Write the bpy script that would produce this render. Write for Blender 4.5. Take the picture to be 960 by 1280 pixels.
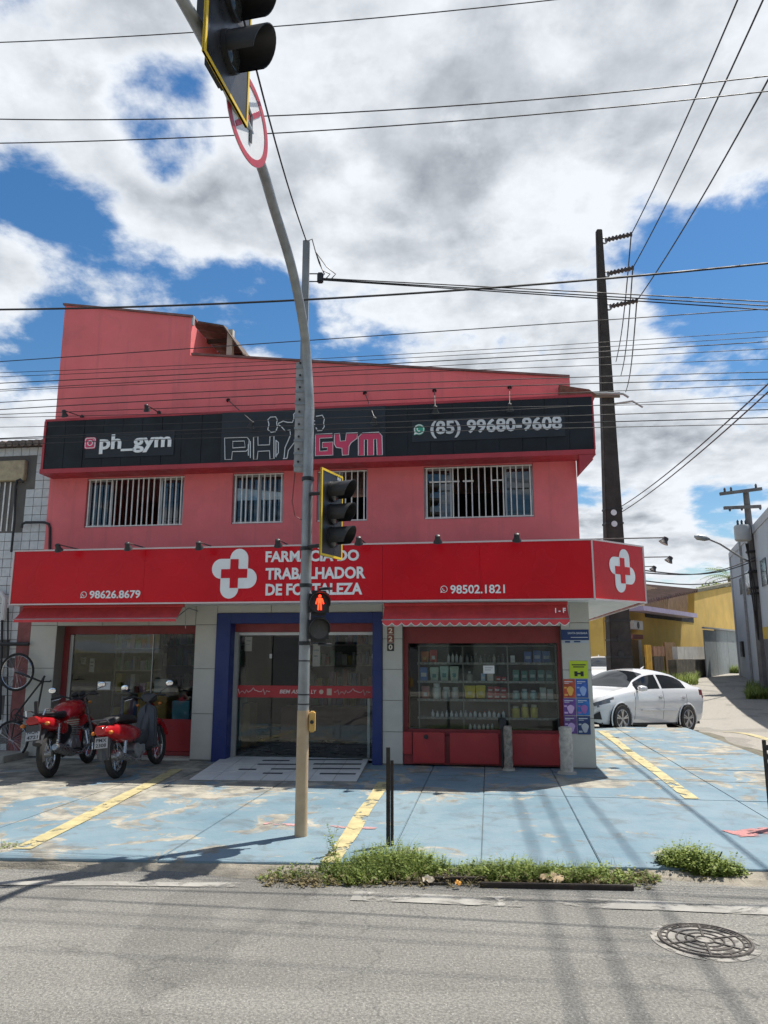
import bpy, bmesh, math, random
from mathutils import Vector, Matrix
random.seed(7)
R = math.radians
sc = bpy.context.scene
for o in list(bpy.data.objects): bpy.data.objects.remove(o, do_unlink=True)
col = sc.collection

# ------------------------------------------------------------------ camera
FPX, HCAM, HOR = 920.0, 1.65, 815.0
PITCH = math.atan((HOR - 640.0) / FPX)
cam_d = bpy.data.cameras.new('camera')
cam_d.sensor_fit = 'VERTICAL'; cam_d.sensor_height = 32.0
cam_d.lens = 32.0 * FPX / 1280.0
cam_d.clip_start = 0.05; cam_d.clip_end = 3000
cam = bpy.data.objects.new('camera', cam_d); col.objects.link(cam)
cam.location = (0, 0, HCAM); cam.rotation_euler = (math.pi / 2 + PITCH, 0, 0)
sc.camera = cam

# ------------------------------------------------------------------ light and sky
SUN_VEC = Vector((1.12, 0.75, 3.0)).normalized()
SUN_EL = math.asin(SUN_VEC.z); SUN_AZ = math.atan2(SUN_VEC.x, SUN_VEC.y)
sun_d = bpy.data.lights.new('sun', 'SUN'); sun_d.energy = 3.9; sun_d.angle = R(0.53)
sun_d.color = (1.0, 0.95, 0.88)
sun = bpy.data.objects.new('sun', sun_d); col.objects.link(sun)
sun.location = SUN_VEC * 60
sun.rotation_euler = (-SUN_VEC).to_track_quat('-Z', 'Y').to_euler()

sc.view_settings.view_transform = 'Standard'; sc.view_settings.look = 'None'
sc.view_settings.gamma = 1.0; sc.view_settings.exposure = 0.95
sc.view_settings.use_curve_mapping = False
sc.render.engine = 'CYCLES'
sc.render.resolution_x = 768; sc.render.resolution_y = 1024
sc.cycles.max_bounces = 6; sc.cycles.diffuse_bounces = 3; sc.cycles.glossy_bounces = 3; sc.cycles.transparent_max_bounces = 10

def raydir(u, v):
    xc = (u - 480.0) / FPX; yc = (640.0 - v) / FPX
    c, s = math.cos(PITCH), math.sin(PITCH)
    return Vector((xc, c - yc * s, s + yc * c))
def at(u, v, Y):                       # world point seen at pixel (u, v) at forward distance Y
    d = raydir(u, v); t = Y / d.y
    return Vector((d.x * t, Y, HCAM + d.z * t))
def gnd(u, v, z=0.0):                  # ground point
    d = raydir(u, v); t = (z - HCAM) / d.z
    return Vector((d.x * t, d.y * t, z))

class NT:                              # tiny node helper
    flat = False
    def __init__(s, nt): s.nt = nt; nt.nodes.clear()
    def n(s, t, **kw):
        nd = s.nt.nodes.new(t)
        for k, v in kw.items():
            if k.startswith('i_'): nd.inputs[k[2:].replace('_', ' ')].default_value = v
            else: setattr(nd, k, v)
        return nd
    def l(s, a, b): s.nt.links.new(a, b)
    def math(s, op, a, b=None, c=None, clamp=False):
        nd = s.nt.nodes.new('ShaderNodeMath'); nd.operation = op; nd.use_clamp = clamp
        for i, x in enumerate((a, b, c)):
            if x is None: continue
            if isinstance(x, (int, float)): nd.inputs[i].default_value = x
            else: s.l(x, nd.inputs[i])
        return nd.outputs[0]
    def vmath(s, op, a, b=None):
        nd = s.nt.nodes.new('ShaderNodeVectorMath'); nd.operation = op
        for i, x in enumerate((a, b)):
            if x is None: continue
            if isinstance(x, (tuple, list, Vector)): nd.inputs[i].default_value = tuple(x)
            else: s.l(x, nd.inputs[i])
        return nd
    def ramp(s, x, a, b, lo=0.0, hi=1.0, smooth=True):
        nd = s.nt.nodes.new('ShaderNodeMapRange')
        nd.interpolation_type = 'SMOOTHSTEP' if smooth else 'LINEAR'
        s.l(x, nd.inputs[0]); nd.inputs[1].default_value = a; nd.inputs[2].default_value = b
        nd.inputs[3].default_value = lo; nd.inputs[4].default_value = hi
        return nd.outputs[0]
    def mix(s, f, a, b, mode='MIX'):
        nd = s.nt.nodes.new('ShaderNodeMix'); nd.data_type = 'RGBA'; nd.blend_type = mode
        for idx, x in ((0, f), (6, a), (7, b)):
            if isinstance(x, (int, float)): nd.inputs[idx].default_value = x
            elif isinstance(x, (tuple, list)): nd.inputs[idx].default_value = (*x[:3], 1)
            else: s.l(x, nd.inputs[idx])
        return nd.outputs[2]
    def noise(s, vec, scale, detail=5, rough=.55, dist=0.0):
        nd = s.nt.nodes.new('ShaderNodeTexNoise')
        if s.flat: nd.noise_dimensions = '2D'
        nd.inputs['Scale'].default_value = scale; nd.inputs['Detail'].default_value = detail
        nd.inputs['Roughness'].default_value = rough; nd.inputs['Distortion'].default_value = dist
        if vec is not None: s.l(vec, nd.inputs['Vector'])
        return nd.outputs[0]

world = bpy.data.worlds.new('World'); sc.world = world; world.use_nodes = True
def build_world():
    w = NT(world.node_tree); w.flat = True
    sky = w.n('ShaderNodeTexSky', sky_type='NISHITA', sun_disc=False)
    sky.sun_elevation = SUN_EL; sky.sun_rotation = SUN_AZ
    sky.air_density = 1.15; sky.dust_density = 0.25; sky.ozone_density = 2.5
    bg1 = w.n('ShaderNodeBackground', i_Strength=0.085)
    sat = w.n('ShaderNodeHueSaturation', i_Saturation=1.3, i_Value=.70)
    w.l(sky.outputs[0], sat.inputs['Color']); w.l(sat.outputs[0], bg1.inputs['Color'])
    tc = w.n('ShaderNodeTexCoord')
    d = tc.outputs['Generated']
    sp = w.n('ShaderNodeSeparateXYZ'); w.l(d, sp.inputs[0])
    zc = w.math('ADD', w.math('MAXIMUM', sp.outputs[2], 0.0), 0.22)
    cx = w.n('ShaderNodeCombineXYZ')
    w.l(w.math('DIVIDE', sp.outputs[0], zc), cx.inputs[0]); w.l(w.math('DIVIDE', sp.outputs[1], zc), cx.inputs[1])
    p = w.vmath('ADD', cx.outputs[0], (3.1, 1.7, 0.4)).outputs[0]
    def dens(pv, det):
        a = w.noise(pv, 3.2, det, .585, .1); b = w.noise(pv, 1.2, 2, .5, .1)
        return w.math('ADD', w.math('MULTIPLY', a, .62), w.math('MULTIPLY', b, .38))
    d0 = dens(p, 8)
    d1 = dens(w.vmath('ADD', p, (0.11, 0.05, 0.0)).outputs[0], 3)
    bias = None
    blobs = [(560, 235, 19, .15), (330, 60, 13, .10), (840, 60, 12, .08), (300, 330, 6, .07), (640, 480, 9, .12),
             (880, 560, 10, .13), (20, 480, 7, .13), (90, 130, 10, .11), (850, 200, 9, .11),
             (10, 345, 3, .09), (700, 600, 9, .1), (980, 700, 14, .1), (570, 345, 6, .08), (180, 270, 6, .10), (700, 300, 6, .08),
             (214, 150, 3.6, -.36), (580, 110, 10, .26), (470, 150, 6, .12), (690, 230, 5, .10), (20, 20, 8, .16), (62, 290, 4.0, -.17), (125, 350, 4.5, -.19), (430, 408, 5.0, -.20), (910, 330, 4.5, -.15),
             (300, 412, 4.5, -.14), (690, 412, 4, -.12), (905, 600, 3.0, -.12), (955, 300, 3.5, -.12), (30, 430, 3, -.10), (850, 400, 4.5, -.13)]
    for (u, v, r, wt) in blobs:
        n = raydir(u, v).normalized()
        dt = w.vmath('DOT_PRODUCT', d, n).outputs['Value']
        g = w.ramp(dt, math.cos(R(r * 1.5)), 1.0, 0.0, wt)
        bias = g if bias is None else w.math('ADD', bias, g)
    dd = w.math('ADD', w.math('MULTIPLY_ADD', d0, 2.1, -.55), bias); de = w.math('ADD', w.math('MULTIPLY_ADD', d1, 2.1, -.55), bias)
    mask = w.ramp(dd, .455, .69)
    thick = w.ramp(dd, .58, .92)
    lit = w.math('ADD', w.math('MULTIPLY', w.math('SUBTRACT', dd, de), 2.6), .55, clamp=True)
    shade = w.math('MULTIPLY', w.math('MULTIPLY', thick, .72), w.math('SUBTRACT', 1.12, lit), clamp=True)
    fine = w.noise(p, 6.0, 5, .65)
    shade = w.math('ADD', shade, w.math('MULTIPLY', w.math('SUBTRACT', fine, .5), .9), clamp=True)
    ccol = w.mix(shade, (0.82, 0.86, 0.91), (0.27, 0.30, 0.345))
    bg2 = w.n('ShaderNodeBackground', i_Strength=0.57); w.l(ccol, bg2.inputs['Color'])
    mx = w.n('ShaderNodeMixShader'); w.l(mask, mx.inputs[0]); w.l(bg1.outputs[0], mx.inputs[1]); w.l(bg2.outputs[0], mx.inputs[2])
    out = w.n('ShaderNodeOutputWorld'); w.l(mx.outputs[0], out.inputs['Surface'])
build_world()
world.cycles.sampling_method = 'MANUAL'; world.cycles.sample_map_resolution = 512

# ------------------------------------------------------------------ materials
def C(r, g=None, b=None):              # sRGB 0-255 -> linear
    f = lambda c: (c / 255 / 12.92) if c <= 10 else ((c / 255 + .055) / 1.055) ** 2.4
    return (f(r), f(g), f(b))
MATS = {}
def mat(name, c, rough=.6, metal=0.0, var=.12, scale=3.0, bump=0.0, bscale=60.0, streak=0.0, scol=None, spec=.5, coat=0.0, emit=None, grime=0.0, gcol=(.03, .027, .022), rvar=.1):
    if name in MATS: return MATS[name]
    m = bpy.data.materials.new(name); m.use_nodes = True; MATS[name] = m
    t = NT(m.node_tree)
    bs = t.n('ShaderNodeBsdfPrincipled'); out = t.n('ShaderNodeOutputMaterial'); t.l(bs.outputs[0], out.inputs[0])
    geo = t.n('ShaderNodeNewGeometry'); P = geo.outputs['Position']
    n = t.noise(P, scale, 4, .6)
    f = t.ramp(n, .3, .7, 0, 1, False)
    cc = t.mix(f, tuple(x * (1 - var) for x in c), tuple(min(x * (1 + var), .95) for x in c))
    if streak:
        mp = t.n('ShaderNodeMapping'); mp.inputs['Scale'].default_value = (7, 7, .35); t.l(P, mp.inputs[0])
        s = t.ramp(t.noise(mp.outputs[0], 1.0, 5, .6), .5, .75, 0, streak)
        cc = t.mix(s, cc, scol or tuple(x * .4 for x in c))
    if grime:
        s = t.ramp(t.noise(P, 1.7, 6, .68, .4), .52, .72, 0, grime)
        cc = t.mix(s, cc, gcol)
    t.l(cc, bs.inputs['Base Color'])
    rr = t.ramp(t.noise(P, scale * 2.3, 1), .3, .7, max(rough - rvar, 0.02), min(rough + rvar, 1), False); t.l(rr, bs.inputs['Roughness'])
    bs.inputs['Metallic'].default_value = metal
    bs.inputs['Specular IOR Level'].default_value = spec
    bs.inputs['Coat Weight'].default_value = coat; bs.inputs['Coat Roughness'].default_value = .06
    if bump:
        b = t.n('ShaderNodeBump', i_Strength=min(bump, 1), i_Distance=.01); t.l(t.noise(P, bscale, 2, .6), b.inputs['Height']); t.l(b.outputs[0], bs.inputs['Normal'])
    if emit:
        bs.inputs['Emission Color'].default_value = (*emit[0], 1); bs.inputs['Emission Strength'].default_value = emit[1]
    return m
def glass(name, tint, refl=.05, ior=1.45, rough=0.0):
    m = bpy.data.materials.new(name); m.use_nodes = True; MATS[name] = m
    t = NT(m.node_tree)
    tr = t.n('ShaderNodeBsdfTransparent'); tr.inputs[0].default_value = (*tint, 1)
    gl = t.n('ShaderNodeBsdfGlossy'); gl.inputs['Roughness'].default_value = rough; gl.inputs[0].default_value = (.9, .93, .95, 1)
    fr = t.n('ShaderNodeFresnel', i_IOR=ior)
    mx = t.n('ShaderNodeMixShader'); t.l(t.math('ADD', fr.outputs[0], refl, clamp=True), mx.inputs[0])
    t.l(tr.outputs[0], mx.inputs[1]); t.l(gl.outputs[0], mx.inputs[2])
    out = t.n('ShaderNodeOutputMaterial'); t.l(mx.outputs[0], out.inputs[0])
    return m

# ------------------------------------------------------------------ mesh builder
OFF = {}                                # root/part name -> offset of its own frame
class MB:
    def __init__(s): s.v = []; s.f = []; s.m = []
    def add(s, vs, fs, mi=0):
        k = len(s.v); s.v += [tuple(x) for x in vs]
        for f in fs: s.f.append(tuple(i + k for i in f)); s.m.append(mi)
        return s
    def box(s, x0, x1, y0, y1, z0, z1, mi=0):
        if x0 > x1: x0, x1 = x1, x0
        if y0 > y1: y0, y1 = y1, y0
        if z0 > z1: z0, z1 = z1, z0
        return s.add([(x0, y0, z0), (x1, y0, z0), (x1, y1, z0), (x0, y1, z0), (x0, y0, z1), (x1, y0, z1), (x1, y1, z1), (x0, y1, z1)],
                     [(0, 3, 2, 1), (4, 5, 6, 7), (0, 1, 5, 4), (1, 2, 6, 5), (2, 3, 7, 6), (3, 0, 4, 7)], mi)
    def hexa(s, p, mi=0):               # 8 free corners, bottom ring then top ring
        return s.add(p, [(0, 3, 2, 1), (4, 5, 6, 7), (0, 1, 5, 4), (1, 2, 6, 5), (2, 3, 7, 6), (3, 0, 4, 7)], mi)
    def prism(s, pts, d, mi=0):         # polygon of 3D points swept by vector d
        n = len(pts); d = Vector(d)
        a = [Vector(p) for p in pts]; b = [p + d for p in a]
        fs = [tuple(range(n))[::-1], tuple(range(n, 2 * n))] + [(i, (i + 1) % n, n + (i + 1) % n, n + i) for i in range(n)]
        return s.add(a + b, fs, mi)
    def beam(s, p0, p1, w, h=None, mi=0, up=(0, 0, 1)):   # rectangular bar
        p0, p1 = Vector(p0), Vector(p1); h = h or w
        d = (p1 - p0).normalized(); u = Vector(up)
        if abs(d.dot(u)) > .97: u = Vector((0, 1, 0))
        x = d.cross(u).normalized(); y = x.cross(d).normalized()
        c = [x * (-w / 2) - y * h / 2, x * (w / 2) - y * h / 2, x * (w / 2) + y * h / 2, x * (-w / 2) + y * h / 2]
        return s.hexa([p0 + q for q in c] + [p1 + q for q in c], mi)
    def tube(s, pts, r, n=8, mi=0, cap=True, closed=False):
        pts = [Vector(p) for p in pts]; m = len(pts)
        rs = r if isinstance(r, (list, tuple)) else [r] * m
        t0 = (pts[1] - pts[0]).normalized(); u = Vector((0, 0, 1))
        if abs(t0.dot(u)) > .95: u = Vector((1, 0, 0))
        x = t0.cross(u).normalized(); vs = []
        for i, p in enumerate(pts):
            if closed: t = (pts[(i + 1) % m] - pts[i - 1]).normalized()
            else: t = (pts[min(i + 1, m - 1)] - pts[max(i - 1, 0)]).normalized()
            x = (x - t * x.dot(t)).normalized(); y = t.cross(x)
            for k in range(n):
                a = 2 * math.pi * k / n
                vs.append(p + (x * math.cos(a) + y * math.sin(a)) * rs[i])
        fs = []
        for i in range(m if closed else m - 1):
            j = (i + 1) % m
            for k in range(n):
                k2 = (k + 1) % n
                fs.append((i * n + k, i * n + k2, j * n + k2, j * n + k))
        if cap and not closed: fs += [tuple(range(n))[::-1], tuple(range((m - 1) * n, m * n))]
        return s.add(vs, fs, mi)
    def cyl(s, p0, p1, r0, r1=None, n=16, mi=0): return s.tube([p0, p1], [r0, r0 if r1 is None else r1], n, mi)
    def lathe(s, prof, o, axis=(0, 0, 1), n=24, mi=0):
        o = Vector(o); ax = Vector(axis).normalized(); u = Vector((0, 0, 1)) if abs(ax.z) < .9 else Vector((1, 0, 0))
        x = ax.cross(u).normalized(); y = ax.cross(x); vs = []; m = len(prof)
        for (r, h) in prof:
            for k in range(n):
                a = 2 * math.pi * k / n
                vs.append(o + ax * h + (x * math.cos(a) + y * math.sin(a)) * max(r, 1e-4))
        fs = [(i * n + k, i * n + (k + 1) % n, (i + 1) * n + (k + 1) % n, (i + 1) * n + k) for i in range(m - 1) for k in range(n)]
        if prof[0][0] > .002: fs.append(tuple(range(n))[::-1])
        if prof[-1][0] > .002: fs.append(tuple(range((m - 1) * n, m * n)))
        return s.add(vs, fs, mi)
    def torus(s, c, axis, RR, r, n=32, m=10, mi=0):
        c = Vector(c); ax = Vector(axis).normalized(); u = Vector((0, 0, 1)) if abs(ax.z) < .9 else Vector((1, 0, 0))
        x = ax.cross(u).normalized(); y = ax.cross(x)
        return s.tube([c + (x * math.cos(2 * math.pi * i / n) + y * math.sin(2 * math.pi * i / n)) * RR for i in range(n)], r, m, mi, closed=True)
    def ell(s, c, r, n=14, m=8, mi=0):
        c = Vector(c); vs = []; fs = []
        for i in range(m + 1):
            a = -math.pi / 2 + math.pi * i / m
            for k in range(n):
                b = 2 * math.pi * k / n
                vs.append((c.x + r[0] * math.cos(a) * math.cos(b), c.y + r[1] * math.cos(a) * math.sin(b), c.z + r[2] * math.sin(a)))
        fs = [(i * n + k, i * n + (k + 1) % n, (i + 1) * n + (k + 1) % n, (i + 1) * n + k) for i in range(m) for k in range(n)]
        return s.add(vs, fs, mi)
    def loft(s, secs, n=14, e=2.5, mi=0):   # (x, zc, half width, half height[, yc]) superellipse rings along x
        vs = []; m = len(secs)
        for q in secs:
            x, zc, w, h = q[:4]; yc = q[4] if len(q) > 4 else 0
            for k in range(n):
                a = 2 * math.pi * (k + .5) / n; ca, sa = math.cos(a), math.sin(a)
                vs.append((x, yc + w * math.copysign(abs(ca) ** (2 / e), ca), zc + h * math.copysign(abs(sa) ** (2 / e), sa)))
        fs = [(i * n + k, i * n + (k + 1) % n, (i + 1) * n + (k + 1) % n, (i + 1) * n + k) for i in range(m - 1) for k in range(n)]
        fs += [tuple(range(n))[::-1], tuple(range((m - 1) * n, m * n))]
        return s.add(vs, fs, mi)
    def mesh(s, name, mats, off=(0, 0, 0), smooth=True, bevel=0.0, ang=35):
        me = bpy.data.meshes.new(name); o = Vector(off)
        me.from_pydata([tuple(Vector(v) - o) for v in s.v], [], s.f)
        for m in (mats if isinstance(mats, (list, tuple)) else [mats]): me.materials.append(m)
        if len(me.polygons) == len(s.m): me.polygons.foreach_set('material_index', s.m)
        bm = bmesh.new(); bm.from_mesh(me)
        bmesh.ops.recalc_face_normals(bm, faces=bm.faces)
        if bevel:
            bmesh.ops.bevel(bm, geom=[e for e in bm.edges if len(e.link_faces) == 2 and e.calc_face_angle(0) > .6], offset=bevel, segments=2, affect='EDGES', clamp_overlap=True)
        bm.to_mesh(me); bm.free()
        if smooth: me.shade_smooth(); me.set_sharp_from_angle(angle=R(ang))
        me.update(); return me
    def build(s, name, mats, parent=None, **kw):
        off = OFF.get(parent.name, Vector()) if parent else kw.pop('base', Vector((0, 0, 0)))
        me = s.mesh(name, mats, off, **kw)
        o = bpy.data.objects.new(name, me); col.objects.link(o)
        if parent: o.parent = parent; OFF[o.name] = Vector(off)
        else: o.location = off; OFF[o.name] = Vector(off)
        return o
def inst(me, name, parent, loc):        # a piece sharing its mesh; loc in the parent's frame
    o = bpy.data.objects.new(name, me); col.objects.link(o); o.parent = parent
    o.location = Vector(loc) - OFF.get(parent.name, Vector()); OFF[o.name] = OFF.get(parent.name, Vector()); return o
def tag(o, label=None, cat=None, group=None, kind=None):
    if label: o['label'] = label
    if cat: o['category'] = cat
    if group: o['group'] = group
    if kind: o['kind'] = kind
    return o
def thing(name, label, cat, loc=(0, 0, 0), rz=0.0, group=None, local=False):
    o = bpy.data.objects.new(name, None); col.objects.link(o); o.empty_display_size = .2
    o.location = loc; o.rotation_euler = (0, 0, rz); OFF[o.name] = Vector() if local else Vector(loc)
    return tag(o, label, cat, group)
# facade frame: a runs right along the shop front, b back into the building, z up
O = gnd(746, 962); YAW = -R(8.0)
EX = Vector((math.cos(YAW), math.sin(YAW), 0)); EY = Vector((-math.sin(YAW), math.cos(YAW), 0))
def fworld(a, b, z): return O + EX * a + EY * b + Vector((0, 0, z))
def fac(u, v, b=0.0):                  # pixel -> (a, b, z) on the plane b = const
    d = raydir(u, v); c = Vector((0, 0, HCAM)) - O
    t = (b - c.dot(EY)) / d.dot(EY); p = c + d * t
    return Vector((p.dot(EX), b, p.z))
def fthing(name, label, cat, a=0, b=0, z=0, group=None):
    o = thing(name, label, cat, fworld(a, b, z), YAW, group); OFF[o.name] = Vector((a, b, z)); return o
def A(u, v=860, b=0.0): return fac(u, v, b).x
def Z(v, u=480, b=0.0): return fac(u, v, b).z
def w2f(p): q = Vector(p) - O; return Vector((q.dot(EX), q.dot(EY), q.z))

def text_mesh(body, name, mat_, bold=0.0, extrude=.004, spacing=1.0, shear=0.0):
    cu = bpy.data.curves.new('txt', 'FONT'); cu.body = body; cu.size = 1; cu.offset = bold; cu.extrude = extrude; cu.space_character = spacing; cu.shear = shear
    cu.resolution_u = 3
    o = bpy.data.objects.new('txt', cu); col.objects.link(o)
    dg = bpy.context.evaluated_depsgraph_get(); dg.update()
    me = bpy.data.meshes.new_from_object(o.evaluated_get(dg)); bpy.data.objects.remove(o)
    me.name = name; me.materials.clear(); me.materials.append(mat_)
    return me
def fit_text(body, name, parent, mat_, x0, x1, z0, z1, y, bold=.02, depth=.006, spacing=1.0, face=(0, -1), frame=None, shear=0.0):
    """letters filling x0..x1 by z0..z1 on the plane y, facing -y"""
    me = text_mesh(body, name, mat_, bold, .5, spacing, shear)
    xs = [v.co.x for v in me.vertices]; ys = [v.co.y for v in me.vertices]
    ax, bx_, ay, by = min(xs), max(xs), min(ys), max(ys); off = OFF.get(parent.name, Vector())
    for v in me.vertices:
        X = x0 + (v.co.x - ax) / (bx_ - ax) * (x1 - x0); Zz = z0 + (v.co.y - ay) / (by - ay) * (z1 - z0)
        p = Vector((X, y - (v.co.z + .5) * depth, Zz))
        if frame: p = frame @ p
        v.co = p - off
    me.update(); o = bpy.data.objects.new(name, me); col.objects.link(o); o.parent = parent; OFF[o.name] = off
    return o
# ================================================================== SETTING
def asphalt():
    m = bpy.data.materials.new('asphalt'); m.use_nodes = True; t = NT(m.node_tree)
    bs = t.n('ShaderNodeBsdfPrincipled'); out = t.n('ShaderNodeOutputMaterial'); t.l(bs.outputs[0], out.inputs[0])
    P = t.n('ShaderNodeNewGeometry').outputs['Position']
    big = t.noise(P, .55, 6, .6, .3)
    c = t.mix(t.ramp(big, .3, .7), (.175, .170, .152), (.25, .243, .217))
    mp = t.n('ShaderNodeMapping'); mp.inputs['Scale'].default_value = (.25, 2.2, 1); mp.inputs['Rotation'].default_value = (0, 0, -R(6)); t.l(P, mp.inputs[0])
    tr = t.ramp(t.noise(mp.outputs[0], 1.3, 5, .55), .45, .72, 0, .5); c = t.mix(tr, c, (.31, .302, .27))
    sepP = t.n('ShaderNodeSeparateXYZ'); t.l(P, sepP.inputs[0])
    c = t.mix(t.math('MULTIPLY', t.ramp(sepP.outputs[1], 9.5, 11.5), t.ramp(t.noise(P, .35, 5, .6), .2, .5, .55, 1)), c, (.37, .345, .295))
    patch = t.ramp(t.noise(P, .38, 2, .4, 1.2), .56, .575, 0, .32); c = t.mix(patch, c, (.10, .098, .09))
    sp = t.noise(P, 55, 3, .7); c = t.mix(t.ramp(sp, .36, .66, 0, 1), t.mix(.55, c, (.05, .048, .045)), c)
    sp2 = t.noise(P, 90, 2, .6); c = t.mix(t.ramp(sp2, .60, .74, 0, .75), c, (.50, .48, .44))
    st = t.ramp(t.noise(P, 2.1, 7, .7, .6), .62, .74, 0, .55); c = t.mix(st, c, (.05, .048, .044))
    # hairline cracks
    vo = t.n('ShaderNodeTexVoronoi', feature='DISTANCE_TO_EDGE'); vo.inputs['Scale'].default_value = .55
    wv = t.vmath('ADD', P, None); nn = t.n('ShaderNodeTexNoise'); nn.inputs['Scale'].default_value = 2.2; nn.inputs['Detail'].default_value = 6; t.l(P, nn.inputs['Vector'])
    sub = t.vmath('SCALE', t.vmath('SUBTRACT', nn.outputs['Color'], (.5, .5, .5)).outputs[0]); sub.inputs['Scale'].default_value = .9
    t.l(sub.outputs[0], wv.inputs[1]); t.l(wv.outputs[0], vo.inputs['Vector'])
    ck = t.ramp(vo.outputs['Distance'], .0, .008, .28, 0); c = t.mix(ck, c, (.02, .02, .019))
    t.l(c, bs.inputs['Base Color']); bs.inputs['Roughness'].default_value = .88; bs.inputs['Specular IOR Level'].default_value = .3
    b = t.n('ShaderNodeBump', i_Strength=.85, i_Distance=.012); t.l(t.math('ADD', sp, t.math('MULTIPLY', sp2, .6)), b.inputs['Height']); t.l(b.outputs[0], bs.inputs['Normal'])
    return m
M_ASPH = asphalt()
def blue_coat():
    m = bpy.data.materials.new('blue_floor_paint'); m.use_nodes = True; t = NT(m.node_tree)
    bs = t.n('ShaderNodeBsdfPrincipled'); out = t.n('ShaderNodeOutputMaterial'); t.l(bs.outputs[0], out.inputs[0])
    P = t.n('ShaderNodeNewGeometry').outputs['Position']; sp = t.n('ShaderNodeSeparateXYZ'); t.l(P, sp.inputs[0])
    oi = t.n('ShaderNodeObjectInfo').outputs['Random']
    n1 = t.noise(P, .9, 5, .62, .5)
    c = t.mix(t.ramp(n1, .3, .7), (.118, .195, .238), (.19, .262, .292))
    c = t.mix(t.ramp(t.noise(P, 5.5, 6, .65), .42, .72, 0, .45), c, (.21, .26, .29))
    c = t.mix(t.ramp(oi, 0, 1, 0, .22), c, (.08, .14, .20))
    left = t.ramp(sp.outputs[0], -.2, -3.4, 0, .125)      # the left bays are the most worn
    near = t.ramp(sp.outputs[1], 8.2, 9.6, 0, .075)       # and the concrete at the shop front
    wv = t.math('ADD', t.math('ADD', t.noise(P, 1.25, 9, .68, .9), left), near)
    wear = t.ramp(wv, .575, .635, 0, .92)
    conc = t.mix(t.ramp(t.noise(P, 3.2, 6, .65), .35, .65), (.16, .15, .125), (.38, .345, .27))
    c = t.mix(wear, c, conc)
    dirt = t.ramp(t.noise(P, 2.6, 6, .7, .7), .50, .70, 0, .6); c = t.mix(dirt, c, (.10, .105, .10))
    sc_ = t.n('ShaderNodeMapping'); sc_.inputs['Scale'].default_value = (1.2, 9, 1); sc_.inputs['Rotation'].default_value = (0, 0, R(12)); t.l(P, sc_.inputs[0])
    c = t.mix(t.ramp(t.noise(sc_.outputs[0], 1.6, 6, .7), .60, .70, 0, .35), c, (.07, .085, .10))
    t.l(c, bs.inputs['Base Color']); t.l(t.ramp(wear, 0, 1, .62, .9), bs.inputs['Roughness']); bs.inputs['Specular IOR Level'].default_value = .35
    b = t.n('ShaderNodeBump', i_Strength=.35, i_Distance=.012); t.l(t.math('ADD', t.noise(P, 26, 3, .7), t.math('MULTIPLY', wear, -.5)), b.inputs['Height']); t.l(b.outputs[0], bs.inputs['Normal'])
    return m
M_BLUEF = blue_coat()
def worn_paint(name, c, keep=.5, scale=3.0, rough=.7):   # paint film with bare patches where the floor shows
    m = bpy.data.materials.new(name); m.use_nodes = True; t = NT(m.node_tree)
    bs = t.n('ShaderNodeBsdfPrincipled'); tr = t.n('ShaderNodeBsdfTransparent'); mx = t.n('ShaderNodeMixShader')
    out = t.n('ShaderNodeOutputMaterial'); P = t.n('ShaderNodeNewGeometry').outputs['Position']
    n = t.noise(P, scale, 9, .7, .5)
    t.l(t.ramp(n, keep, keep + .09, 1, 0), mx.inputs[0]); t.l(tr.outputs[0], mx.inputs[1]); t.l(bs.outputs[0], mx.inputs[2]); t.l(mx.outputs[0], out.inputs[0])
    cc = t.mix(t.ramp(t.noise(P, 6, 5, .6), .3, .7), tuple(x * .75 for x in c), tuple(min(1, x * 1.1) for x in c))
    t.l(cc, bs.inputs['Base Color']); bs.inputs['Roughness'].default_value = rough
    return m
M_YEL = worn_paint('worn_yellow_paint', (.44, .375, .19), .53, 4.0); M_WHT = worn_paint('worn_white_paint', (.38, .37, .345), .44, 2.6)
M_SMEAR = worn_paint('pale_road_dust', (.29, .28, .25), .47, 1.6)
M_REDP = worn_paint('worn_red_paint', (.40, .17, .16), .47, 4.0)
M_SAND = mat('sandy_soil', (.235, .21, .165), .95, var=.35, scale=6, bump=.9, bscale=70, grime=.6, gcol=(.08, .07, .05))
M_CONC = mat('bare_concrete', (.33, .31, .27), .9, var=.25, scale=4, bump=.4, bscale=60, grime=.5, gcol=(.09, .085, .075))

def sm(x, a, b): x = min(max((x - a) / (b - a), 0), 1); return x * x * (3 - 2 * x)
def zroad(X, Y):
    z = -.055 - .075 * sm(Y, 7.5, 12.0) - .20 * sm(Y, 16.5, 20.0) + .78 * sm(Y, 22.0, 46.0)
    return z
def grid_sheet(name, xs, ys, zf, m, kind='structure'):
    vs = [(x, y, zf(x, y)) for y in ys for x in xs]; n = len(xs)
    fs = [(j * n + i, j * n + i + 1, (j + 1) * n + i + 1, (j + 1) * n + i) for j in range(len(ys) - 1) for i in range(n - 1)]
    return tag(MB().add(vs, fs).build(name, m), kind=kind)
tag(MB().add([(-1500, -1500, -.62), (1500, -1500, -.62), (1500, 1500, -.62), (-1500, 1500, -.62)], [(0, 1, 2, 3)]).build('ground', mat('far_ground', (.16, .14, .09), .95, var=.4, scale=.1)), kind='structure')
grid_sheet('road', [-60, -30, -15, -8, -4, 0, 4, 8, 12, 20, 30, 45, 80], [-14, -6, 0, 3, 6, 9, 12, 15, 16, 17, 18, 19, 20, 22, 24, 26, 28, 31, 34, 37, 40, 43, 46, 60, 90], zroad, M_ASPH)

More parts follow.
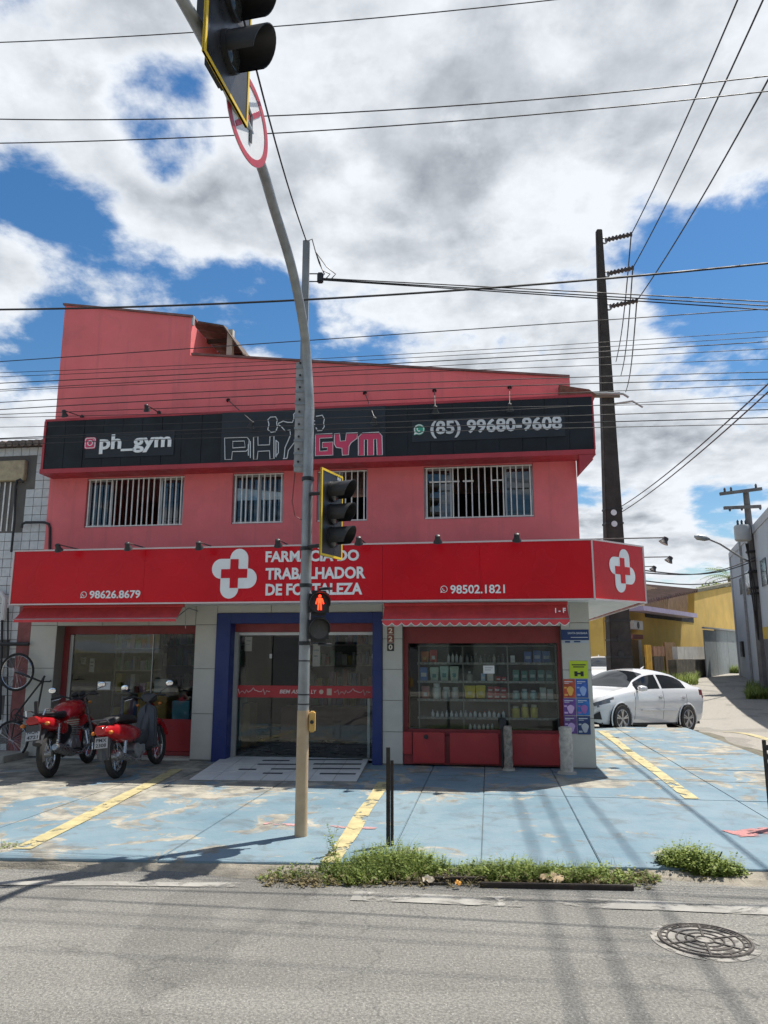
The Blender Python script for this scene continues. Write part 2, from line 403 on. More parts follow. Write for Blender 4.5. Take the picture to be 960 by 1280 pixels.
# ---- the blue forecourt, slab by slab (facade frame)
fA, fB = w2f(gnd(0, 1072)), w2f(gnd(930, 1086))
def bfront(a): return fA.y + (fB.y - fA.y) * (a - fA.x) / (fB.x - fA.x)
aEdge = (w2f(gnd(868, 908)).x + w2f(gnd(960, 956)).x) / 2
bBack = w2f(gnd(820, 909)).y
plaza = tag(thing('plaza', None, None, O, YAW), kind='structure'); OFF[plaza.name] = Vector()
jl = [w2f(gnd(500, 1045)).x, w2f(gnd(722, 1025)).x]
alines = [-13.0, -10.6, -8.3, w2f(gnd(0, 1050)).x - .3, w2f(gnd(135, 1010)).x, w2f(gnd(285, 1020)).x, jl[0], (jl[0] + jl[1]) / 2 - .1, jl[1], jl[1] + 1.9, aEdge]
alines = sorted(alines)
b1 = w2f(gnd(880, 977)).y; b2 = w2f(gnd(840, 941)).y
blines = [None, -2.55 + .5, b1, .18, b2, bBack]; blines = [None] + sorted(set([-2.1, min(b1, -.6), .20, max(b2, 1.2), bBack]))
base = MB()
base.prism([(alines[0], bfront(alines[0]) + .01, -.45), (aEdge - .01, bfront(aEdge) + .01, -.45), (aEdge - .01, bBack - .01, -.45), (alines[0], bBack - .01, -.45)], (0, 0, .43))
base.build('slab_bed', mat('joint_dirt', (.16, .165, .165), .95, var=.3, scale=8), plaza)
rs = random.Random(3); g = .003
for i in range(len(alines) - 1):
    for j in range(len(blines) - 1):
        a0, a1 = alines[i] + g, alines[i + 1] - g
        if blines[j] is None: y00, y01 = bfront(a0) - .02, bfront(a1) - .02
        else: y00 = y01 = blines[j] + g
        y1 = blines[j + 1] - g
        if a1 < .3 and y00 > .15: continue
        if a0 < 0 and y00 > .15: a0 = .004
        e = [rs.uniform(-.003, .003) for _ in range(4)]
        nx = 8; vs = []
        lo = [(a0, y00, -.06), (a1, y01, -.06), (a1, y1, -.06), (a0, y1, -.06)]
        # front edge a little chipped
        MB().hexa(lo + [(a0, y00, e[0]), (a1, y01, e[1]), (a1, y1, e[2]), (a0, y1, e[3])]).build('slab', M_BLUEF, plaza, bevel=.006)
# painted stripes on the forecourt
def stripe(name, p0, p1, w, m, z=.008, zf=None):
    p0, p1 = Vector(p0), Vector(p1); d = (p1 - p0); d.z = 0; n = Vector((-d.y, d.x, 0)).normalized() * w / 2
    k = 12; vs = []; fs = []
    for i in range(k + 1):
        p = p0 + (p1 - p0) * i / k
        for sgn in (1, -1):
            q = p + n * sgn * (1 + .12 * math.sin(i * 7.3 + sgn * 2)); vs.append((q.x, q.y, (zf(q.x, q.y) if zf else 0) + z))
    fs = [(2 * i, 2 * i + 1, 2 * i + 3, 2 * i + 2) for i in range(k)]
    return tag(MB().add(vs, fs).build(name, m, base=Vector((p0.x, p0.y, 0))), kind='structure')
stripe('yellow_line', gnd(28, 1062), gnd(222, 962), .17, M_YEL)
stripe('yellow_line', gnd(413, 1080), gnd(480, 978), .15, M_YEL)
stripe('yellow_line', gnd(866, 999), gnd(752, 914), .16, M_YEL)
stripe('yellow_line', gnd(905, 908, -.13), gnd(1010, 940, -.13), .18, M_YEL, .006, zroad)
stripe('white_line', gnd(868, 914, -.13), gnd(960, 909, -.15), .14, M_WHT, .006, zroad)
stripe('dust_streak', gnd(440, 1121, -.055), gnd(1100, 1142, -.055), .20, M_SMEAR, .006, zroad)
stripe('dust_streak', gnd(-60, 1104, -.055), gnd(330, 1107, -.055), .10, M_SMEAR, .006, zroad)
stripe('red_paint_patch', gnd(915, 1043), gnd(1010, 1036), .26, M_REDP, .006)
stripe('red_paint_streak', gnd(330, 1030), gnd(470, 1036), .08, worn_paint('faint_red_paint', (.45, .25, .24), .47, 5), .006)
# sandy gutter between forecourt and asphalt
def gutter():
    vs = []; n = 90; rows = 7
    for i in range(n + 1):
        a = -9 + i * (aEdge + 13) / n
        bf = bfront(min(a, aEdge)) - .015
        for j in range(rows):
            t = j / (rows - 1); wdt = .17 + .08 * math.sin(a * 1.7) + .05 * math.sin(a * 5.1) + .22 * sm(a, 1.2, 2.6)
            p = fworld(a, bf - t * wdt, 0)
            h = -.014 * (1 - t) - .052 * t + .012 * math.sin(a * 9 + j * 2.1) * math.sin(math.pi * t) + random.uniform(-.007, .007) * (0 < j < rows - 1)
            if j == rows - 1: h = -.062
            vs.append((p.x, p.y, h))
    fs = [(i * rows + j, i * rows + j + 1, (i + 1) * rows + j + 1, (i + 1) * rows + j) for i in range(n) for j in range(rows - 1)]
    return tag(MB().add(vs, fs).build('gutter_soil', M_SAND), kind='structure')
gutter()
# rough verge between the forecourt and the side street
def verge():
    vs = []; n = 40; rows = 5
    for i in range(n + 1):
        b = -4 + i * (bBack + 5.5) / n
        for j in range(rows):
            t = j / (rows - 1); p = fworld(aEdge - .01 + t * (.55 + .1 * math.sin(b * 2.3)), b, 0)
            h = -.03 * (1 - t) + (zroad(p.x, p.y) - .004) * t + random.uniform(-.015, .015) * (0 < j < rows - 1)
            vs.append((p.x, p.y, h))
    fs = [(i * rows + j, i * rows + j + 1, (i + 1) * rows + j + 1, (i + 1) * rows + j) for i in range(n) for j in range(rows - 1)]
    return tag(MB().add(vs, fs).build('verge', mat('dark_soil', (.12, .11, .08), .95, var=.5, scale=5, bump=.9, bscale=40, grime=.5, gcol=(.03, .045, .015))), kind='structure')
verge()

# ================================================================== THE PINK CORNER BUILDING
M_PINK = mat('pink_render', (.76, .17, .175), .85, var=.10, scale=1.2, bump=.25, bscale=30, streak=.42, scol=(.52, .14, .14), grime=.4, gcol=(.54, .145, .145))
M_PINKD = mat('rose_render', (.52, .13, .14), .85, var=.12, scale=2, bump=.2, bscale=40)
M_TILE = mat('cream_wall_tile', (.50, .485, .43), .38, var=.06, scale=2.2, grime=.18, gcol=(.26, .24, .19), spec=.45)
M_GROUT = mat('tile_grout', (.20, .185, .16), .9)
M_BLUE = mat('blue_door_frame', (.010, .026, .135), .5, var=.1, scale=3)
M_REDF = mat('dark_red_frame', (.24, .030, .032), .5, var=.12, scale=4)
M_REDPAN = mat('red_panel', (.36, .026, .030), .45, var=.1, scale=3, grime=.2, gcol=(.12, .02, .02))
M_ALU = mat('aluminium', (.40, .40, .39), .4, .7, var=.1)
M_BAR = mat('white_bar_paint', (.74, .72, .68), .55, var=.15, scale=9, grime=.3, gcol=(.25, .20, .15))
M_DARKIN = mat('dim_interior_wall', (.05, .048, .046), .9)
M_GLASS_UP = glass('window_glass', (.34, .37, .38), .05)
M_GLASS = glass('shop_glass', (.86, .89, .88), .0)
M_WHITE = mat('white_vinyl', (.80, .80, .79), .45, var=.04)
M_SIGNRED = mat('red_sign_vinyl', (.58, .003, .012), .26, var=.10, scale=1.1, spec=.28, rvar=.05)
M_BLACK = mat('black_plastic', (.018, .018, .019), .5, var=.2)
M_STEEL = mat('galvanised_steel', (.30, .31, .31), .5, .55, var=.18, scale=7, grime=.25, gcol=(.12, .11, .10))

bld = fthing('pink_corner_building', 'pink two-storey corner building with stepped parapet and barred upper windows', 'building')
aGL = A(21, 800); aUL = A(66, 560); aUR = A(723, 640)
op1 = (A(71, 790), A(244, 790)); opd = (A(271, 790), A(478, 790)); op3 = (A(503, 790), A(701, 790))
aP1 = A(38, 790)
zt1, ztd, zt3 = Z(782, 150), Z(766, 370), Z(783, 600)
ZS = Z(720, 480)                          # hidden behind the red sign: floor slab level
TH = .16
wb = MB()
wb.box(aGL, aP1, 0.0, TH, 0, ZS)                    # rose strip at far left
low = wb.build('wall', mat('shaded_grimy_rose_render', (.24, .085, .082), .9, var=.3, scale=4, streak=.5, scol=(.08, .045, .04), grime=.6, gcol=(.06, .045, .04)), bld)  # darker rose: the strip's shade is put into the colour, along with grime
lb = MB()
lb.box(aP1, op1[0], .012, .34, 0, ZS); lb.box(op1[1], opd[0], .012, .34, 0, ZS); lb.box(opd[1], op3[0], .012, .34, 0, ZS); lb.box(op3[1], 0, .012, .5, 0, ZS)
lb.box(op1[0], op1[1], .012, .34, zt1, ZS); lb.box(opd[0], opd[1], .012, .34, ztd, ZS); lb.box(op3[0], op3[1], .012, .34, zt3, ZS)
piers = lb.build('pier', M_GROUT, bld)
def tiles(a0, a1, z0, z1, ncol, hh, b0=0.0, par=piers):
    w = (a1 - a0) / ncol; nr = max(1, round((z1 - z0) / hh)); h = (z1 - z0) / nr
    me = MB().box(.004, w - .004, 0, .012, .004, h - .004).mesh('tile', M_TILE, bevel=.003)
    for i in range(ncol):
        for j in range(nr): inst(me, 'tile', par, (a0 + i * w, b0 + rs.uniform(-.002, .002), z0 + j * h))
ztop = ZS - .05
tiles(aP1, op1[0], 0.02, ztop, 1, .78); tiles(op1[1], opd[0], .02, ztop, 1, .62); tiles(opd[1], op3[0], .02, ztop, 1, .46); tiles(op3[1], 0, .02, ztop, 1, .62)
tiles(op1[0], op1[1], zt1, ztop, 3, .6); tiles(opd[0], opd[1], ztd, ztop, 3, .6); tiles(op3[0], op3[1], zt3, ztop, 3, .6)
# right return of the corner pier and side wall, back, left, slab, roof
DEEP = 9.0; PT = {k: fac(*k) for k in ((76, 382), (240, 397), (240, 444), (712, 472), (716, 497))}
sw = MB(); sw.box(-.18, -.006, .5, DEEP, 0, ZS)
sw.build('side_wall', M_TILE, bld)
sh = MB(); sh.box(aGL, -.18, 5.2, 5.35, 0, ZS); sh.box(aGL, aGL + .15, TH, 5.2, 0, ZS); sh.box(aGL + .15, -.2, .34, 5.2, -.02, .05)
sh.build('shop_interior', M_DARKIN, bld)
MB().box(aGL + .02, -.02, .35, DEEP, ZS, ZS + .14).build('floor_slab', mat('slab_white', (.55, .55, .53), .8), bld)
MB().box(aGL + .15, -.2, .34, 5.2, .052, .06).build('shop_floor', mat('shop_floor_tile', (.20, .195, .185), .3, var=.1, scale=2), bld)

# upper wall with window openings
W = [(107, 229, 597, 659), (290, 354, 591, 655), (396, 459, 587, 650), (530, 667, 581, 648)]
WN = []
for (u0, u1, v0, v1) in W:
    um = (u0 + u1) / 2; vm = (v0 + v1) / 2
    WN.append((A(u0, vm), A(u1, vm), Z(v1, um), Z(v0, um)))
zw0 = sum(w[2] for w in WN) / 4; zw1 = sum(w[3] for w in WN) / 4
up = MB(); up.box(aUL, aUR, 0, TH, ZS - .02, zw0)
edges = [aUL] + [x for w in WN for x in (w[0], w[1])] + [aUR]
for i in range(0, len(edges), 2): up.box(edges[i], edges[i + 1], 0, TH, zw0, zw1)
zpar = PT[(76, 382)].z
zs_ = [zw1, PT[(76, 382)].z, PT[(240, 397)].z, PT[(240, 444)].z, PT[(712, 472)].z]
aS = PT[(240, 397)].x; aR = PT[(712, 472)].x
up.prism([(aUL, 0, zw1), (aS, 0, zw1), (aS, 0, zs_[2]), (aUL, 0, zs_[1])], (0, TH, 0))
up.prism([(aS, 0, zw1), (aR, 0, zw1), (aR, 0, zs_[4]), (aS, 0, zs_[3])], (0, TH, 0))
up.box(aR, aUR, 0, TH, zw1, PT[(716, 497)].z)
upw = up.build('upper_wall', M_PINK, bld)
cp = MB()
for (x0, x1, z0, z1) in ((aUL - .03, aS + .03, zs_[1], zs_[2]), (aS + .03, aR, zs_[3], zs_[4])):
    cp.prism([(x0, -.03, z0), (x1, -.03, z1), (x1, -.03, z1 + .035), (x0, -.03, z0 + .035)], (0, TH + .06, 0))
cp.build('parapet_cap', mat('weathered_cap', (.20, .10, .09), .9, var=.3, scale=6), bld)
us = MB()
us.box(aUL, aUL + .15, TH, DEEP, ZS, zs_[1] - .05); us.box(aUR - .15, aUR, TH, DEEP, ZS, PT[(716, 497)].z - .15); us.box(aUL + .15, aUR - .15, DEEP - .15, DEEP, ZS, PT[(716, 497)].z - .2)
us.box(aS - .12, aS, TH, 2.6, zs_[3] - .3, zs_[2] - .1)
us.build('upper_side_wall', M_PINK, bld)
MB().prism([(aUL + .15, TH, zs_[3] - .30), (aUR - .15, TH, PT[(716, 497)].z - .22), (aUR - .15, TH, PT[(716, 497)].z - .16), (aUL + .15, TH, zs_[3] - .24)], (0, DEEP - .3, 0)).build('roof', mat('fibre_cement_roof', (.19, .15, .125), .95, var=.3, scale=5), bld)
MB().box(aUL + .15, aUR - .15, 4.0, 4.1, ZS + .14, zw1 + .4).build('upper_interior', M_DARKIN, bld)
# windows of the upper floor
for wi, (a0, a1, z0, z1) in enumerate([(w[0], w[1], zw0, zw1) for w in WN]):
    fr = MB(); t = .022
    for (x0, x1, y0, y1) in ((a0, a1, z0, z0 + t), (a0, a1, z1 - t, z1), (a0, a0 + t, z0 + t, z1 - t), (a1 - t, a1, z0 + t, z1 - t)):
        fr.box(x0, x1, .06, .12, y0, y1)
    win = fr.build('window', M_ALU, bld)
    nsash = 4 if (a1 - a0) > 1.1 else 2; sw_ = (a1 - a0 - 2 * t) / nsash
    opened = {0: (1, 2), 1: (), 2: (1,), 3: (1, 2)}[wi]
    for k in range(nsash):
        if k in opened: continue
        x0 = a0 + t + k * sw_; yb = .075 + .018 * (k % 2)
        s = MB()
        for (p0, p1, q0, q1) in ((x0, x0 + sw_, z0 + t, z0 + t + .03), (x0, x0 + sw_, z1 - t - .03, z1 - t), (x0, x0 + .03, z0 + t + .03, z1 - t - .03), (x0 + sw_ - .03, x0 + sw_, z0 + t + .03, z1 - t - .03)):
            s.box(p0, p1, yb, yb + .015, q0, q1)
        sash = s.build('sash', M_ALU, win)
        MB().box(x0 + .031, x0 + sw_ - .031, yb + .005, yb + .009, z0 + t + .031, z1 - t - .031).build('pane', M_GLASS_UP, win)
    nb = max(6, round((a1 - a0) / .098))
    bm_ = MB().box(-.009, .009, -.008, .008, z0 + .01, z1 - .01).mesh('bar', M_BAR)
    for k in range(nb):
        inst(bm_, 'bar', win, (a0 + .05 + (a1 - a0 - .1) * k / (nb - 1) + rs.uniform(-.012, .012), .025, 0))
    MB().box(a0 + .01, a1 - .01, .018, .033, z0 + .012, z0 + .03).build('bar_rail', M_BAR, win)
    MB().box(a0 + .01, a1 - .01, .018, .033, z1 - .03, z1 - .012).build('bar_rail', M_BAR, win)
    if wi == 3:
        for x0, x1 in ((.05, .33), (.36, .46), (.62, .72)):
            MB().box(a0 + (a1 - a0) * x0, a0 + (a1 - a0) * x1, .034, .046, z0 + .70 * (z1 - z0), z0 + .70 * (z1 - z0) + .022).build('cross_bar', M_BAR, win)
# lean-to roof seen through the notch in the parapet
M_FIB = mat('old_fibre_cement', (.10, .07, .055), .95, var=.35, scale=7, grime=.4)
nt = MB(); q0, q1, q2 = fac(241, 406, .5), fac(284, 413, .5), fac(308, 447, .5)
n = 26; top = []
for seg, (s0, s1) in enumerate(((q0, q1), (q1, q2))):
    for k in range(n):
        for (dz) in (0,):
            pass
def corr(mb, s0, s1, b0, b1, th=.03, n=18, amp=.018):
    for k in range(n):
        t0, t1 = k / n, (k + 1) / n; y0 = b0 + (b1 - b0) * t0; y1 = b0 + (b1 - b0) * t1
        z = amp * (1 if k % 2 else -1)
        mb.hexa([(s0.x, y0, s0.z + z), (s1.x, y0, s1.z + z), (s1.x, y1, s1.z - z), (s0.x, y1, s0.z - z),
                 (s0.x, y0, s0.z + z + th), (s1.x, y0, s1.z + z + th), (s1.x, y1, s1.z - z + th), (s0.x, y1, s0.z - z + th)])
corr(nt, q0, q1, .3, 3.2)
lean = nt.build('stair_roof', M_FIB, bld, smooth=False)
nt = MB(); corr(nt, q1, q2, .3, 3.2); nt.build('roof_sheet', M_FIB, lean, smooth=False)
MB().box(q0.x, q2.x + .2, 2.6, 2.75, zs_[3] - .3, q1.z - .03).build('stair_wall', mat('dark_brown_wall', (.025, .018, .016), .95, var=.3), bld)  # wall under the lean-to roof, a very dark brown
px_ = fac(288, 420, .45)
MB().box(px_.x - .05, px_.x + .05, .42, .52, zs_[3] - .25, q1.z - .02).build('roof_post', mat('pale_post', (.50, .46, .38), .8), bld)
for k in range(3): MB().box(q0.x, q1.x, .7 + k * .7, .77 + k * .7, q1.z - .12 - .01 * k, q1.z - .055).build('rafter', mat('dark_rafter', (.06, .04, .03), .9), bld)
MB().box(aS + .005, aS + .035, -.01, .04, zs_[2] - .14, zs_[2] + .03).build('flashing', mat('flashing', (.45, .45, .43), .5, .3), bld)
# rusty gutter box and outlet at the right end of the roof line
ge0, ge1 = fac(690, 484, -.05), fac(744, 494, -.05)
MB().hexa([(ge0.x + .1, -.14, ge1.z - .02), (ge1.x, -.14, ge1.z - .02), (ge1.x, .2, ge1.z - .02), (ge0.x + .1, .2, ge1.z - .02),
           (ge0.x + .1, -.14, ge0.z + .0), (ge1.x - .1, -.14, ge1.z + .07), (ge1.x - .1, .2, ge1.z + .07), (ge0.x + .1, .2, ge0.z)]).build('gutter_box', mat('rusty_gutter', (.16, .075, .05), .9, var=.4, scale=9), bld)
MB().tube([(ge1.x - .2, -.05, ge1.z + .04), (ge1.x + .15, -.05, ge1.z + .03), (ge1.x + .42, -.05, ge1.z + .0), (ge1.x + .5, -.05, ge1.z - .06)], .02, 8).build('outlet_pipe', M_STEEL, bld)

# ---- ground floor: left shop window
gw0, gw1 = op1; zb1 = .10; BG = .26
fr = MB(); fr.box(gw0, gw1, BG - .03, BG + .05, zt1 - .13, zt1); fr.box(gw0, gw0 + .10, BG - .03, BG + .05, zb1, zt1 - .13); fr.box(gw1 - .03, gw1, BG - .03, BG + .05, zb1, zt1 - .13)
fr.box(gw0 + .1, gw1 - .03, BG - .02, BG + .05, zb1 - .06, zb1)
f1 = fr.build('shop_window', M_REDF, bld, bevel=.004)
MB().box(gw0, gw1, .02, .4, 0, .036).build('sill', M_TILE, bld)
xp = A(186, 900, BG)
MB().box(gw0 + .10, gw0 + .16, BG - .01, BG + .03, zb1 + .002, zt1 - .14).build('jamb', M_ALU, f1)
MB().box(gw0 + .165, xp, BG + .008, BG + .014, zb1 + .002, zt1 - .135).build('pane', M_GLASS, f1)
MB().box(xp + .012, gw1 - .035, BG + .008, BG + .014, zb1 + .5, zt1 - .135).build('pane', M_GLASS, f1)
MB().box(xp, xp + .01, BG - .01, BG + .03, zb1 + .002, zt1 - .135).build('mullion', M_ALU, f1)
MB().box(xp + .012, gw1 - .035, BG - .005, BG + .03, zb1 + .003, zb1 + .495).build('panel', M_REDPAN, f1, bevel=.004)
# ---- entrance: blue frame, red lintel, glass leaves
fr = MB(); wl = A(289, 780) - opd[0]; wr = opd[1] - A(466, 780); ztb = Z(779, 370)
fr.box(opd[0], opd[0] + wl, -.03, .33, 0, ztd); fr.box(opd[1] - wr, opd[1], -.03, .33, 0, ztd); fr.box(opd[0] + wl, opd[1] - wr, -.03, .33, ztb, ztd)
ent = fr.build('door_frame', M_BLUE, bld, bevel=.006)
d0, d1 = opd[0] + wl, opd[1] - wr; BD = .28; zdt = Z(790, 370, BD)
MB().box(d0, d1, .2, .34, zdt, ztb).build('lintel', M_REDF, ent)
MB().box(d0, d0 + .055, .19, .33, 0.03, zdt).build('side_jamb', mat('grey_jamb', (.34, .33, .31), .7), ent)
MB().box(d0 + .056, d1, BD - .03, BD + .03, zdt - .05, zdt - .004).build('top_rail', mat('white_rail', (.62, .62, .60), .4), ent)
nl = 4; lw = (d1 - d0 - .06) / nl
for k in range(nl):
    x0 = d0 + .06 + k * lw; yb = BD - .012 + (.02 if k in (1, 2) else 0)
    lf = MB().box(x0 + .004, x0 + lw - .004, yb, yb + .008, .05, zdt - .052).build('door_leaf', M_GLASS, ent)
    if k in (0, 3): MB().box(x0 + .004, x0 + lw - .004, yb - .012, yb + .02, .02, .048).build('bottom_rail', M_ALU, lf)
    MB().box(x0 + lw - .05 if k != 2 else x0 + .01, x0 + lw - .01 if k != 2 else x0 + .05, yb - .01, yb - .001, 1.55, 1.62).build('patch_fitting', M_ALU, lf)
MB().box(d1 - .13, d1 - .09, BD + .03, BD + .06, .06, .98).build('pull_bar', mat('white_pull_bar', (.6, .6, .6), .3), ent)
zbn0, zbn1 = Z(872, 370, BD), Z(857, 370, BD)
band = MB().box(d0 + .056, d1, BD - .022, BD - .018, zbn0, zbn1).build('door_band', mat('red_band', (.42, .02, .028), .4), ent)
M_PALE = mat('pale_print', (.70, .62, .58), .5)
def ecg(x0, x1, par, y, zc, am):
    pts = [0, 0, .8, -1, 0, 0, -.7, .5, -.3, 0, .4, 1.2, .4, .3, 0, -.1, 0, .9, -1.1, .3, 0, 0]
    w_ = (x1 - x0) / (len(pts) - 1)
    MB().tube([(x0 + i * w_, y, zc + p * am) for i, p in enumerate(pts)], .006, 4).build('heartbeat_line', M_PALE, par)
zc = (zbn0 + zbn1) / 2
ecg(A(294, 865, BD), A(338, 865, BD), band, BD - .024, zc, .045); ecg(A(418, 865, BD), A(463, 865, BD), band, BD - .024, zc, .045)
fit_text('BEM ASSIM', 'band_text', band, M_PALE, A(350, 865, BD), A(384, 865, BD), zc - .03, zc + .03, BD - .023, .02, .002, shear=.2)
fit_text('LY', 'band_text', band, M_PALE, A(389, 865, BD), A(396, 865, BD), zc - .03, zc + .03, BD - .023, .02, .002, shear=.2)
MB().lathe([(.035, 0), (.035, .002)], (A(402, 865, BD), BD - .023, zc), (0, -1, 0), 14).build('band_badge', mat('badge_print', (.55, .42, .32), .5), band)
MB().box(A(409, 865, BD), A(415, 865, BD), BD - .025, BD - .023, zc - .05, zc + .05).build('band_badge', MATS['badge_print'], band)
# ramp of white tiles in front of the door
rp = [w2f(gnd(u, v)) for u, v in ((236, 976), (446, 978), (466, 944), (288, 944))]
ramp = fthing('entrance_ramp', 'white tiled entrance ramp with dark slots in front of the glass doors', 'ramp', rp[0].x, rp[0].y, 0)
def rpt(s, t, z): 
    p = rp[0].lerp(rp[1], s).lerp(rp[3].lerp(rp[2], s), t); return (p.x, p.y, z)
def rz(t): return .018 + .035 * t
MB().hexa([rpt(0, 0, -.004), rpt(1, 0, -.004), rpt(1, 1, -.004), rpt(0, 1, -.004), rpt(0, 0, rz(0) - .008), rpt(1, 0, rz(0) - .008), rpt(1, 1, rz(1) - .008), rpt(0, 1, rz(1) - .008)]).build('ramp_bed', M_GROUT, ramp)
M_RT = mat('white_floor_tile', (.56, .56, .54), .4, var=.08, scale=3, grime=.25, gcol=(.28, .27, .25))
nc, nr = 7, 4
for i in range(nc):
    for j in range(nr):
        s0, s1, t0, t1 = i / nc + .002, (i + 1) / nc - .002, j / nr + .006, (j + 1) / nr - .006
        MB().hexa([rpt(s0, t0, rz(t0) - .008), rpt(s1, t0, rz(t0) - .008), rpt(s1, t1, rz(t1) - .008), rpt(s0, t1, rz(t1) - .008), rpt(s0, t0, rz(t0)), rpt(s1, t0, rz(t0)), rpt(s1, t1, rz(t1)), rpt(s0, t1, rz(t1))]).build('tile', M_RT, ramp)
M_SLOT = mat('anti_slip_strip', (.035, .037, .042), .8)
for (s0, s1, t) in ((.22, .45, .80), (.5, .95, .80), (.30, .48, .62), (.55, .96, .66), (.30, .62, .48), (.66, .97, .50), (.22, .33, .30), (.42, .60, .32), (.68, .98, .34), (.75, .97, .18), (.40, .52, .18), (.62, .70, .86)):
    MB().hexa([rpt(s0, t, rz(t)), rpt(s1, t, rz(t)), rpt(s1, t + .035, rz(t)), rpt(s0, t + .035, rz(t)), rpt(s0, t, rz(t) + .004), rpt(s1, t, rz(t) + .004), rpt(s1, t + .035, rz(t) + .005), rpt(s0, t + .035, rz(t) + .005)]).build('anti_slip_strip', M_SLOT, ramp)
# ---- right shop window with red panels
g0, g1 = op3; B3 = .16; z3g = Z(912, 600, B3)
fr = MB(); fr.box(g0, g1, B3 - .03, B3 + .05, Z(804, 600, B3), zt3); fr.box(g0, g0 + .07, B3 - .03, B3 + .05, z3g, Z(804, 600, B3)); fr.box(g1 - .05, g1, B3 - .03, B3 + .05, z3g, Z(804, 600, B3))
fr.box(g0, g1, B3 - .04, B3 + .06, z3g - .08, z3g)
f3 = fr.build('shop_window', M_REDF, bld, bevel=.004)
xs = [g0 + .07, A(578, 860, B3), A(636, 860, B3), g1 - .05]
for i in range(3): MB().box(xs[i] + .004, xs[i + 1] - .004, B3, B3 + .008, z3g + .003, Z(804, 600, B3) - .003).build('pane', M_GLASS, f3)
pp = [A(503, 940, 0), A(516, 940, -.03), A(556, 940, -.03), A(562, 940, -.03), A(624, 940, -.03), A(640, 940, -.03), A(703, 940, -.03)]
MB().box(g0, g1, .03, .14, .02, z3g - .082).build('panel_backing', M_REDF, f3)
for (x0, x1, y) in ((pp[0], pp[1] - .01, .0), (pp[1], pp[2], -.05), (pp[3], pp[4], -.04), (pp[5], g1 - .004, -.04)):
    MB().box(x0 + .004, x1, y, .029, .05 if y < 0 else .16, z3g - .03).build('panel', M_REDPAN, f3, bevel=.006)
MB().cyl((pp[1] + .2, -.06, .42), (pp[1] + .2, -.05, .42), .035, n=10).build('panel_latch', M_BLACK, f3)
# ================================================================== SIGNS ON THE BUILDING
BS = -.90                                  # front plane of the red canopy sign
sa0 = (fac(18, 688, BS).x + fac(12, 757, BS).x) / 2; sa1 = (fac(741, 675, BS).x + fac(742, 748, BS).x) / 2
sz0 = (Z(757, 12, BS) + Z(748, 742, BS)) / 2; sz1 = (Z(688, 18, BS) + Z(675, 741, BS)) / 2
dch = .6
while fac(805, 718, BS + dch).x > sa1 + dch and dch < 1.6: dch += .01
sa2, sb2 = sa1 + dch, BS + dch; sEnd = 7.6
can = fthing('pharmacy_sign', 'glossy red pharmacy canopy sign with white cross logo wrapping the corner', 'sign', (sa0 + sa1) / 2, BS, sz0)
ch_d = Vector((1, 1, 0)).normalized(); ch_n = Vector((1, -1, 0)).normalized()
tk = .04
def sign_panel(p0, p1, nrm, z0, z1, name, m):
    p0, p1, nrm = Vector(p0), Vector(p1), Vector(nrm)
    b = [p0, p1, p1 - nrm * tk, p0 - nrm * tk]
    return MB().hexa([(q.x, q.y, z0) for q in b] + [(q.x, q.y, z1) for q in b]).build(name, m, can)
# front face in the printed vinyl widths seen in the photo
cuts = [sa0 + .012, fac(180, 720, BS).x, fac(355, 720, BS).x, fac(478, 720, BS).x, fac(600, 720, BS).x, sa1 - .006]
for i in range(5): sign_panel((cuts[i] + .0015, BS, 0), (cuts[i + 1] - .0015, BS, 0), (0, -1, 0), sz0 + .012, sz1 - .012, 'face_panel', M_SIGNRED)
sign_panel(Vector((sa1, BS, 0)) + ch_d * .012, Vector((sa2, sb2, 0)) - ch_d * .012, ch_n, sz0 + .012, sz1 - .012, 'face_panel', M_SIGNRED)
sign_panel((sa2, sb2 + .012, 0), (sa2, sEnd, 0), (1, 0, 0), sz0 + .012, sz1 - .012, 'face_panel', M_SIGNRED)
sign_panel((sa0, -.02, 0), (sa0, BS + .006, 0), (-1, 0, 0), sz0 + .012, sz1 - .012, 'face_panel', M_SIGNRED)
M_TRIM = mat('pale_trim', (.62, .52, .50), .4, var=.08)
def rail(pts, z):
    mb = MB()
    for p, q in zip(pts[:-1], pts[1:]): mb.beam((p[0], p[1], z), (q[0], q[1], z), .03, .022)
    mb.build('trim', M_TRIM, can)
out_ = [(sa0, -.02), (sa0, BS), (sa1, BS), (sa2, sb2), (sa2, sEnd)]
rail(out_, sz0 + .002); rail(out_, sz1 - .002)
for p in ((sa0, BS), (sa1, BS), (sa2, sb2)): MB().beam((p[0], p[1], sz0 + .013), (p[0], p[1], sz1 - .013), .022).build('corner_trim', M_TRIM, can)
M_SOF = mat('white_soffit_board', (.62, .62, .61), .5, var=.08, scale=4, grime=.15, gcol=(.3, .3, .28))
nb = 9; wbd = (BS * -1 - .05) / nb
for k in range(nb):
    y0 = BS + .045 + k * wbd; x1 = sa1 + (y0 - BS) - .03
    MB().box(sa0 + .03, min(x1, sa2 - .05), y0 + .002, y0 + wbd - .002, sz0 + .016, sz0 + .03).build('soffit_board', M_SOF, can)
k = 0; x = .012; wbd = (sa2 - .05 - x) / 9
for k in range(9):
    y0 = .0 if x + k * wbd < sa1 + .88 else .1
    MB().box(x + k * wbd + .002, x + (k + 1) * wbd - .002, max(y0, BS + (x + (k + 1) * wbd - sa1) + .04), sEnd, sz0 + .016, sz0 + .03).build('soffit_board', M_SOF, can)
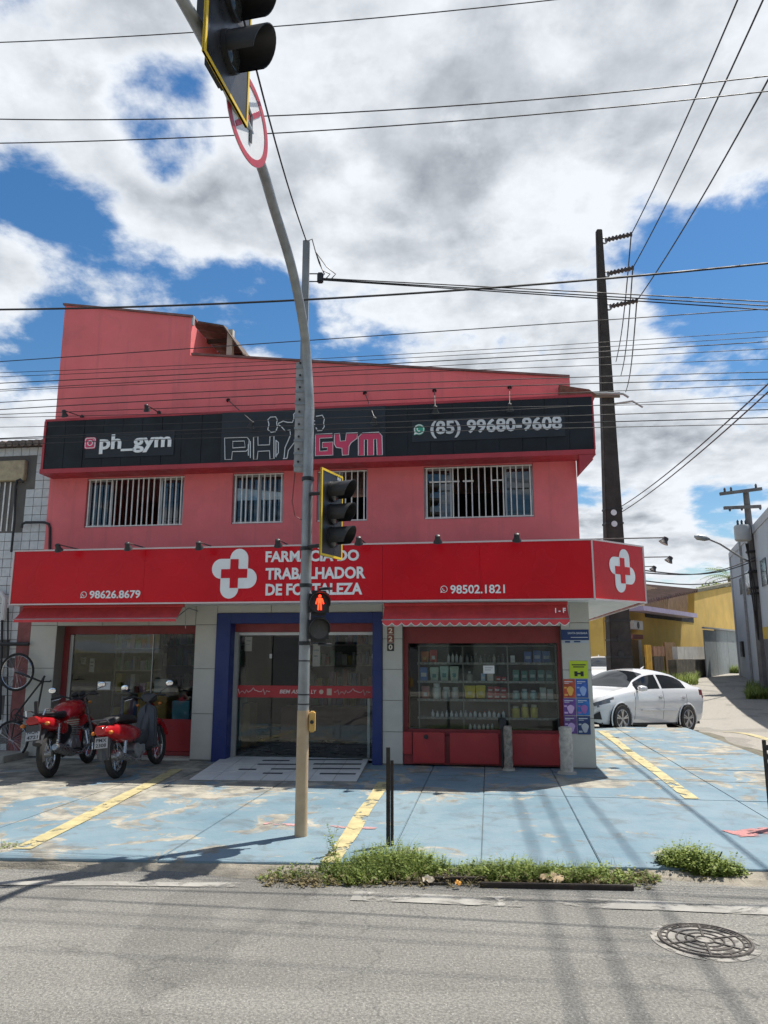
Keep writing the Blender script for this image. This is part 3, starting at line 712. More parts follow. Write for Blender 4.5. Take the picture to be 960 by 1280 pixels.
MB().prism([(sa0 + .02, -.01, sz1 - .06), (sa0 + .02, BS + .05, sz1 - .06), (sa1 - .02, BS + .05, sz1 - .06), (sa2 - .05, sb2, sz1 - .06), (sa2 - .05, sEnd, sz1 - .06), (.01, sEnd, sz1 - .06), (.01, -.01, sz1 - .06)], (0, 0, .03)).build('top_sheet', M_STEEL, can)
def cross_logo(c, hx, hz, fr, par):
    """four petals in a pinwheel around a red cross"""
    pet = [(-.2, .2), (.6, .2), (.6, .6)] + [(.2 + .4 * math.cos(a), .6 + .4 * math.sin(a)) for a in [R(10 * i) for i in range(1, 18)]] + [(-.2, .6)]
    for r in range(4):
        pts = []
        for (x, y) in pet:
            for _ in range(r): x, y = -y, x
            pts.append(fr(c, x * hx, y * hz, .004))
        d = fr(c, 0, 0, .010) - fr(c, 0, 0, .004)
        MB().prism(pts, d).build('logo_petal', M_WHITE, par)
    cr = [(-.18, -.58), (.18, -.58), (.18, -.18), (.58, -.18), (.58, .18), (.18, .18), (.18, .58), (-.18, .58), (-.18, .18), (-.58, .18), (-.58, -.18), (-.18, -.18)]
    MB().prism([fr(c, x * hx, y * hz, .012) for x, y in cr], fr(c, 0, 0, .015) - fr(c, 0, 0, .012)).build('logo_cross', M_SIGNRED, par)
c = fac(293, 717, BS); hz = (Z(686, 293, BS) - Z(748, 293, BS)) / 2
cross_logo(c, hz * .94, hz, lambda c, x, z, o: Vector((c.x + x, BS - o, c.z + z)), can)
cc = Vector((sa1, BS, 0)) + ch_d * dch * 1.414 * .545; cc.z = (sz0 + sz1) / 2 + .02
cross_logo(cc, .27 * 1.1, .315, lambda c, x, z, o: c + ch_d * x + ch_n * o + Vector((0, 0, z)), can)
def stext(body, u0, v0, u1, v1, b, par, m=M_WHITE, bold=.03, name='lettering', sp=1.0, depth=.008, shear=0.0):
    p, q = fac(u0, v1, b), fac(u1, v0, b); zc_ = (p.z + q.z) / 2
    um = (u0 + u1) / 2; h0, h1 = Z(v1, um, b), Z(v0, um, b)
    return fit_text(body, name, par, m, p.x, q.x, h0, h1, b - .003, bold, depth, sp, shear=shear)
o = stext('FARMACIA DO', 332, 688, 449, 702, BS, can, bold=.035)
p = fac(398, 686, BS); MB().prism([(p.x - .01, BS - .003, p.z + .0), (p.x + .02, BS - .003, p.z), (p.x + .05, BS - .003, p.z + .04), (p.x + .02, BS - .003, p.z + .04)], (0, -.008, 0)).build('lettering', M_WHITE, can)
stext('TRABALHADOR', 332, 709, 457, 724, BS, can, bold=.035)
stext('DE FORTALEZA', 332, 729, 453, 744, BS, can, bold=.035)
stext('98626.8679', 112, 738, 176, 748, BS, can, bold=.02)
stext('98502.1821', 563, 731, 631, 742, BS, can, bold=.02)
def phone_icon(u, v, rad, b, par, ring_m, disc_m=None):
    c = fac(u, v, b); y = b - .004
    if disc_m: MB().lathe([(rad, 0), (rad, .004)], (c.x, y + .004, c.z), (0, -1, 0), 24).build('icon_disc', disc_m, par)
    if disc_m: MB().prism([(c.x - rad * .98, y - .0005, c.z - rad * 1.05), (c.x - rad * .2, y - .0005, c.z - rad * .9), (c.x - rad * .85, y - .0005, c.z - rad * .25)], (0, -.003, 0)).build('icon_tail', disc_m, par)
    MB().torus((c.x, y - .004, c.z), (0, 1, 0), rad * .82, rad * .1, 24, 6).build('icon_ring', ring_m, par)
    MB().prism([(c.x - rad * .92, y - .004, c.z - rad * .95), (c.x - rad * .35, y - .004, c.z - rad * .78), (c.x - rad * .75, y - .004, c.z - rad * .35)], (0, -.004, 0)).build('icon_tail', ring_m, par)
    pts = [(c.x + rad * .42 * math.cos(R(a)) + rad * .08, y - .005, c.z + rad * .42 * math.sin(R(a)) + rad * .08) for a in range(160, 300, 20)]
    MB().tube(pts, [rad * .16, rad * .15, rad * .09, rad * .09, rad * .09, rad * .15, rad * .16], 6).build('icon_handset', ring_m, par)
phone_icon(105, 743.5, .055, BS, can, M_WHITE); phone_icon(555, 736.5, .055, BS, can, M_WHITE)

# ---- black gym sign
BGY = -.36
ga0 = (fac(55, 525, BGY).x + fac(52, 589, BGY).x) / 2; ga1 = fac(742, 530, BGY).x
gz0 = (Z(589, 52, BGY) + Z(567, 742, BGY)) / 2; gz1 = (Z(525, 55, BGY) + Z(496, 741, BGY)) / 2
gym = fthing('gym_sign', 'long black gym sign with white phone number and pink lettering on the upper floor', 'sign', (ga0 + ga1) / 2, BGY, gz0)
M_SB = mat('black_sign_sheet', (.012, .014, .017), .5, var=.3, scale=2, spec=.3, streak=.5, scol=(.008, .009, .011))
M_SB2 = mat('charcoal_vinyl', (.026, .030, .037), .5, spec=.3, var=.15, scale=2)
M_SRED = mat('red_sign_edge', (.40, .035, .045), .5, var=.15)
x = ga0 + .03; gm0, gm1 = fac(277, 545, BGY).x, fac(482, 535, BGY).x
def boards(x0, x1):
    n = round((x1 - x0) / .36); w = (x1 - x0) / n
    for k in range(n):
        d = rs.uniform(0, .008)
        MB().box(x0 + k * w + .0012, x0 + (k + 1) * w - .0012, BGY + d, BGY + .05, gz0 + .05, gz1 - .012).build('sign_board', M_SB, gym, bevel=.004)
MB().box(ga0 + .04, ga1 - .01, BGY + .055, BGY + .068, gz0 + .05, gz1 - .012).build('sign_backing', M_SB, gym)
boards(ga0 + .04, gm0); boards(gm1, ga1 - .01)
MB().box(gm0, gm1, BGY - .006, BGY + .05, gz0 + .045, gz1 - .010).build('sign_board', M_SB2, gym)
fr = MB(); fr.box(ga0, ga1, BGY + .005, BGY + .06, gz1 - .010, gz1 + .03); fr.box(ga0, ga0 + .038, BGY - .01, .0, gz0, gz1 - .011); fr.box(ga0, ga1, BGY - .03, -.004, gz0 - .03, gz0 + .044)
fr.box(ga1 - .009, ga1 + .012, BGY, 0, gz0 + .05, gz1 - .012)
fr.build('sign_frame', M_SRED, gym)
MB().box(ga0, ga1, BGY + .07, -.004, gz1 - .05, gz1 + .0).build('top_sheet', M_SRED, gym)
MB().prism([(aUR + .004, BGY - .02, gz0 - .032), (ga1 + .01, BGY - .02, gz0 - .032), (aUR + .004, BGY - .02, gz0 - .30)], (0, .05, 0)).build('bracket', M_SRED, gym)
MB().prism([(aUR + .004, -.08, gz0 - .032), (ga1 + .01, -.08, gz0 - .032), (aUR + .004, -.08, gz0 - .30)], (0, .05, 0)).build('bracket', M_SRED, gym)
GB = BGY - .008
tb = stext('ph_gym', 124, 542, 215, 566, GB, gym, bold=.03)
MB().box(fac(108, 550, BGY).x, fac(218, 550, BGY).x, BGY - .007, BGY - .001, Z(571, 160, BGY), Z(540, 160, BGY)).build('text_backing', M_SB2, gym)
MB().box(fac(515, 530, BGY).x, fac(706, 530, BGY).x, BGY - .007, BGY - .001, Z(549, 610, BGY), Z(521, 610, BGY)).build('text_backing', M_SB2, gym)
stext('(85) 99680-9608', 538, 523, 702, 545, GB, gym, mat('greyed_white', (.60, .60, .60), .5), bold=.03)
phone_icon(524, 537, .088, GB, gym, M_WHITE, mat('green_icon', (.03, .32, .20), .5))
M_PKI = mat('pink_icon', (.62, .05, .12), .5, var=.2)
def rrect(c, w, h, r, y, n=6):
    pts = []
    for (sx, sz, a0) in ((1, 1, 0), (-1, 1, 90), (-1, -1, 180), (1, -1, 270)):
        for i in range(n): a = R(a0 + 90 * i / (n - 1)); pts.append((c.x + sx * (w - r) + r * math.cos(a), y, c.z + sz * (h - r) + r * math.sin(a)))
    return pts
c = fac(113, 554, GB)
MB().prism(rrect(c, .10, .10, .035, GB - .002), (0, -.004, 0)).build('icon_square', M_PKI, gym)
MB().tube(rrect(c, .085, .085, .03, GB - .008), .007, 5, closed=True).build('icon_outline', M_WHITE, gym)
MB().torus((c.x, GB - .008, c.z), (0, 1, 0), .042, .008, 20, 6).build('icon_ring', M_WHITE, gym)
MB().ell((c.x + .052, GB - .008, c.z + .052), (.008, .004, .008)).build('icon_dot', M_WHITE, gym)
gp = lambda X, Y: fac(260 + X / 4, 500 + Y / 4, GB - .004)
M_OUT = mat('white_outline', (.66, .66, .66), .5)
def stroke(pts, closed=False, r=.0085, nm='logo_outline'):
    MB().tube([gp(*p) for p in pts], r, 5, closed=closed).build(nm, M_OUT, gym)
stroke([(85, 298), (83, 190), (195, 186), (206, 200), (202, 245), (190, 256), (122, 258), (118, 297)], True)
stroke([(124, 207), (182, 205), (186, 236), (124, 240)], True)
stroke([(228, 186), (250, 183), (250, 226), (308, 224), (310, 182), (330, 181), (330, 293), (310, 295), (308, 254), (250, 257), (246, 296), (228, 297)], True)
stroke([(212, 206), (212, 290)]); stroke([(202, 222), (202, 278)]); stroke([(340, 200), (340, 286)]); stroke([(340, 203), (352, 212), (352, 264), (340, 280)])
stroke([(380, 293), (385, 238), (400, 205), (412, 175), (410, 150), (386, 155), (366, 132), (352, 124)])
stroke([(350, 118), (376, 106), (398, 112), (422, 112), (430, 92), (428, 72), (440, 60), (462, 60), (472, 76), (468, 96), (480, 112), (510, 110), (535, 104)])
stroke([(395, 291), (402, 252), (432, 212), (470, 215), (498, 245), (505, 290)]); stroke([(375, 293), (395, 292)])
stroke([(535, 120), (505, 152), (492, 150), (492, 180), (500, 205)])
stroke([(300, 98), (312, 86), (338, 84), (347, 100), (343, 115), (348, 135), (338, 158), (316, 162), (299, 148), (305, 122)], True)
stroke([(540, 82), (572, 76), (582, 95), (578, 115), (582, 132), (570, 152), (548, 154), (540, 138)])
M_GP = mat('pink_lettering', (.56, .045, .11), .5)
for poly in ([(537, 172), (622, 168), (622, 189), (559, 192), (559, 256), (597, 254), (597, 238), (572, 240), (572, 213), (625, 210), (625, 276), (537, 280)],
             [(632, 169), (658, 167), (662, 206), (688, 204), (692, 166), (748, 164), (746, 192), (716, 214), (706, 232), (703, 275), (672, 277), (670, 242), (642, 238), (632, 220)],
             [(752, 185), (772, 166), (854, 161), (870, 180), (873, 275), (846, 276), (843, 196), (829, 197), (829, 276), (798, 277), (798, 198), (782, 199), (782, 278), (752, 278)]):
    pts = [gp(*p) for p in poly]
    MB().prism(pts, (0, -.004, 0)).build('logo_letter', M_GP, gym)
    MB().tube([p + Vector((0, -.005, 0)) for p in pts], .007, 5, closed=True).build('logo_outline', M_OUT, gym)

# ---- awnings below the red sign
M_AWN = mat('red_awning_cloth', (.60, .055, .06), .75, var=.14, scale=5, bump=.2, bscale=25)
def awning(u0, u1, v0, v1, label, scallop):
    b0, b1 = -.62, -.86
    p, q = fac(u0, v1, b1), fac(u1, v1, b1); zt = Z(v0, (u0 + u1) / 2, b0); zb = Z(v1, (u0 + u1) / 2, b1)
    zm = zb + .085 if scallop else zb + .04
    a0, a1 = p.x, q.x
    root = fthing('awning', label, 'awning', (a0 + a1) / 2, b0, zb)
    n = 80; vs = []; rows = 5
    for i in range(n + 1):
        x = a0 + (a1 - a0) * i / n
        sag = .006 * math.sin(i * .9) + .004 * math.sin(i * 2.3)
        for j in range(rows):
            t = j / (rows - 1); vs.append((x, b0 + (b1 - b0) * t + sag * math.sin(math.pi * t), zt + (zm - zt) * t - .012 * math.sin(math.pi * t)))
    fs = [(i * rows + j, i * rows + j + 1, (i + 1) * rows + j + 1, (i + 1) * rows + j) for i in range(n) for j in range(rows - 1)]
    MB().add(vs, fs).build('canopy', M_AWN, root)
    ns = 19 if scallop else 1; m = MB(); edge = []
    per = 8
    N = ns * per if scallop else 40
    for i in range(N + 1):
        x = a0 + (a1 - a0) * i / N; t = (i % per) / per
        dz = (.045 * math.sin(math.pi * t)) if scallop else 0
        edge.append((x, b1 - .002 - .006 * math.sin(i * .7), zm - (.042 + dz if scallop else .045)))
    vs = [(e[0], b1 - .001, zm) for e in edge] + edge
    k = len(edge); m.add(vs, [(i, i + 1, k + i + 1, k + i) for i in range(k - 1)])
    val = m.build('valance', M_AWN, root)
    if scallop: MB().tube([(e[0], e[1] - .002, e[2]) for e in edge], .0065, 5).build('edge_trim', mat('cream_piping', (.70, .60, .56), .7), val)
    MB().cyl((a0 - .01, b1 + .01, zm), (a1 + .01, b1 + .01, zm), .012, n=8).build('front_bar', M_STEEL, root)
    MB().cyl((a0 - .01, b0, zt), (a1 + .01, b0, zt), .028, n=10).build('roller', M_AWN, root)
    for x in (a0 + .02, a1 - .02):
        MB().tube([(x, .0, zt - .05), (x, b0 * .6, zt - .02), (x, b1 + .01, zm)], .009, 6).build('arm', M_STEEL, root)
    MB().cyl((a1 + .03, b0, zt - .02), (a1 + .03, b0 + .05, zt - .34), .006, n=6).build('crank', M_STEEL, root)
    return root, zt, zm
awning(17, 220, 758, 777, 'rolled-in plain red awning at the left end, above the motorbikes', False)
r_, zt_, zm_ = awning(478, 712, 755, 782, 'red awning with scalloped white-piped edge over the product window', True)
stext('I - F', 694, 760, 707, 766, -.86, r_, bold=.02, name='awning_print')
print('canopy', sa0, sa1, sz0, sz1, dch)

# ---- floodlights on brackets
def lamp(root_label, base, head, group, frame='f', big=1.0):
    base, head = Vector(base), Vector(head)
    r = fthing('sign_floodlight', root_label, 'floodlight', *base, group=group)
    MB().lathe([(.035, 0), (.035, .02)], base, (head - base), 10).build('mount', M_BLACK, r)
    MB().tube([base, head], .009 * big, 6).build('arm', mat('dark_lamp_arm', (.09, .085, .08), .6, .3), r)
    d = (head - base).normalized(); d.z = 0; d.normalize()
    h = MB(); c = head + Vector((0, 0, -.02))
    tilt = Vector((0, 0, -1)) * .8 - d * .5; tilt.normalize()
    big *= .78; h.lathe([(.02, -.03), (.045 * big, -.02), (.05 * big, .03), (.085 * big, .085)], c, tilt, 10)
    hd = h.build('head', M_BLACK, r)
    MB().lathe([(.078 * big, .086), (.078 * big, .088)], c, tilt, 10).build('lens', mat('lamp_lens', (.14, .14, .13), .2), hd)
    return r
ordn = ['first', 'second', 'third', 'fourth', 'fifth', 'sixth', 'seventh']
for i, (u, v) in enumerate(((72, 683), (159, 681), (248, 680), (347, 677), (448, 674), (547, 672), (646, 670))):
    h = fac(u, v, -1.22); lamp('small black floodlight above the red sign, %s from the left' % ordn[i], (h.x, -.0, sz1 + .05), (h.x, -1.22, h.z + .03), 'floodlights along the red sign')
for i, (u, v, u2, v2) in enumerate(((80, 513, 103, 521), (183, 506, 199, 516), (285, 500, 315, 527), (456, 491, 468, 522), (543, 488, 544, 508), (637, 484, 637, 505))):
    p = fac(u, v, 0); h = fac(u2, v2, -.52)
    if i < 2: p = fac(u2, v2, 0); h = fac(u, v, -.55)
    lamp('bracket floodlight on the pink wall above the black sign, %s from the left' % ordn[i], p, h, 'floodlights above the black sign', big=.9)
for i, (u, v, b) in enumerate(((832, 672, 1.2), (838, 696, 3.2), (818, 708, 5.2))):
    h = fac(u, v, b); lamp('floodlight reaching out over the side street, %s' % ('nearest of three', 'middle of three', 'farthest of three')[i], (aUR, b, h.z + .0), (h.x, b, h.z), 'floodlights on the side wall', big=1.25)

# ---- plates and posters on the corner pier and the house number
M_NAVY = mat('navy_plate', C(22, 52, 100), .45, var=.15); M_CY = mat('dim_white_print', (.55, .58, .62), .5)
PB = -.004
def plate(name, u0, u1, v0, v1, m, label, cat, b=PB, th=.006):
    um = (u0 + u1) / 2; vm = (v0 + v1) / 2; x0, x1 = fac(u0, vm, b).x, fac(u1, vm, b).x; z0, z1 = Z(v1, um, b), Z(v0, um, b)
    r = fthing(name, label, cat, (x0 + x1) / 2, b, z0)
    MB().box(x0, x1, b - th, b, z0, z1).build('sheet', m, r)
    return r, x0, x1, z0, z1, b - th
def band_(r, x0, x1, z0, z1, y, m, s0, s1, t0, t1, nm='print', th=.0015):
    MB().box(x0 + (x1 - x0) * s0, x0 + (x1 - x0) * s1, y - th, y - .0003, z0 + (z1 - z0) * t0, z0 + (z1 - z0) * t1).build(nm, m, r)
q = plate('notice_plate', 701, 736, 787, 800, M_NAVY, 'navy blue plate at the top of the corner pier', 'plate')
fit_text('SANTA BARBARA', 'print', q[0], M_CY, q[1] + .1, q[2] - .02, q[3] + .085, q[3] + .115, q[5], .01, .001); band_(*q, M_CY, .35, .96, .22, .28)
q = plate('notice_plate', 703, 735, 800.5, 804, mat('pale_blue_print', (.40, .44, .50), .5), 'pale strip below the navy plate on the corner pier', 'plate')
band_(*q, M_NAVY, .1, .3, .2, .8); band_(*q, M_NAVY, .45, .7, .3, .8)
q = plate('notice', 712, 735, 826, 848, mat('lime_paper', (.50, .62, .03), .6), 'lime green notice on the corner pier', 'notice')
for (a, b_, c, d) in ((.12, .88, .74, .80), (.2, .8, .62, .68), (.25, .42, .12, .40), (.58, .75, .12, .40), (.42, .58, .22, .32)): band_(*q, M_BLACK, a, b_, c, d)
post = [(704, 719, 849, 872, (.45, .07, .03), 'orange poster on the corner pier, left of the blue one'), (720, 735, 849, 872, (.03, .10, .38), 'bright blue poster on the corner pier under the lime notice'),
        (704, 720, 873, 894, (.13, .05, .24), 'purple poster on the corner pier below the orange one'), (721, 737, 873, 894, (.02, .14, .42), 'blue poster with violet top on the corner pier'),
        (705, 721, 895, 917, (.11, .05, .20), 'lowest purple poster on the corner pier beside the white bollard'), (722, 738, 895, 918, (.012, .035, .12), 'lowest navy poster on the corner pier')]
for i, (u0, u1, v0, v1, c, lab) in enumerate(post):
    q = plate('poster', u0, u1, v0, v1, mat('poster_%d' % i, c, .4, var=.35, scale=14), lab, 'poster')
    band_(*q, M_CY, .1, .8, .84, .89); band_(*q, M_CY, .1, .5, .76, .79)
    acc = [(.75, .40, .08), (.30, .42, .70), (.60, .40, .62), (.30, .12, .35), (.5, .35, .6), (.45, .48, .52)][i]
    m_ = mat('poster_accent_%d' % i, acc, .5)
    x0, x1, z0, z1, y = q[1:]
    pts = [(x0 + (x1 - x0) * (.58 + .26 * math.cos(a) * (1 + .2 * math.sin(3 * a))), y - .0005, z0 + (z1 - z0) * (.36 + .26 * math.sin(a))) for a in [R(20 * k) for k in range(18)]]
    MB().prism(pts, (0, -.001, 0)).build('print', m_, q[0]); band_(*q, m_, .08, .35, .1, .2); band_(*q, m_, .08, .3, .5, .58)
hn = fthing('house_number', 'three stacked digit tiles on the pier between door and product window', 'house number', fac(488, 800, PB).x, PB, Z(813, 488, PB))
for i, (ch, c) in enumerate((('2', (.22, .06, .035)), ('2', (.22, .06, .035)), ('0', (.03, .03, .028)))):
    v0 = 783.5 + i * 10.3; x0, x1 = fac(484, v0, PB).x, fac(492.5, v0, PB).x; z1, z0 = Z(v0, 488, PB), Z(v0 + 9.6, 488, PB)
    dtile = MB().box(x0, x1, PB - .008, PB, z0, z1).build('digit_tile', mat('digit_tile_%d' % (i // 2), c, .4), hn, bevel=.002)
    fit_text(ch, 'digit', dtile, mat('cream_digit', (.70, .62, .48), .5), x0 + .022, x1 - .022, z0 + .018, z1 - .018, PB - .0085, .03, .002)
# ================================================================== THINGS INSIDE THE SHOP WINDOWS
M_SHELF = mat('shelf_metal', (.30, .29, .26), .5, .2, var=.15)
BSH = .50
rack = fthing('display_shelf', 'open display shelf of metal and glass behind the product window', 'shelf', (g0 + g1) / 2, BSH, .06)
sx0, sx1 = fac(522, 850, BSH).x, fac(697, 850, BSH).x
SHV = [829, 852, 875, 897.5]
for v in SHV: MB().box(sx0, sx1, BSH - .02, BSH + .28, Z(v, 610, BSH) - .012, Z(v, 610, BSH)).build('shelf_board', M_SHELF, rack)
MB().box(sx0, sx1, BSH - .02, BSH + .3, Z(808, 610, BSH), Z(808, 610, BSH) + .014).build('shelf_board', M_SHELF, rack)
for v in SHV: MB().box(sx0, sx1, BSH - .026, BSH - .0205, Z(v, 610, BSH) - .022, Z(v, 610, BSH) + .012).build('price_strip', mat('price_strip', (.34, .34, .31), .5, var=.5, scale=30), rack)
for u in (524, 579, 635, 696): MB().box(fac(u, 850, BSH).x - .01, fac(u, 850, BSH).x + .01, BSH - .035, BSH - .022, .06, Z(808, 610, BSH)).build('upright', M_SHELF, rack)
MB().box(sx0, sx1, BSH + .31, BSH + .33, .06, Z(808, 610, BSH)).build('back_panel', mat('shelf_back', (.12, .125, .12), .7, var=.2), rack)
ORD = ordn + ['eighth', 'ninth', 'tenth', 'eleventh', 'twelfth', 'thirteenth', 'fourteenth', 'fifteenth', 'sixteenth']
def product(kind, u, v0, v1, w, c, label, cat, group=None, c2=None, b=None):
    """v0 top, v1 base pixel rows; w width in pixels"""
    b = BSH + .06 if b is None else b; p = fac(u, v1, b); h = (Z(v0, u, b) - p.z) * rs.uniform(.86, 1.06); wd = w / 80.0 * rs.uniform(.86, 1.02)
    key = 'pack_%02d%02d%02d' % tuple(int(x * 99) for x in c); m = mat(key, tuple(min(.85, x * 1.35) for x in c), .4, var=.12, scale=20)
    c2 = c2 or (.7, .7, .68); m2 = mat('pack2_%02d%02d%02d' % tuple(int(x * 99) for x in c2), c2, .45, var=.1, scale=20)
    z0 = p.z + .002
    r = fthing(cat.replace(' ', '_'), label, cat, p.x, b, z0, group)
    if kind == 'box':
        MB().box(p.x - wd / 2, p.x + wd / 2, b - .04, b + .04, z0, z0 + h).build('carton', m, r, bevel=.003)
        MB().box(p.x - wd * .36, p.x + wd * .36, b - .0425, b - .0405, z0 + h * .35, z0 + h * .62).build('pack_label', m2, r)
    elif kind == 'jar':
        q = wd / 2; MB().lathe([(q * .9, 0), (q, .01), (q, h * .74), (q * .72, h * .82)], (p.x, b, z0), n=14).build('body', m, r)
        MB().lathe([(q * .8, h * .82), (q * .8, h)], (p.x, b, z0), n=14).build('lid', m2, r)
    elif kind == 'bottle':
        q = wd / 2; MB().lathe([(q * .9, 0), (q, .01), (q, h * .6), (q * .4, h * .78), (q * .36, h * .84)], (p.x, b, z0), n=12).build('body', m, r)
        MB().lathe([(q * .45, h * .84), (q * .45, h)], (p.x, b, z0), n=10).build('cap', m2, r)
    else:
        q = wd / 2; pts = [(p.x - q * .78, b, z0), (p.x + q * .78, b, z0), (p.x + q, b, z0 + h * .9), (p.x + q * .9, b, z0 + h), (p.x - q * .9, b, z0 + h), (p.x - q, b, z0 + h * .9)]
        mb = MB(); k = len(pts); cen = [(p.x, b - .045, z0 + h * .35), (p.x, b + .045, z0 + h * .35)]
        mb.add(pts + cen, [(i, (i + 1) % k, k) for i in range(k)] + [((i + 1) % k, i, k + 1) for i in range(k)])
        mb.build('pouch', m, r)
        MB().prism([(p.x - q * .4, b - .046, z0 + h * .28), (p.x + q * .4, b - .046, z0 + h * .28), (p.x + q * .4, b - .046, z0 + h * .55), (p.x - q * .4, b - .046, z0 + h * .55)], (0, -.002, 0)).build('pack_label', m2, r)
    return r
product('pouch', 531, 812, 829, 11, (.50, .16, .04), 'orange pouch on the top display shelf, far left', 'pouch', c2=(.6, .4, .08))
product('pouch', 542, 813, 829, 11, (.50, .04, .05), 'red pouch on the top display shelf beside the orange one', 'pouch')
for i in range(4): product('bottle', 561 + i * 5, 815, 829, 4, (.62, .62, .60), 'slim white bottle in the row of four on the top shelf, ' + ORD[i] + ' from left', 'bottle', 'slim white bottles on the top shelf', c2=(.2, .2, .2))
for i in range(9): product('bottle', 584 + i * 5.6, 817 + 2 * (i % 2), 829, 4.5, (.12, .13, .12) if i % 3 else (.32, .31, .29), 'small dull bottle in the middle of the top shelf, ' + ORD[i] + ' from left', 'bottle', 'small dull bottles on the top shelf', c2=(.3, .3, .3))
product('box', 641, 819, 829, 6, (.66, .66, .64), 'small white carton on the top shelf right of the bottles', 'carton')
for i in range(3): product('box', 660 + i * 11.5, 813, 829, 9.5, (.06, .12, .33), 'blue carton in the row of three on the top shelf, ' + ORD[i] + ' from left', 'carton', 'blue cartons on the top shelf', c2=(.4, .45, .55))
product('box', 530, 834, 852, 10, (.10, .20, .45), 'blue and white pack at the left end of the second shelf', 'carton')
for i, c in enumerate(((.40, .50, .42), (.34, .50, .44), (.44, .52, .42))): product('pouch', 543 + i * 12.5, 833, 852, 12, c, 'pale green pouch on the second shelf, %s of three' % ordn[i], 'pouch', 'pale green pouches on the second shelf', c2=(.05, .25, .25))
product('bottle', 587, 838, 852, 8, (.20, .21, .20), 'grey bottle on the second shelf', 'bottle')
product('box', 604, 842, 852, 6, (.30, .42, .62), 'light blue carton under the white notice on the second shelf', 'carton')
product('box', 613, 842, 852, 8, (.60, .50, .46), 'cream carton right of the light blue one on the second shelf', 'carton')
for i in range(2): product('box', 623 + i * 7, 846, 852, 5.5, (.42, .05, .06), 'small red carton on the second shelf, ' + ORD[i] + ' from left', 'carton', 'small red cartons on the second shelf')
for i in range(5): product('box', 645 + i * 10.4, 838, 852, 8.2, (.05, .20 - .02 * i, .15), 'dark green carton at the right of the second shelf, ' + ORD[i] + ' from left', 'carton', 'green cartons on the second shelf', c2=(.4, .5, .46))
product('pouch', 532, 857, 875, 12, (.42, .18, .16), 'dusty red pouch at the left of the third shelf', 'pouch')
product('jar', 546, 854, 875, 12, (.55, .56, .52), 'large white jar on the third shelf', 'jar')
for i in range(2): product('jar', 558 + i * 11, 857, 875, 10, (.42, .43, .40), 'grey jar on the third shelf left of the yellow pouches, ' + ORD[i] + ' from left', 'jar', 'grey jars on the third shelf')
for i in range(2): product('pouch', 587.5 + i * 13.5, 855, 873, 14, (.66, .47, .02), 'bright yellow pouch on the third shelf, %s of the pair' % ('left', 'right')[i], 'pouch', 'yellow pouches on the third shelf', c2=(.75, .66, .3))
for i in range(3):
    for j in range(2): product('box', 613 + i * 8.3, 858.5 + 8.2 * j, 866.5 + 8.2 * j, 7.4, (.34, .03, .05), 'dark red carton in the block of six on the third shelf, %s row, %s' % (('upper', 'lower')[j], ('left', 'middle', 'right')[i]), 'carton', 'dark red cartons on the third shelf', c2=(.6, .5, .5))
for i in range(3): product('jar', 645 + i * 11, 862, 875, 9, (.20, .38, .40), 'teal jar on the third shelf right, ' + ORD[i] + ' from left', 'jar', 'teal jars on the third shelf', c2=(.55, .62, .62))
for i in range(2): product('box', 679 + i * 9, 860, 875, 8, (.36, .40, .38), 'pale carton at the right end of the third shelf, ' + ORD[i] + ' from left', 'carton', 'pale cartons on the third shelf')
for i in range(16): product('bottle', 541 + i * 5.9, 887 + (i % 3), 897.5, 4.2, (.68, .68, .66), 'tiny white bottle in the long row on the fourth shelf, ' + ORD[i] + ' from left', 'bottle', 'tiny white bottles on the fourth shelf', c2=(.6, .15, .15) if i > 7 else (.65, .65, .65))
for i in range(3): product('jar', 645 + i * 11.5, 881, 897.5, 9.5, (.55, .47, .10), 'yellow jar on the fourth shelf, ' + ORD[i] + ' from left', 'jar', 'yellow jars on the fourth shelf', c2=(.6, .58, .45))
for i in range(6): product('bottle', 588 + i * 5.5, 905, 911.5, 4, (.6, .6, .58), 'tiny white jar at the foot of the display window, ' + ORD[i] + ' from left', 'bottle', 'tiny jars at the foot of the display', b=.30)
M_PAPER = mat('white_paper', (.72, .73, .72), .7, var=.05)
def note(u0, u1, v0, v1, b, label, m=M_PAPER, cat='notice'):
    q = plate('paper_notice', u0, u1, v0, v1, m, label, cat, b=b, th=.002)
    band_(*q, M_STEEL, .15, .85, .68, .76, th=.0006); band_(*q, M_STEEL, .15, .7, .42, .5, th=.0006)
note(604, 618, 832, 842, B3 - .002, 'white paper notice stuck on the product window')
note(122, 138, 852, 862, BG + .004, 'white paper notice stuck on the left shop window')
note(101, 107, 822, 830, BG + .6, 'small white paper high up inside the left shop, left one'); note(112, 118, 823, 840, BG + .6, 'small white paper inside the left shop, right one')
note(306, 315, 796, 814, BD + .02, 'pale paper notice on the left glass door', mat('pinkish_paper', (.55, .46, .42), .7))
note(391, 400, 805, 833, BD + .02, 'pale paper notice on the middle glass door behind the signal pole', MATS['pinkish_paper'])
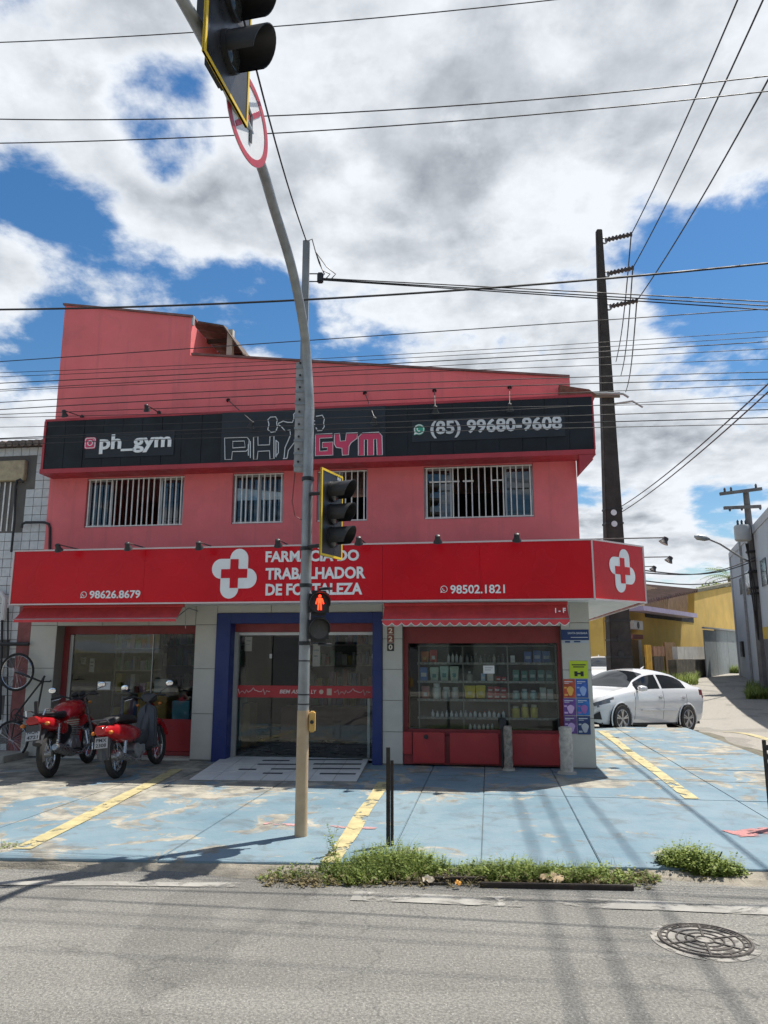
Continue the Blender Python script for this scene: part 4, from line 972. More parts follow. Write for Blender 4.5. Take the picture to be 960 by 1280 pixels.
# furniture inside the left shop and behind the door
def cabinet(name, u0, u1, v0, v1, b, d, c, label, cat, shelves=0):
    x0, x1 = fac(u0, v1, b).x, fac(u1, v1, b).x; z0, z1 = max(.062, Z(v1, (u0 + u1) / 2, b)), Z(v0, (u0 + u1) / 2, b)
    r = fthing(name, label, cat, (x0 + x1) / 2, b, z0); m = mat('furn_%02d%02d%02d' % tuple(int(x * 99) for x in c), c, .5, var=.15, scale=5)
    MB().box(x0, x1, b, b + d, z0, z1).build('carcass', m, r, bevel=.006)
    n = max(1, round((x1 - x0) / .35))
    for k in range(n): MB().box(x0 + (x1 - x0) * k / n + .008, x0 + (x1 - x0) * (k + 1) / n - .008, b - .012, b - .001, z0 + .02, z1 - .02).build('front_panel', m, r, bevel=.003)
cabinet('wooden_counter', 170, 207, 866, 905, .75, .5, (.42, .25, .05), 'ochre wooden counter inside the left shop window', 'counter')
cabinet('cardboard_carton', 192, 211, 849, 866, .8, .3, (.42, .41, .38), 'pale grey carton on top of the ochre counter', 'carton')
cabinet('plastic_crate', 214, 236, 876, 905, .6, .35, (.07, .30, .37), 'turquoise box behind the left shop window beside the counter', 'box')
cabinet('turquoise_cabinet', 290, 297, 872, 934, .7, .4, (.05, .25, .28), 'narrow turquoise cabinet just inside the glass doors', 'cabinet')
cabinet('wooden_cabinet', 299, 311, 880, 934, .9, .4, (.30, .20, .11), 'brown wooden cabinet inside the glass doors at left', 'cabinet')
cabinet('service_counter', 350, 462, 884, 930, 2.4, .5, (.20, .085, .075), 'brownish red service counter inside the shop', 'counter')
def stock(label, a0, a1, b, z1, seed):
    """wall shelving crowded with small packs"""
    r = fthing('stock_shelving', label, 'shelving', (a0 + a1) / 2, b, .06); q = random.Random(seed); m = MB(); n = 6
    cols = [mat('stock_%d' % k, c, .5, var=.2, scale=9) for k, c in enumerate(((.5, .5, .48), (.35, .06, .05), (.06, .14, .35), (.45, .33, .05), (.08, .25, .14), (.30, .30, .33), (.38, .2, .3)))]
    for k in range(n):
        z = .12 + (z1 - .12) * k / (n - 1); MB().box(a0, a1, b, b + .35, z, z + .02).build('shelf_board', M_SHELF, r)
        if k == n - 1: break
        x = a0 + .02
        while x < a1 - .1:
            w_ = q.uniform(.05, .13); h_ = q.uniform(.10, (z1 - .12) / (n - 1) - .06)
            if q.random() < .88: m.box(x, x + w_ - .012, b + .02 + q.uniform(0, .05), b + .2, z + .021, z + .02 + h_, q.randrange(7))
            x += w_
    for x in (a0, a1 - .03): MB().box(x, x + .03, b - .01, b, .06, z1).build('upright', M_SHELF, r)
    MB().box(a0, a1, b + .36, b + .38, .06, z1).build('back_panel', MATS['shelf_back'], r)
    tag(m.build('stock', cols, r, smooth=False), kind='stuff')
stock('crowded stock shelving deep in the left shop', op1[0] + .2, op1[1] - .3, 3.1, 2.2, 1); stock('crowded stock shelving at the back behind the glass doors', d0 + .1, d1 + .1, 3.9, 2.2, 2)
stock('stock shelving on the left side of the left shop, nearer the glass', op1[0] + .25, op1[0] + 1.0, 1.5, 2.1, 3)
# ================================================================== LEFT NEIGHBOUR
nb_ = fthing('tiled_house', 'white-tiled old house at the left edge with barred window', 'house', aGL - 1, .0, 0)
M_NT = mat('white_glazed_tile', (.56, .57, .57), .35, var=.10, scale=9, grime=.3, gcol=(.25, .23, .2))
nzt = Z(559, 30, .06); naR = aUL - .002; nlow = aGL - .004
nw = MB(); nw.box(nlow - 7, nlow, .07, .3, 0, ZS); nw.box(nlow - 7, naR, .07, .3, ZS, nzt)
nw.box(nlow - 7, nlow - 6.8, .3, 8, 0, nzt); nw.build('wall', mat('dirty_grout', (.13, .12, .11), .95, var=.2), nb_)
tw, thh = .155, .150; me = MB().box(.004, tw - .005, -.010, 0, .004, thh - .005).mesh('tile', M_NT)
wx0, wx1, wz0, wz1 = fac(-40, 630, .06).x, fac(21, 630, .06).x, Z(664, 10, .06), Z(603, 10, .06)
lx1, lz1 = fac(34, 590, .06).x, Z(577, 15, .06)
cnt = 0; far_t = MB()
zz = .05; row = 0
while zz < nzt - thh:
    x = (naR if zz > ZS else nlow) - tw
    while x > nlow - 6.8:
        inside = (x < wx1 and x + tw > wx0 and zz < wz1 and zz + thh > wz0) or (wx0 - .2 < x < lx1 + .02 and zz + thh > wz1 and zz < lz1)
        if not inside and not (zz < 1.9 and x > nlow - 1.15 and rs.random() < .35):
            if x > nlow - 1.15: inst(me, 'tile', nb_, (x, .069 + rs.uniform(-.003, .003), zz)); cnt += 1
            else: far_t.box(x + .004, x + tw - .005, .059, .069, zz + .004, zz + thh - .005)
        x -= tw
    zz += thh
tag(far_t.build('tile_field', M_NT, nb_, smooth=False), kind='stuff')
MB().box(wx0 - .2, lx1, -.02, .068, wz1 + .01, lz1).build('lintel', mat('ochre_lintel', (.38, .31, .20), .85, var=.25, scale=10), nb_, bevel=.01)
MB().box(wx0, wx1, .2, .22, wz0, wz1).build('window_pane', mat('dark_pane', (.02, .022, .024), .15), nb_)
for k in range(8): MB().box(wx1 - .05 - k * .105, wx1 - .028 - k * .105, .05, .065, wz0, wz1).build('window_bar', M_BAR, nb_)
rt = MB(); x = nlow - 6.9; k = 0
while x < naR - .1:
    rt.tube([(x, -.12, nzt + .02), (x, 3.5, nzt + .9)], .055, 8); x += .125
rt.build('roof_tile_edge', mat('grey_roof_tile', (.17, .14, .12), .95, var=.35, scale=8), nb_)
M_PIPE = mat('black_pipe', (.022, .022, .024), .6)
def pxpipe(pts, b, r, nm='pipe', par=nb_, m=M_PIPE): MB().tube([fac(u, v, b) for u, v in pts], r, 7).build(nm, m, par)
pxpipe([(14, 690), (18, 650), (19.5, 608), (21, 601), (25, 599), (29, 603)], -.02, .02); pxpipe([(27, 660), (28, 655), (32, 653), (56, 653), (61, 655), (62.5, 660), (62, 690)], -.02, .022)
pxpipe([(0, 805), (36, 805)], -.06, .03); pxpipe([(3, 768), (0, 900)], .02, .02); pxpipe([(10, 760), (9, 940)], .02, .014); pxpipe([(17, 850), (13, 940)], .02, .012)
MB().tube([fac(-12, 742, -.05), fac(2, 742, -.05), fac(6, 748, -.05), fac(4, 775, -.05)], .045, 10).build('drain_elbow', mat('white_pvc', (.62, .62, .60), .4), nb_)
# concrete step in front of it
st0, st1 = w2f(gnd(-60, 965)), w2f(gnd(34, 955))
MB().box(-12, A(35, 950), -.62, .06, -.02, .10).build('step', M_CONC, nb_, bevel=.012)

# ================================================================== STREET FURNITURE
M_PBE = mat('beige_pole_paint', (.46, .33, .20), .6, var=.15, scale=6, grime=.3, gcol=(.22, .16, .10))
PB0 = gnd(376, 1045); X0, Y0 = PB0.x, PB0.y
mast = thing('signal_mast', 'grey curved signal mast with beige-painted foot standing on the blue forecourt', 'pole', PB0)
zbe = at(382, 888, Y0).z
MB().lathe([(.058, 0), (.056, zbe)], (X0, Y0, 0), n=18).build('painted_foot', M_PBE, mast)
MB().lathe([(.054, zbe), (.050, 4.05)], (X0, Y0, 0), n=18).build('shaft', M_STEEL, mast)
e0 = at(384, 462, Y0); arm_pts = [Vector((X0, Y0, 3.95)), Vector((X0, Y0, 4.15))]
p1 = at(381, 420, Y0 - .12); p2 = at(366, 340, Y0 - .85); p3 = at(343, 262, 5.55); p4 = at(322, 195, 4.85); p5 = at(270, 78, 3.90); p6 = at(222, -12, 3.35)
ctrl = arm_pts + [p1, p2, p3, p4, p5, p6]
def spline(c, n=8):
    out = []
    for i in range(len(c) - 1):
        a, b, d, e = c[max(i - 1, 0)], c[i], c[i + 1], c[min(i + 2, len(c) - 1)]
        for k in range(n):
            t = k / n; out.append(.5 * ((2 * b) + (d - a) * t + (2 * a - 5 * b + 4 * d - e) * t * t + (3 * b - a - 3 * d + e) * t ** 3))
    return out + [c[-1]]
print('arm', [tuple(round(x, 2) for x in p) for p in ctrl])
MB().tube(spline(ctrl), [.05 - .014 * i / 56 for i in range(57)], 14).build('arm', M_STEEL, mast)
for v in (599, 686, 732, 804): MB().lathe([(.062, -.018), (.062, .018)], (X0, Y0, at(384, v, Y0).z), n=16).build('clamp_band', M_BLACK, mast)
for v in (868, 880, 826): MB().lathe([(.0565, -.006), (.0565, .006)], (X0, Y0, at(384, v, Y0).z), n=16).build('strap', M_PIPE, mast)
# push-button box
pbz0, pbz1 = at(389, 915, Y0).z, at(389, 889, Y0).z
pbx = thing('push_button_box', 'small yellow push-button box on the side of the mast', 'button box', (X0 + .085, Y0, pbz0))
MB().box(X0 + .058, X0 + .115, Y0 - .05, Y0 + .04, pbz0, pbz1).build('case', mat('yellow_box_paint', (.55, .34, .10), .5, var=.12), pbx, bevel=.012)
MB().lathe([(.018, 0), (.018, .01)], (X0 + .088, Y0 - .051, (pbz0 + pbz1) / 2), (0, -1, 0), 12).build('button', M_BLACK, pbx)
# service post strapped to the mast
spx = at(380, 302, Y0 + .12); SX, SY, SZ = at(378, 520, Y0 + .1).x, Y0 + .13, at(380, 302, Y0 + .13).z
spo = thing('service_post', 'thin grey cable post strapped to the left of the signal mast', 'post', (SX, SY, at(380, 600, SY).z))
zlo = at(380, 592, SY).z; zmid = at(380, 456, SY).z
MB().box(SX - .036, SX + .036, SY - .036, SY + .036, zlo + .02, SZ).build('post_tube', mat('dull_grey_post', (.24, .25, .25), .6, .3, var=.2), spo, bevel=.006)
MB().box(SX - .07, SX + .075, SY - .085, SY - .038, zlo, zmid).build('mounting_channel', mat('grey_channel', (.34, .34, .33), .6, .2, var=.25, scale=9, grime=.3), spo, bevel=.005)
for k in range(9):
    zz_ = zlo + .06 + k * (zmid - zlo - .12) / 8
    MB().box(SX - .075, SX + .08, SY - .092, SY - .086, zz_ - .012, zz_ + .012).build('strap', M_STEEL, spo)
    MB().lathe([(.012, 0), (.012, .008)], (SX - .025, SY - .093, zz_ + .04), (0, -1, 0), 6).build('bolt', M_BLACK, spo)
bz = at(398, 348, SY).z
MB().box(SX + .04, SX + .13, SY - .02, SY - .012, bz - .05, bz - .04).build('cable_bracket', M_BLACK, spo); MB().box(SX + .04, SX + .13, SY - .02, SY - .012, bz + .04, bz + .05).build('cable_bracket', M_BLACK, spo)
MB().box(SX + .125, SX + .19, SY - .04, SY + .02, bz - .055, bz + .055).build('anchor', M_BLACK, spo, bevel=.01)
for dx, sag in ((.20, .25), (.26, .34), (.32, .3)):
    MB().tube([(SX, SY, SZ), (SX + .06, SY, SZ + .03), (SX + .1, SY, SZ - .12), (SX + dx * .7, SY, SZ - sag), (SX + dx, SY, bz + .05), (SX + dx - .04, SY, bz)], .006, 5).build('cable_loop', M_PIPE, spo)
MB().tube([(SX - .06, SY - .05, zlo), (SX - .08, SY - .06, zlo - .3), (SX - .05, SY - .06, zlo - .45), (X0 - .055, Y0, zlo - .5)], .006, 5).build('cable_loop', mat('red_brown_cable', (.20, .05, .04), .6), spo)

M_YB = mat('yellow_border', (.72, .48, .02), .45, var=.1); M_LENSD = mat('dark_lens', (.03, .032, .03), .12); M_PLATE = mat('black_backplate', (.022, .022, .023), .35, var=.2)
def signal_head(label, c, face_deg, s=1.0, w=.42, h=.82, pitch=.235):
    r = thing('traffic_signal', label, 'traffic light', c, R(face_deg), group='three-lamp traffic signals', local=True)   # local +x faces traffic
    MB().box(-.012, 0, -w / 2, w / 2, -h / 2, h / 2).build('backplate', M_PLATE, r)
    t = .022; b = MB()
    for (y0, y1, z0, z1) in ((-w / 2, w / 2, h / 2 - t, h / 2), (-w / 2, w / 2, -h / 2, -h / 2 + t), (-w / 2, -w / 2 + t, -h / 2 + t, h / 2 - t), (w / 2 - t, w / 2, -h / 2 + t, h / 2 - t)): b.box(-.014, .004, y0, y1, z0, z1)
    b.build('border', M_YB, r)
    MB().box(-.10 * s, -.014, -.11 * s, .11 * s, -h * .42, h * .42).build('housing', M_BLACK, r, bevel=.02)
    for k in range(3):
        z = (1 - k) * pitch
        MB().lathe([(.115 * s, 0), (.115 * s, .03)], (.001, 0, z), (1, 0, 0), 20).build('door', M_BLACK, r)
        MB().lathe([(.098 * s, .031), (.07 * s, .045), (.01, .052)], (0, 0, z), (1, 0, 0), 20).build('lens', M_LENSD, r)
        v = MB(); n = 18; L = .24 * s; vs = []
        for i in range(n + 1):
            a = R(-40 + 260 * i / n); cy, sz_ = math.cos(a), math.sin(a); lf = L * (.55 + .45 * max(0, math.sin(a) * .5 + .5))
            for rr, xx in ((.108 * s, .03), (.108 * s, .03 + lf), (.102 * s, .03 + lf), (.102 * s, .03)): vs.append((xx, rr * cy, z + rr * sz_ - .0 * xx))
        v.add(vs, [(i * 4 + j, i * 4 + (j + 1) % 4, (i + 1) * 4 + (j + 1) % 4, (i + 1) * 4 + j) for i in range(n) for j in range(4)]); v.build('visor', M_BLACK, r)
    MB().box(.001, .003, w / 2 - .12, w / 2 - .045, h / 2 - .06, h / 2 - .03).build('maker_mark', mat('grey_mark', (.4, .4, .4), .5), r)
    return r
YS = Y0 - .14; cs = at(415, 643, YS); sh_ = at(415, 590, YS).z - at(415, 697, YS).z
sg = signal_head('black three-lamp traffic signal with yellow border clamped to the mast', cs, -24, .90, .44, sh_, .225)
for z in (.22, -.30): MB().cyl((-.05, .0, z), (-.24, -.02, z), .02, n=8).build('bracket', M_BLACK, sg)
q1_, q2_ = at(255, 63, 3.52), at(309, 160, 4.13)
zz_ = (q1_.z + q2_.z) / 2; cw = ((q1_ + q2_) / 2); ww = (q2_ - q1_).length; hh = 1.28
ang = math.degrees(math.atan2((q2_ - q1_).x, (q2_ - q1_).y))
so = signal_head('large overhead traffic signal hanging from the curved arm, seen from below', Vector((cw.x, cw.y, zz_ + hh / 2)), -ang, 1.06, ww, hh, .37)
MB().cyl((-.05, 0, -.05), (-.22, .02, -.08), .03, n=8).build('bracket', M_BLACK, so); MB().box(-.20, -.06, -.06, .06, -.2, .12).build('clamp', M_BLACK, so, bevel=.01)
# no-turn sign
nc_ = at(310, 148, 4.5)
nt_ = thing('no_turn_sign', 'round white no-turn sign with red ring fixed to the curved arm', 'road sign', nc_, R(-16), local=True)
rr = .315
MB().lathe([(rr, -.004), (rr, 0)], (0, 0, 0), (1, 0, 0), 40).build('disc', mat('sign_white', (.72, .72, .72), .4, var=.05), nt_)
m_sr = mat('sign_red', (.42, .03, .045), .4); ring = MB(); vs = []
for i in range(48):
    a = 2 * math.pi * i / 48
    for r2, x2 in ((rr * .84, .001), (rr, .001), (rr, .004), (rr * .84, .004)): vs.append((x2, r2 * math.cos(a), r2 * math.sin(a)))
ring.add(vs, [(i * 4 + j, i * 4 + (j + 1) % 4, ((i + 1) % 48) * 4 + (j + 1) % 4, ((i + 1) % 48) * 4 + j) for i in range(48) for j in range(4)]); ring.build('ring', m_sr, nt_)
MB().beam((.003, -.17, -.17), (.003, .17, .17), .004, .035).build('slash', m_sr, nt_)
ar = MB(); ar.beam((.007, .04, -.16), (.007, .04, .06), .003, .035); ar.beam((.007, .04, .045), (.007, -.07, .11), .003, .035); ar.prism([(.006, -.055, .165), (.006, -.05, .055), (.006, -.14, .125)], (.003, 0, 0)); ar.build('arrow', M_BLACK, nt_)
MB().box(-.05, -.005, -.03, .03, -.12, .12).build('clamp', M_STEEL, nt_)
# pedestrian signal
pc = at(399, 770, Y0 - .10)
ps = thing('pedestrian_signal', 'black pedestrian signal showing a lit red standing figure, on the mast', 'pedestrian signal', pc, R(-78), group=None, local=True)   # local +x faces the viewer
sp_ = (at(399, 755, Y0 - .1).z - at(399, 788, Y0 - .1).z)
M_DLENS = mat('grey_lens', (.05, .052, .055), .25)
for k, z in enumerate((sp_ / 2, -sp_ / 2)):
    MB().box(-.10, .0, -.098, .098, z - sp_ / 2 + .004, z + sp_ / 2 - .004).build('housing', M_BLACK, ps, bevel=.03)
    MB().lathe([(.098, 0), (.098, .02), (.092, .02)], (.0, 0, z), (1, 0, 0), 24).build('door', M_BLACK, ps)
    MB().lathe([(.088, .0205), (.01, .024)], (0, 0, z), (1, 0, 0), 24).build('lens', M_BLACK if k == 0 else M_DLENS, ps)
    v = MB(); n = 16; vs = []
    for i in range(n + 1):
        a = R(-20 + 220 * i / n)
        for r2, x2 in ((.100, .018), (.100, .06 + .10 * max(0, math.sin(a))), (.095, .06 + .10 * max(0, math.sin(a))), (.095, .018)): vs.append((x2, r2 * math.cos(a), z + r2 * math.sin(a)))
    v.add(vs, [(i * 4 + j, i * 4 + (j + 1) % 4, (i + 1) * 4 + (j + 1) % 4, (i + 1) * 4 + j) for i in range(n) for j in range(4)]); v.build('visor', M_BLACK, ps)
M_RLED = mat('red_led', (.8, .03, .01), .5, emit=((1.0, .028, .008), 3.2))
fg = MB(); zc_ = sp_ / 2
fg.ell((.028, 0, zc_ + .062), (.004, .014, .014), 10, 6); fg.box(.025, .031, -.018, .018, zc_ - .004, zc_ + .044); fg.beam((.028, .02, zc_ + .04), (.028, .036, zc_ - .012), .005, .011); fg.beam((.028, -.02, zc_ + .04), (.028, -.036, zc_ - .012), .005, .011)
fg.beam((.028, .010, zc_ - .004), (.028, .013, zc_ - .068), .005, .013); fg.beam((.028, -.010, zc_ - .004), (.028, -.013, zc_ - .068), .005, .013)
fg.build('lit_figure', M_RLED, ps)
for z in (sp_ + .02, -sp_ - .02): MB().cyl((-.06, .0, z * .98), (-.06, .13, z), .014, n=8).build('bracket', M_BLACK, ps)
# bollards and posts
M_BOL = mat('peeling_white_stone', (.44, .41, .36), .9, var=.3, scale=16, bump=.9, bscale=45, grime=.9, gcol=(.11, .095, .08))
def bollard(u, v, v1, r, label, m_=None):
    p = gnd(u, v); h = at(u, v1, p.y).z
    t = thing('bollard', label, 'bollard', p, group='stone bollards before the product window')
    rs2 = random.Random(int(u)); prof = [(r * (1 + rs2.uniform(-.08, .08)), h * k / 7) for k in range(8)]
    MB().lathe(prof + [(r * .7, h + .02)], p, n=12).build('shaft', m_ or M_BOL, t, ang=60)
    MB().lathe([(r * 1.5, 0), (r * 1.35, .03)], p + Vector((0, 0, .001)), n=12).build('collar', M_CONC, t)
bollard(636, 963, 909, .062, 'peeling grey-brown stone bollard in front of the red panels', mat('peeling_brown_stone', (.26, .225, .185), .9, var=.5, scale=18, bump=.9, bscale=45, grime=.9, gcol=(.07, .055, .045))); bollard(709, 967, 910, .092, 'thicker whitewashed bollard beside the corner pier')
p = gnd(629.5, 962); h = at(629, 898, p.y).z
bp = thing('black_pipe_post', 'black pipe standing against the grey-brown stone bollard', 'post', p); MB().cyl(p, p + Vector((0, 0, h)), .028, n=10).build('pipe', M_BLACK, bp); MB().box(p.x - .05, p.x + .05, p.y - .05, p.y + .05, h - .14, h).build('cap_box', M_BLACK, bp, bevel=.01)
M_RUST = mat('dark_rusty_steel', (.040, .032, .026), .75, .3, var=.4, scale=14, grime=.4, gcol=(.10, .045, .02))
p = gnd(487, 1057); h = at(486, 934, p.y).z
pp_ = thing('steel_post', 'dark steel angle post in the weeds at the kerb', 'post', p)
MB().box(p.x - .030, p.x + .006, p.y - .02, p.y - .014, -.1, h).build('flange', M_RUST, pp_); MB().box(p.x + .008, p.x + .036, p.y - .012, p.y - .006, -.1, h - .11).build('flange', M_RUST, pp_); MB().box(p.x - .002, p.x + .006, p.y - .013, p.y + .04, -.1, h - .02).build('web', M_RUST, pp_)
p = gnd(960, 1036); h = at(957, 925, p.y).z
pp_ = thing('perforated_post', 'dark perforated steel post at the right edge of the forecourt', 'post', p)
x0, x1 = p.x + .02, p.x + .13
m = MB(); m.box(x0, x0 + .035, p.y - .006, p.y + .006, -.05, h); m.box(x0 + .065, x1, p.y - .006, p.y + .006, -.05, h)
z = -.05
while z < h - .02: m.box(x0 + .0352, x0 + .0648, p.y - .006, p.y + .006, z, min(z + .05, h)); z += .085
m.build('perforated_plate', M_RUST, pp_)
# manhole cover
mc = gnd(881, 1176, -.054)
mh = thing('manhole_cover', 'round cast-iron manhole cover set in the asphalt', 'manhole cover', mc)
M_IRON = mat('worn_cast_iron', (.075, .066, .058), .65, .35, var=.35, scale=18, bump=.5, bscale=80); RM = .268
M_MH = worn_paint('mortar_collar', (.27, .255, .225), .50, 5)
MB().lathe([(RM * 1.16, .0025), (RM * 1.02, .004)], mc, n=40).build('mortar_collar', M_MH, mh)
MB().lathe([(RM, .0), (RM, .004), (RM * .9, .005), (RM * .9, .001), (.01, .001)], mc + Vector((0, 0, .0022)), n=44).build('plate', M_IRON, mh)
for r2 in (.97, .80, .60, .40, .2): MB().torus(mc + Vector((0, 0, .004)), (0, 0, 1), RM * r2, .007 if r2 < .9 else .010, 40, 6).build('ring', M_IRON, mh)
for k in range(6): a = R(60 * k + 15); MB().beam(mc + Vector((math.cos(a) * .06, math.sin(a) * .06, .006)), mc + Vector((math.cos(a) * RM * .8, math.sin(a) * RM * .8, .006)), .013, .010).build('rib', M_IRON, mh)
for k in range(24): a = R(15 * k); MB().beam(mc + Vector((math.cos(a) * RM * .82, math.sin(a) * RM * .82, .005)), mc + Vector((math.cos(a) * RM * .94, math.sin(a) * RM * .94, .005)), .011, .008).build('stud', M_IRON, mh)
# ================================================================== VEHICLES
M_TYRE = mat('tyre_rubber', (.022, .021, .020), .85, var=.25, scale=12); M_CHROME = mat('chrome', (.55, .55, .55), .22, .9, var=.1)
M_MRED = mat('motorbike_red', (.36, .009, .014), .25, var=.1, coat=.5, rvar=.04); M_ENG = mat('engine_alloy', (.36, .36, .35), .45, .6, var=.25, scale=20); M_SEAT = mat('black_seat', (.016, .016, .017), .6)
M_DGREY = mat('dark_grey_plastic', (.045, .047, .052), .45, var=.15); M_MIRR = mat('mirror_glass', (.85, .87, .9), .05, 1.0, var=0); M_PLT = mat('white_number_plate', (.33, .33, .33), .5, var=.05)
mat('amber_lens', (.5, .16, .02), .3)
def wheel(root, cx, r, w, spokes=18, name='wheel', y=0.0, m_rim=M_CHROME):
    t = MB().torus((cx, y, r), (0, 1, 0), r - w * .5, w * .5, 36, 10).build(name, M_TYRE, root)
    MB().torus((cx, y, r), (0, 1, 0), r - w * 1.05, .014, 32, 8).build('rim', m_rim, t)
    MB().cyl((cx, y - .05, r), (cx, y + .05, r), .045, n=14).build('hub', M_ENG, t)
    s = MB()
    for k in range(spokes):
        a = 2 * math.pi * k / spokes; sd = .035 if k % 2 else -.035
        s.tube([(cx + .04 * math.cos(a + .3), y + sd, r + .04 * math.sin(a + .3)), (cx + (r - w * 1.08) * math.cos(a), y, r + (r - w * 1.08) * math.sin(a))], .0032, 4)
    s.build('spokes', m_rim, t)
    return t
def plate_box(root, x, z, tilt, txt1, txt2):
    c, s_ = math.cos(tilt), math.sin(tilt); n = Vector((-c, 0, s_)); u = Vector((s_, 0, c)); w_, h_ = .088, .07; P = Vector((x, 0, z))
    MB().hexa([P + Vector((0, sy * w_, 0)) + u * sz * h_ + n * d for d in (-.002, .002) for (sy, sz) in ((-1, -1), (1, -1), (1, 1), (-1, 1))]).build('number_plate', M_PLT, root)
    fr = Matrix((( 0, -n.x, u.x, P.x), (-1, -n.y, u.y, P.y), (0, -n.z, u.z, P.z), (0, 0, 0, 1)))
    for t_, z0 in ((txt1, .008), (txt2, -.056)): fit_text(t_, 'plate_text', root, M_BLACK, -.072, .072, z0, z0 + .045, -.0025, .02, .001, frame=fr)
def mirrors(root, x, z, ysp, h, both=True):
    for sg_ in (1, -1):
        top = Vector((x + .03, sg_ * (ysp + .07), z + h))
        st = MB().tube([(x, sg_ * ysp * .62, z), (x + .01, sg_ * (ysp * .8), z + h * .55), top], .006, 6).build('mirror', M_BLACK, root)
        MB().ell(top + Vector((.012, 0, .035)), (.018, .062, .045)).build('mirror_back', M_BLACK, st); MB().ell(top + Vector((-.006, 0, .035)), (.004, .056, .039)).build('mirror_glass', M_MIRR, st)
def handlebar(root, x, z, w):
    MB().tube([(x - .10, w, z + .03), (x - .04, w * .55, z + .05), (x, .08, z), (x, -.08, z), (x - .04, -w * .55, z + .05), (x - .10, -w, z + .03)], .012, 8).build('handlebar', M_BLACK, root)
    for s_ in (1, -1):
        MB().cyl((x - .105, s_ * (w - .01), z + .03), (x - .045, s_ * (w * .62), z + .048), .019, n=10).build('grip', M_SEAT, root)
        MB().tube([(x - .02, s_ * w * .6, z + .045), (x + .03, s_ * w * .75, z + .02), (x - .03, s_ * (w + .01), z)], .006, 5).build('lever', M_CHROME, root)
        MB().ell((x + .04, s_ * .17, z - .08), (.03, .03, .022)).build('indicator', mat('amber_lens', (.5, .16, .02), .3), root)
def motorcycle():
    p0, p1 = gnd(62, 972), gnd(113, 953); d = (p1 - p0); rz = math.atan2(d.y, d.x)
    r = thing('motorcycle', 'red street motorcycle parked nearest the tiled house, rear to the street', 'motorcycle', p0, rz, 'motorbikes parked at the pharmacy', local=True); r.rotation_euler = (-R(7), 0, rz)
    wb_ = 1.30
    wheel(r, 0, .305, .10, name='rear_wheel'); wheel(r, wb_, .305, .085, name='front_wheel')
    MB().loft([(.36, .74, .14, .05), (.46, .79, .175, .09), (.62, .82, .20, .13), (.80, .83, .20, .14), (.93, .82, .15, .12), (1.02, .81, .09, .07)], 16, 2.6).build('fuel_tank', M_MRED, r)
    MB().loft([(-.22, .83, .10, .025), (-.05, .81, .12, .04), (.15, .79, .125, .045), (.36, .775, .11, .04), (.44, .80, .09, .05)], 14, 3).build('seat', M_SEAT, r)
    MB().loft([(-.44, .77, .08, .04), (-.30, .745, .12, .07), (-.05, .70, .13, .095), (.15, .66, .13, .09), (.26, .64, .11, .05)], 14, 3).build('tail_cowl', M_MRED, r)
    tl = MB().loft([(-.445, .80, .055, .03), (-.40, .795, .072, .036)], 12, 3).build('tail_light', mat('tail_lens', (.35, .02, .02), .2), r)
    MB().tube([(-.36, .11, .83), (-.33, .13, .90), (-.20, .13, .90), (.0, .13, .84)], .011, 6).build('grab_rail', M_CHROME, r); MB().tube([(-.36, -.11, .83), (-.33, -.13, .90), (-.20, -.13, .90), (.0, -.13, .84)], .011, 6).build('grab_rail', M_CHROME, r)
    MB().box(-.34, -.28, -.02, .02, .85, 1.02).build('pillion_strap', M_SEAT, r, bevel=.008)
    fd = MB(); arcs = [(math.cos(R(a)) * .36, .305 + math.sin(R(a)) * .36) for a in range(70, 165, 12)]
    fd.tube([(x, 0, z) for x, z in arcs], .062, 8); fd.build('rear_mudguard', M_DGREY, r)
    MB().box(-.43, -.40, -.09, .09, .52, .72).build('plate_holder', M_DGREY, r); plate_box(r, -.44, .60, R(18), 'NQR', '4721')
    for s_ in (1, -1):
        MB().tube([(0, s_ * .085, .305), (.42, s_ * .09, .36)], .022, 8).build('swingarm', M_BLACK, r)
        sp_ = MB(); sp_.tube([(.03, s_ * .11, .34), (-.02 + .1, s_ * .12, .68)], .022, 8)
        for k in range(8): sp_.torus((.035 + .05 * k / 8, s_ * .11, .38 + .035 * k), (.15, 0, 1), .030, .006, 12, 5)
        sp_.build('shock', M_CHROME, r)
        MB().tube([(wb_, s_ * .085, .305), (wb_ - .10, s_ * .085, .62), (wb_ - .24, s_ * .085, .98)], [.026, .024, .018], 10).build('fork_leg', M_CHROME, r)
        MB().ell((-.36, s_ * .16, .72), (.03, .035, .025)).build('indicator', MATS['amber_lens'], r); MB().cyl((-.36, s_ * .08, .73), (-.36, s_ * .13, .72), .008, n=6).build('indicator_stalk', M_BLACK, r)
        MB().loft([(.16, .60, .012, .06, s_ * .11), (.26, .60, .014, .075, s_ * .115), (.36, .61, .012, .05, s_ * .11)], 10, 3).build('side_cover', M_MRED, r)
        MB().cyl((.45, s_ * .08, .30), (.45, s_ * .26, .30), .014, n=8).build('footpeg', M_BLACK, r)
    arcs = [(wb_ + math.cos(R(a)) * .345, .305 + math.sin(R(a)) * .345) for a in range(30, 175, 12)]
    MB().tube([(x, 0, z) for x, z in arcs], .05, 8).build('front_mudguard', M_MRED, r)
    e = MB(); e.box(.42, .80, -.09, .09, .24, .46); e.lathe([(.10, -.13), (.115, -.10), (.115, .10), (.10, .13)], (.50, 0, .34), (0, 1, 0), 18); e.lathe([(.085, -.125), (.09, .10), (.085, .125)], (.68, 0, .34), (0, 1, 0), 16); e.build('crankcase', M_ENG, r, bevel=.015)
    cy = MB()
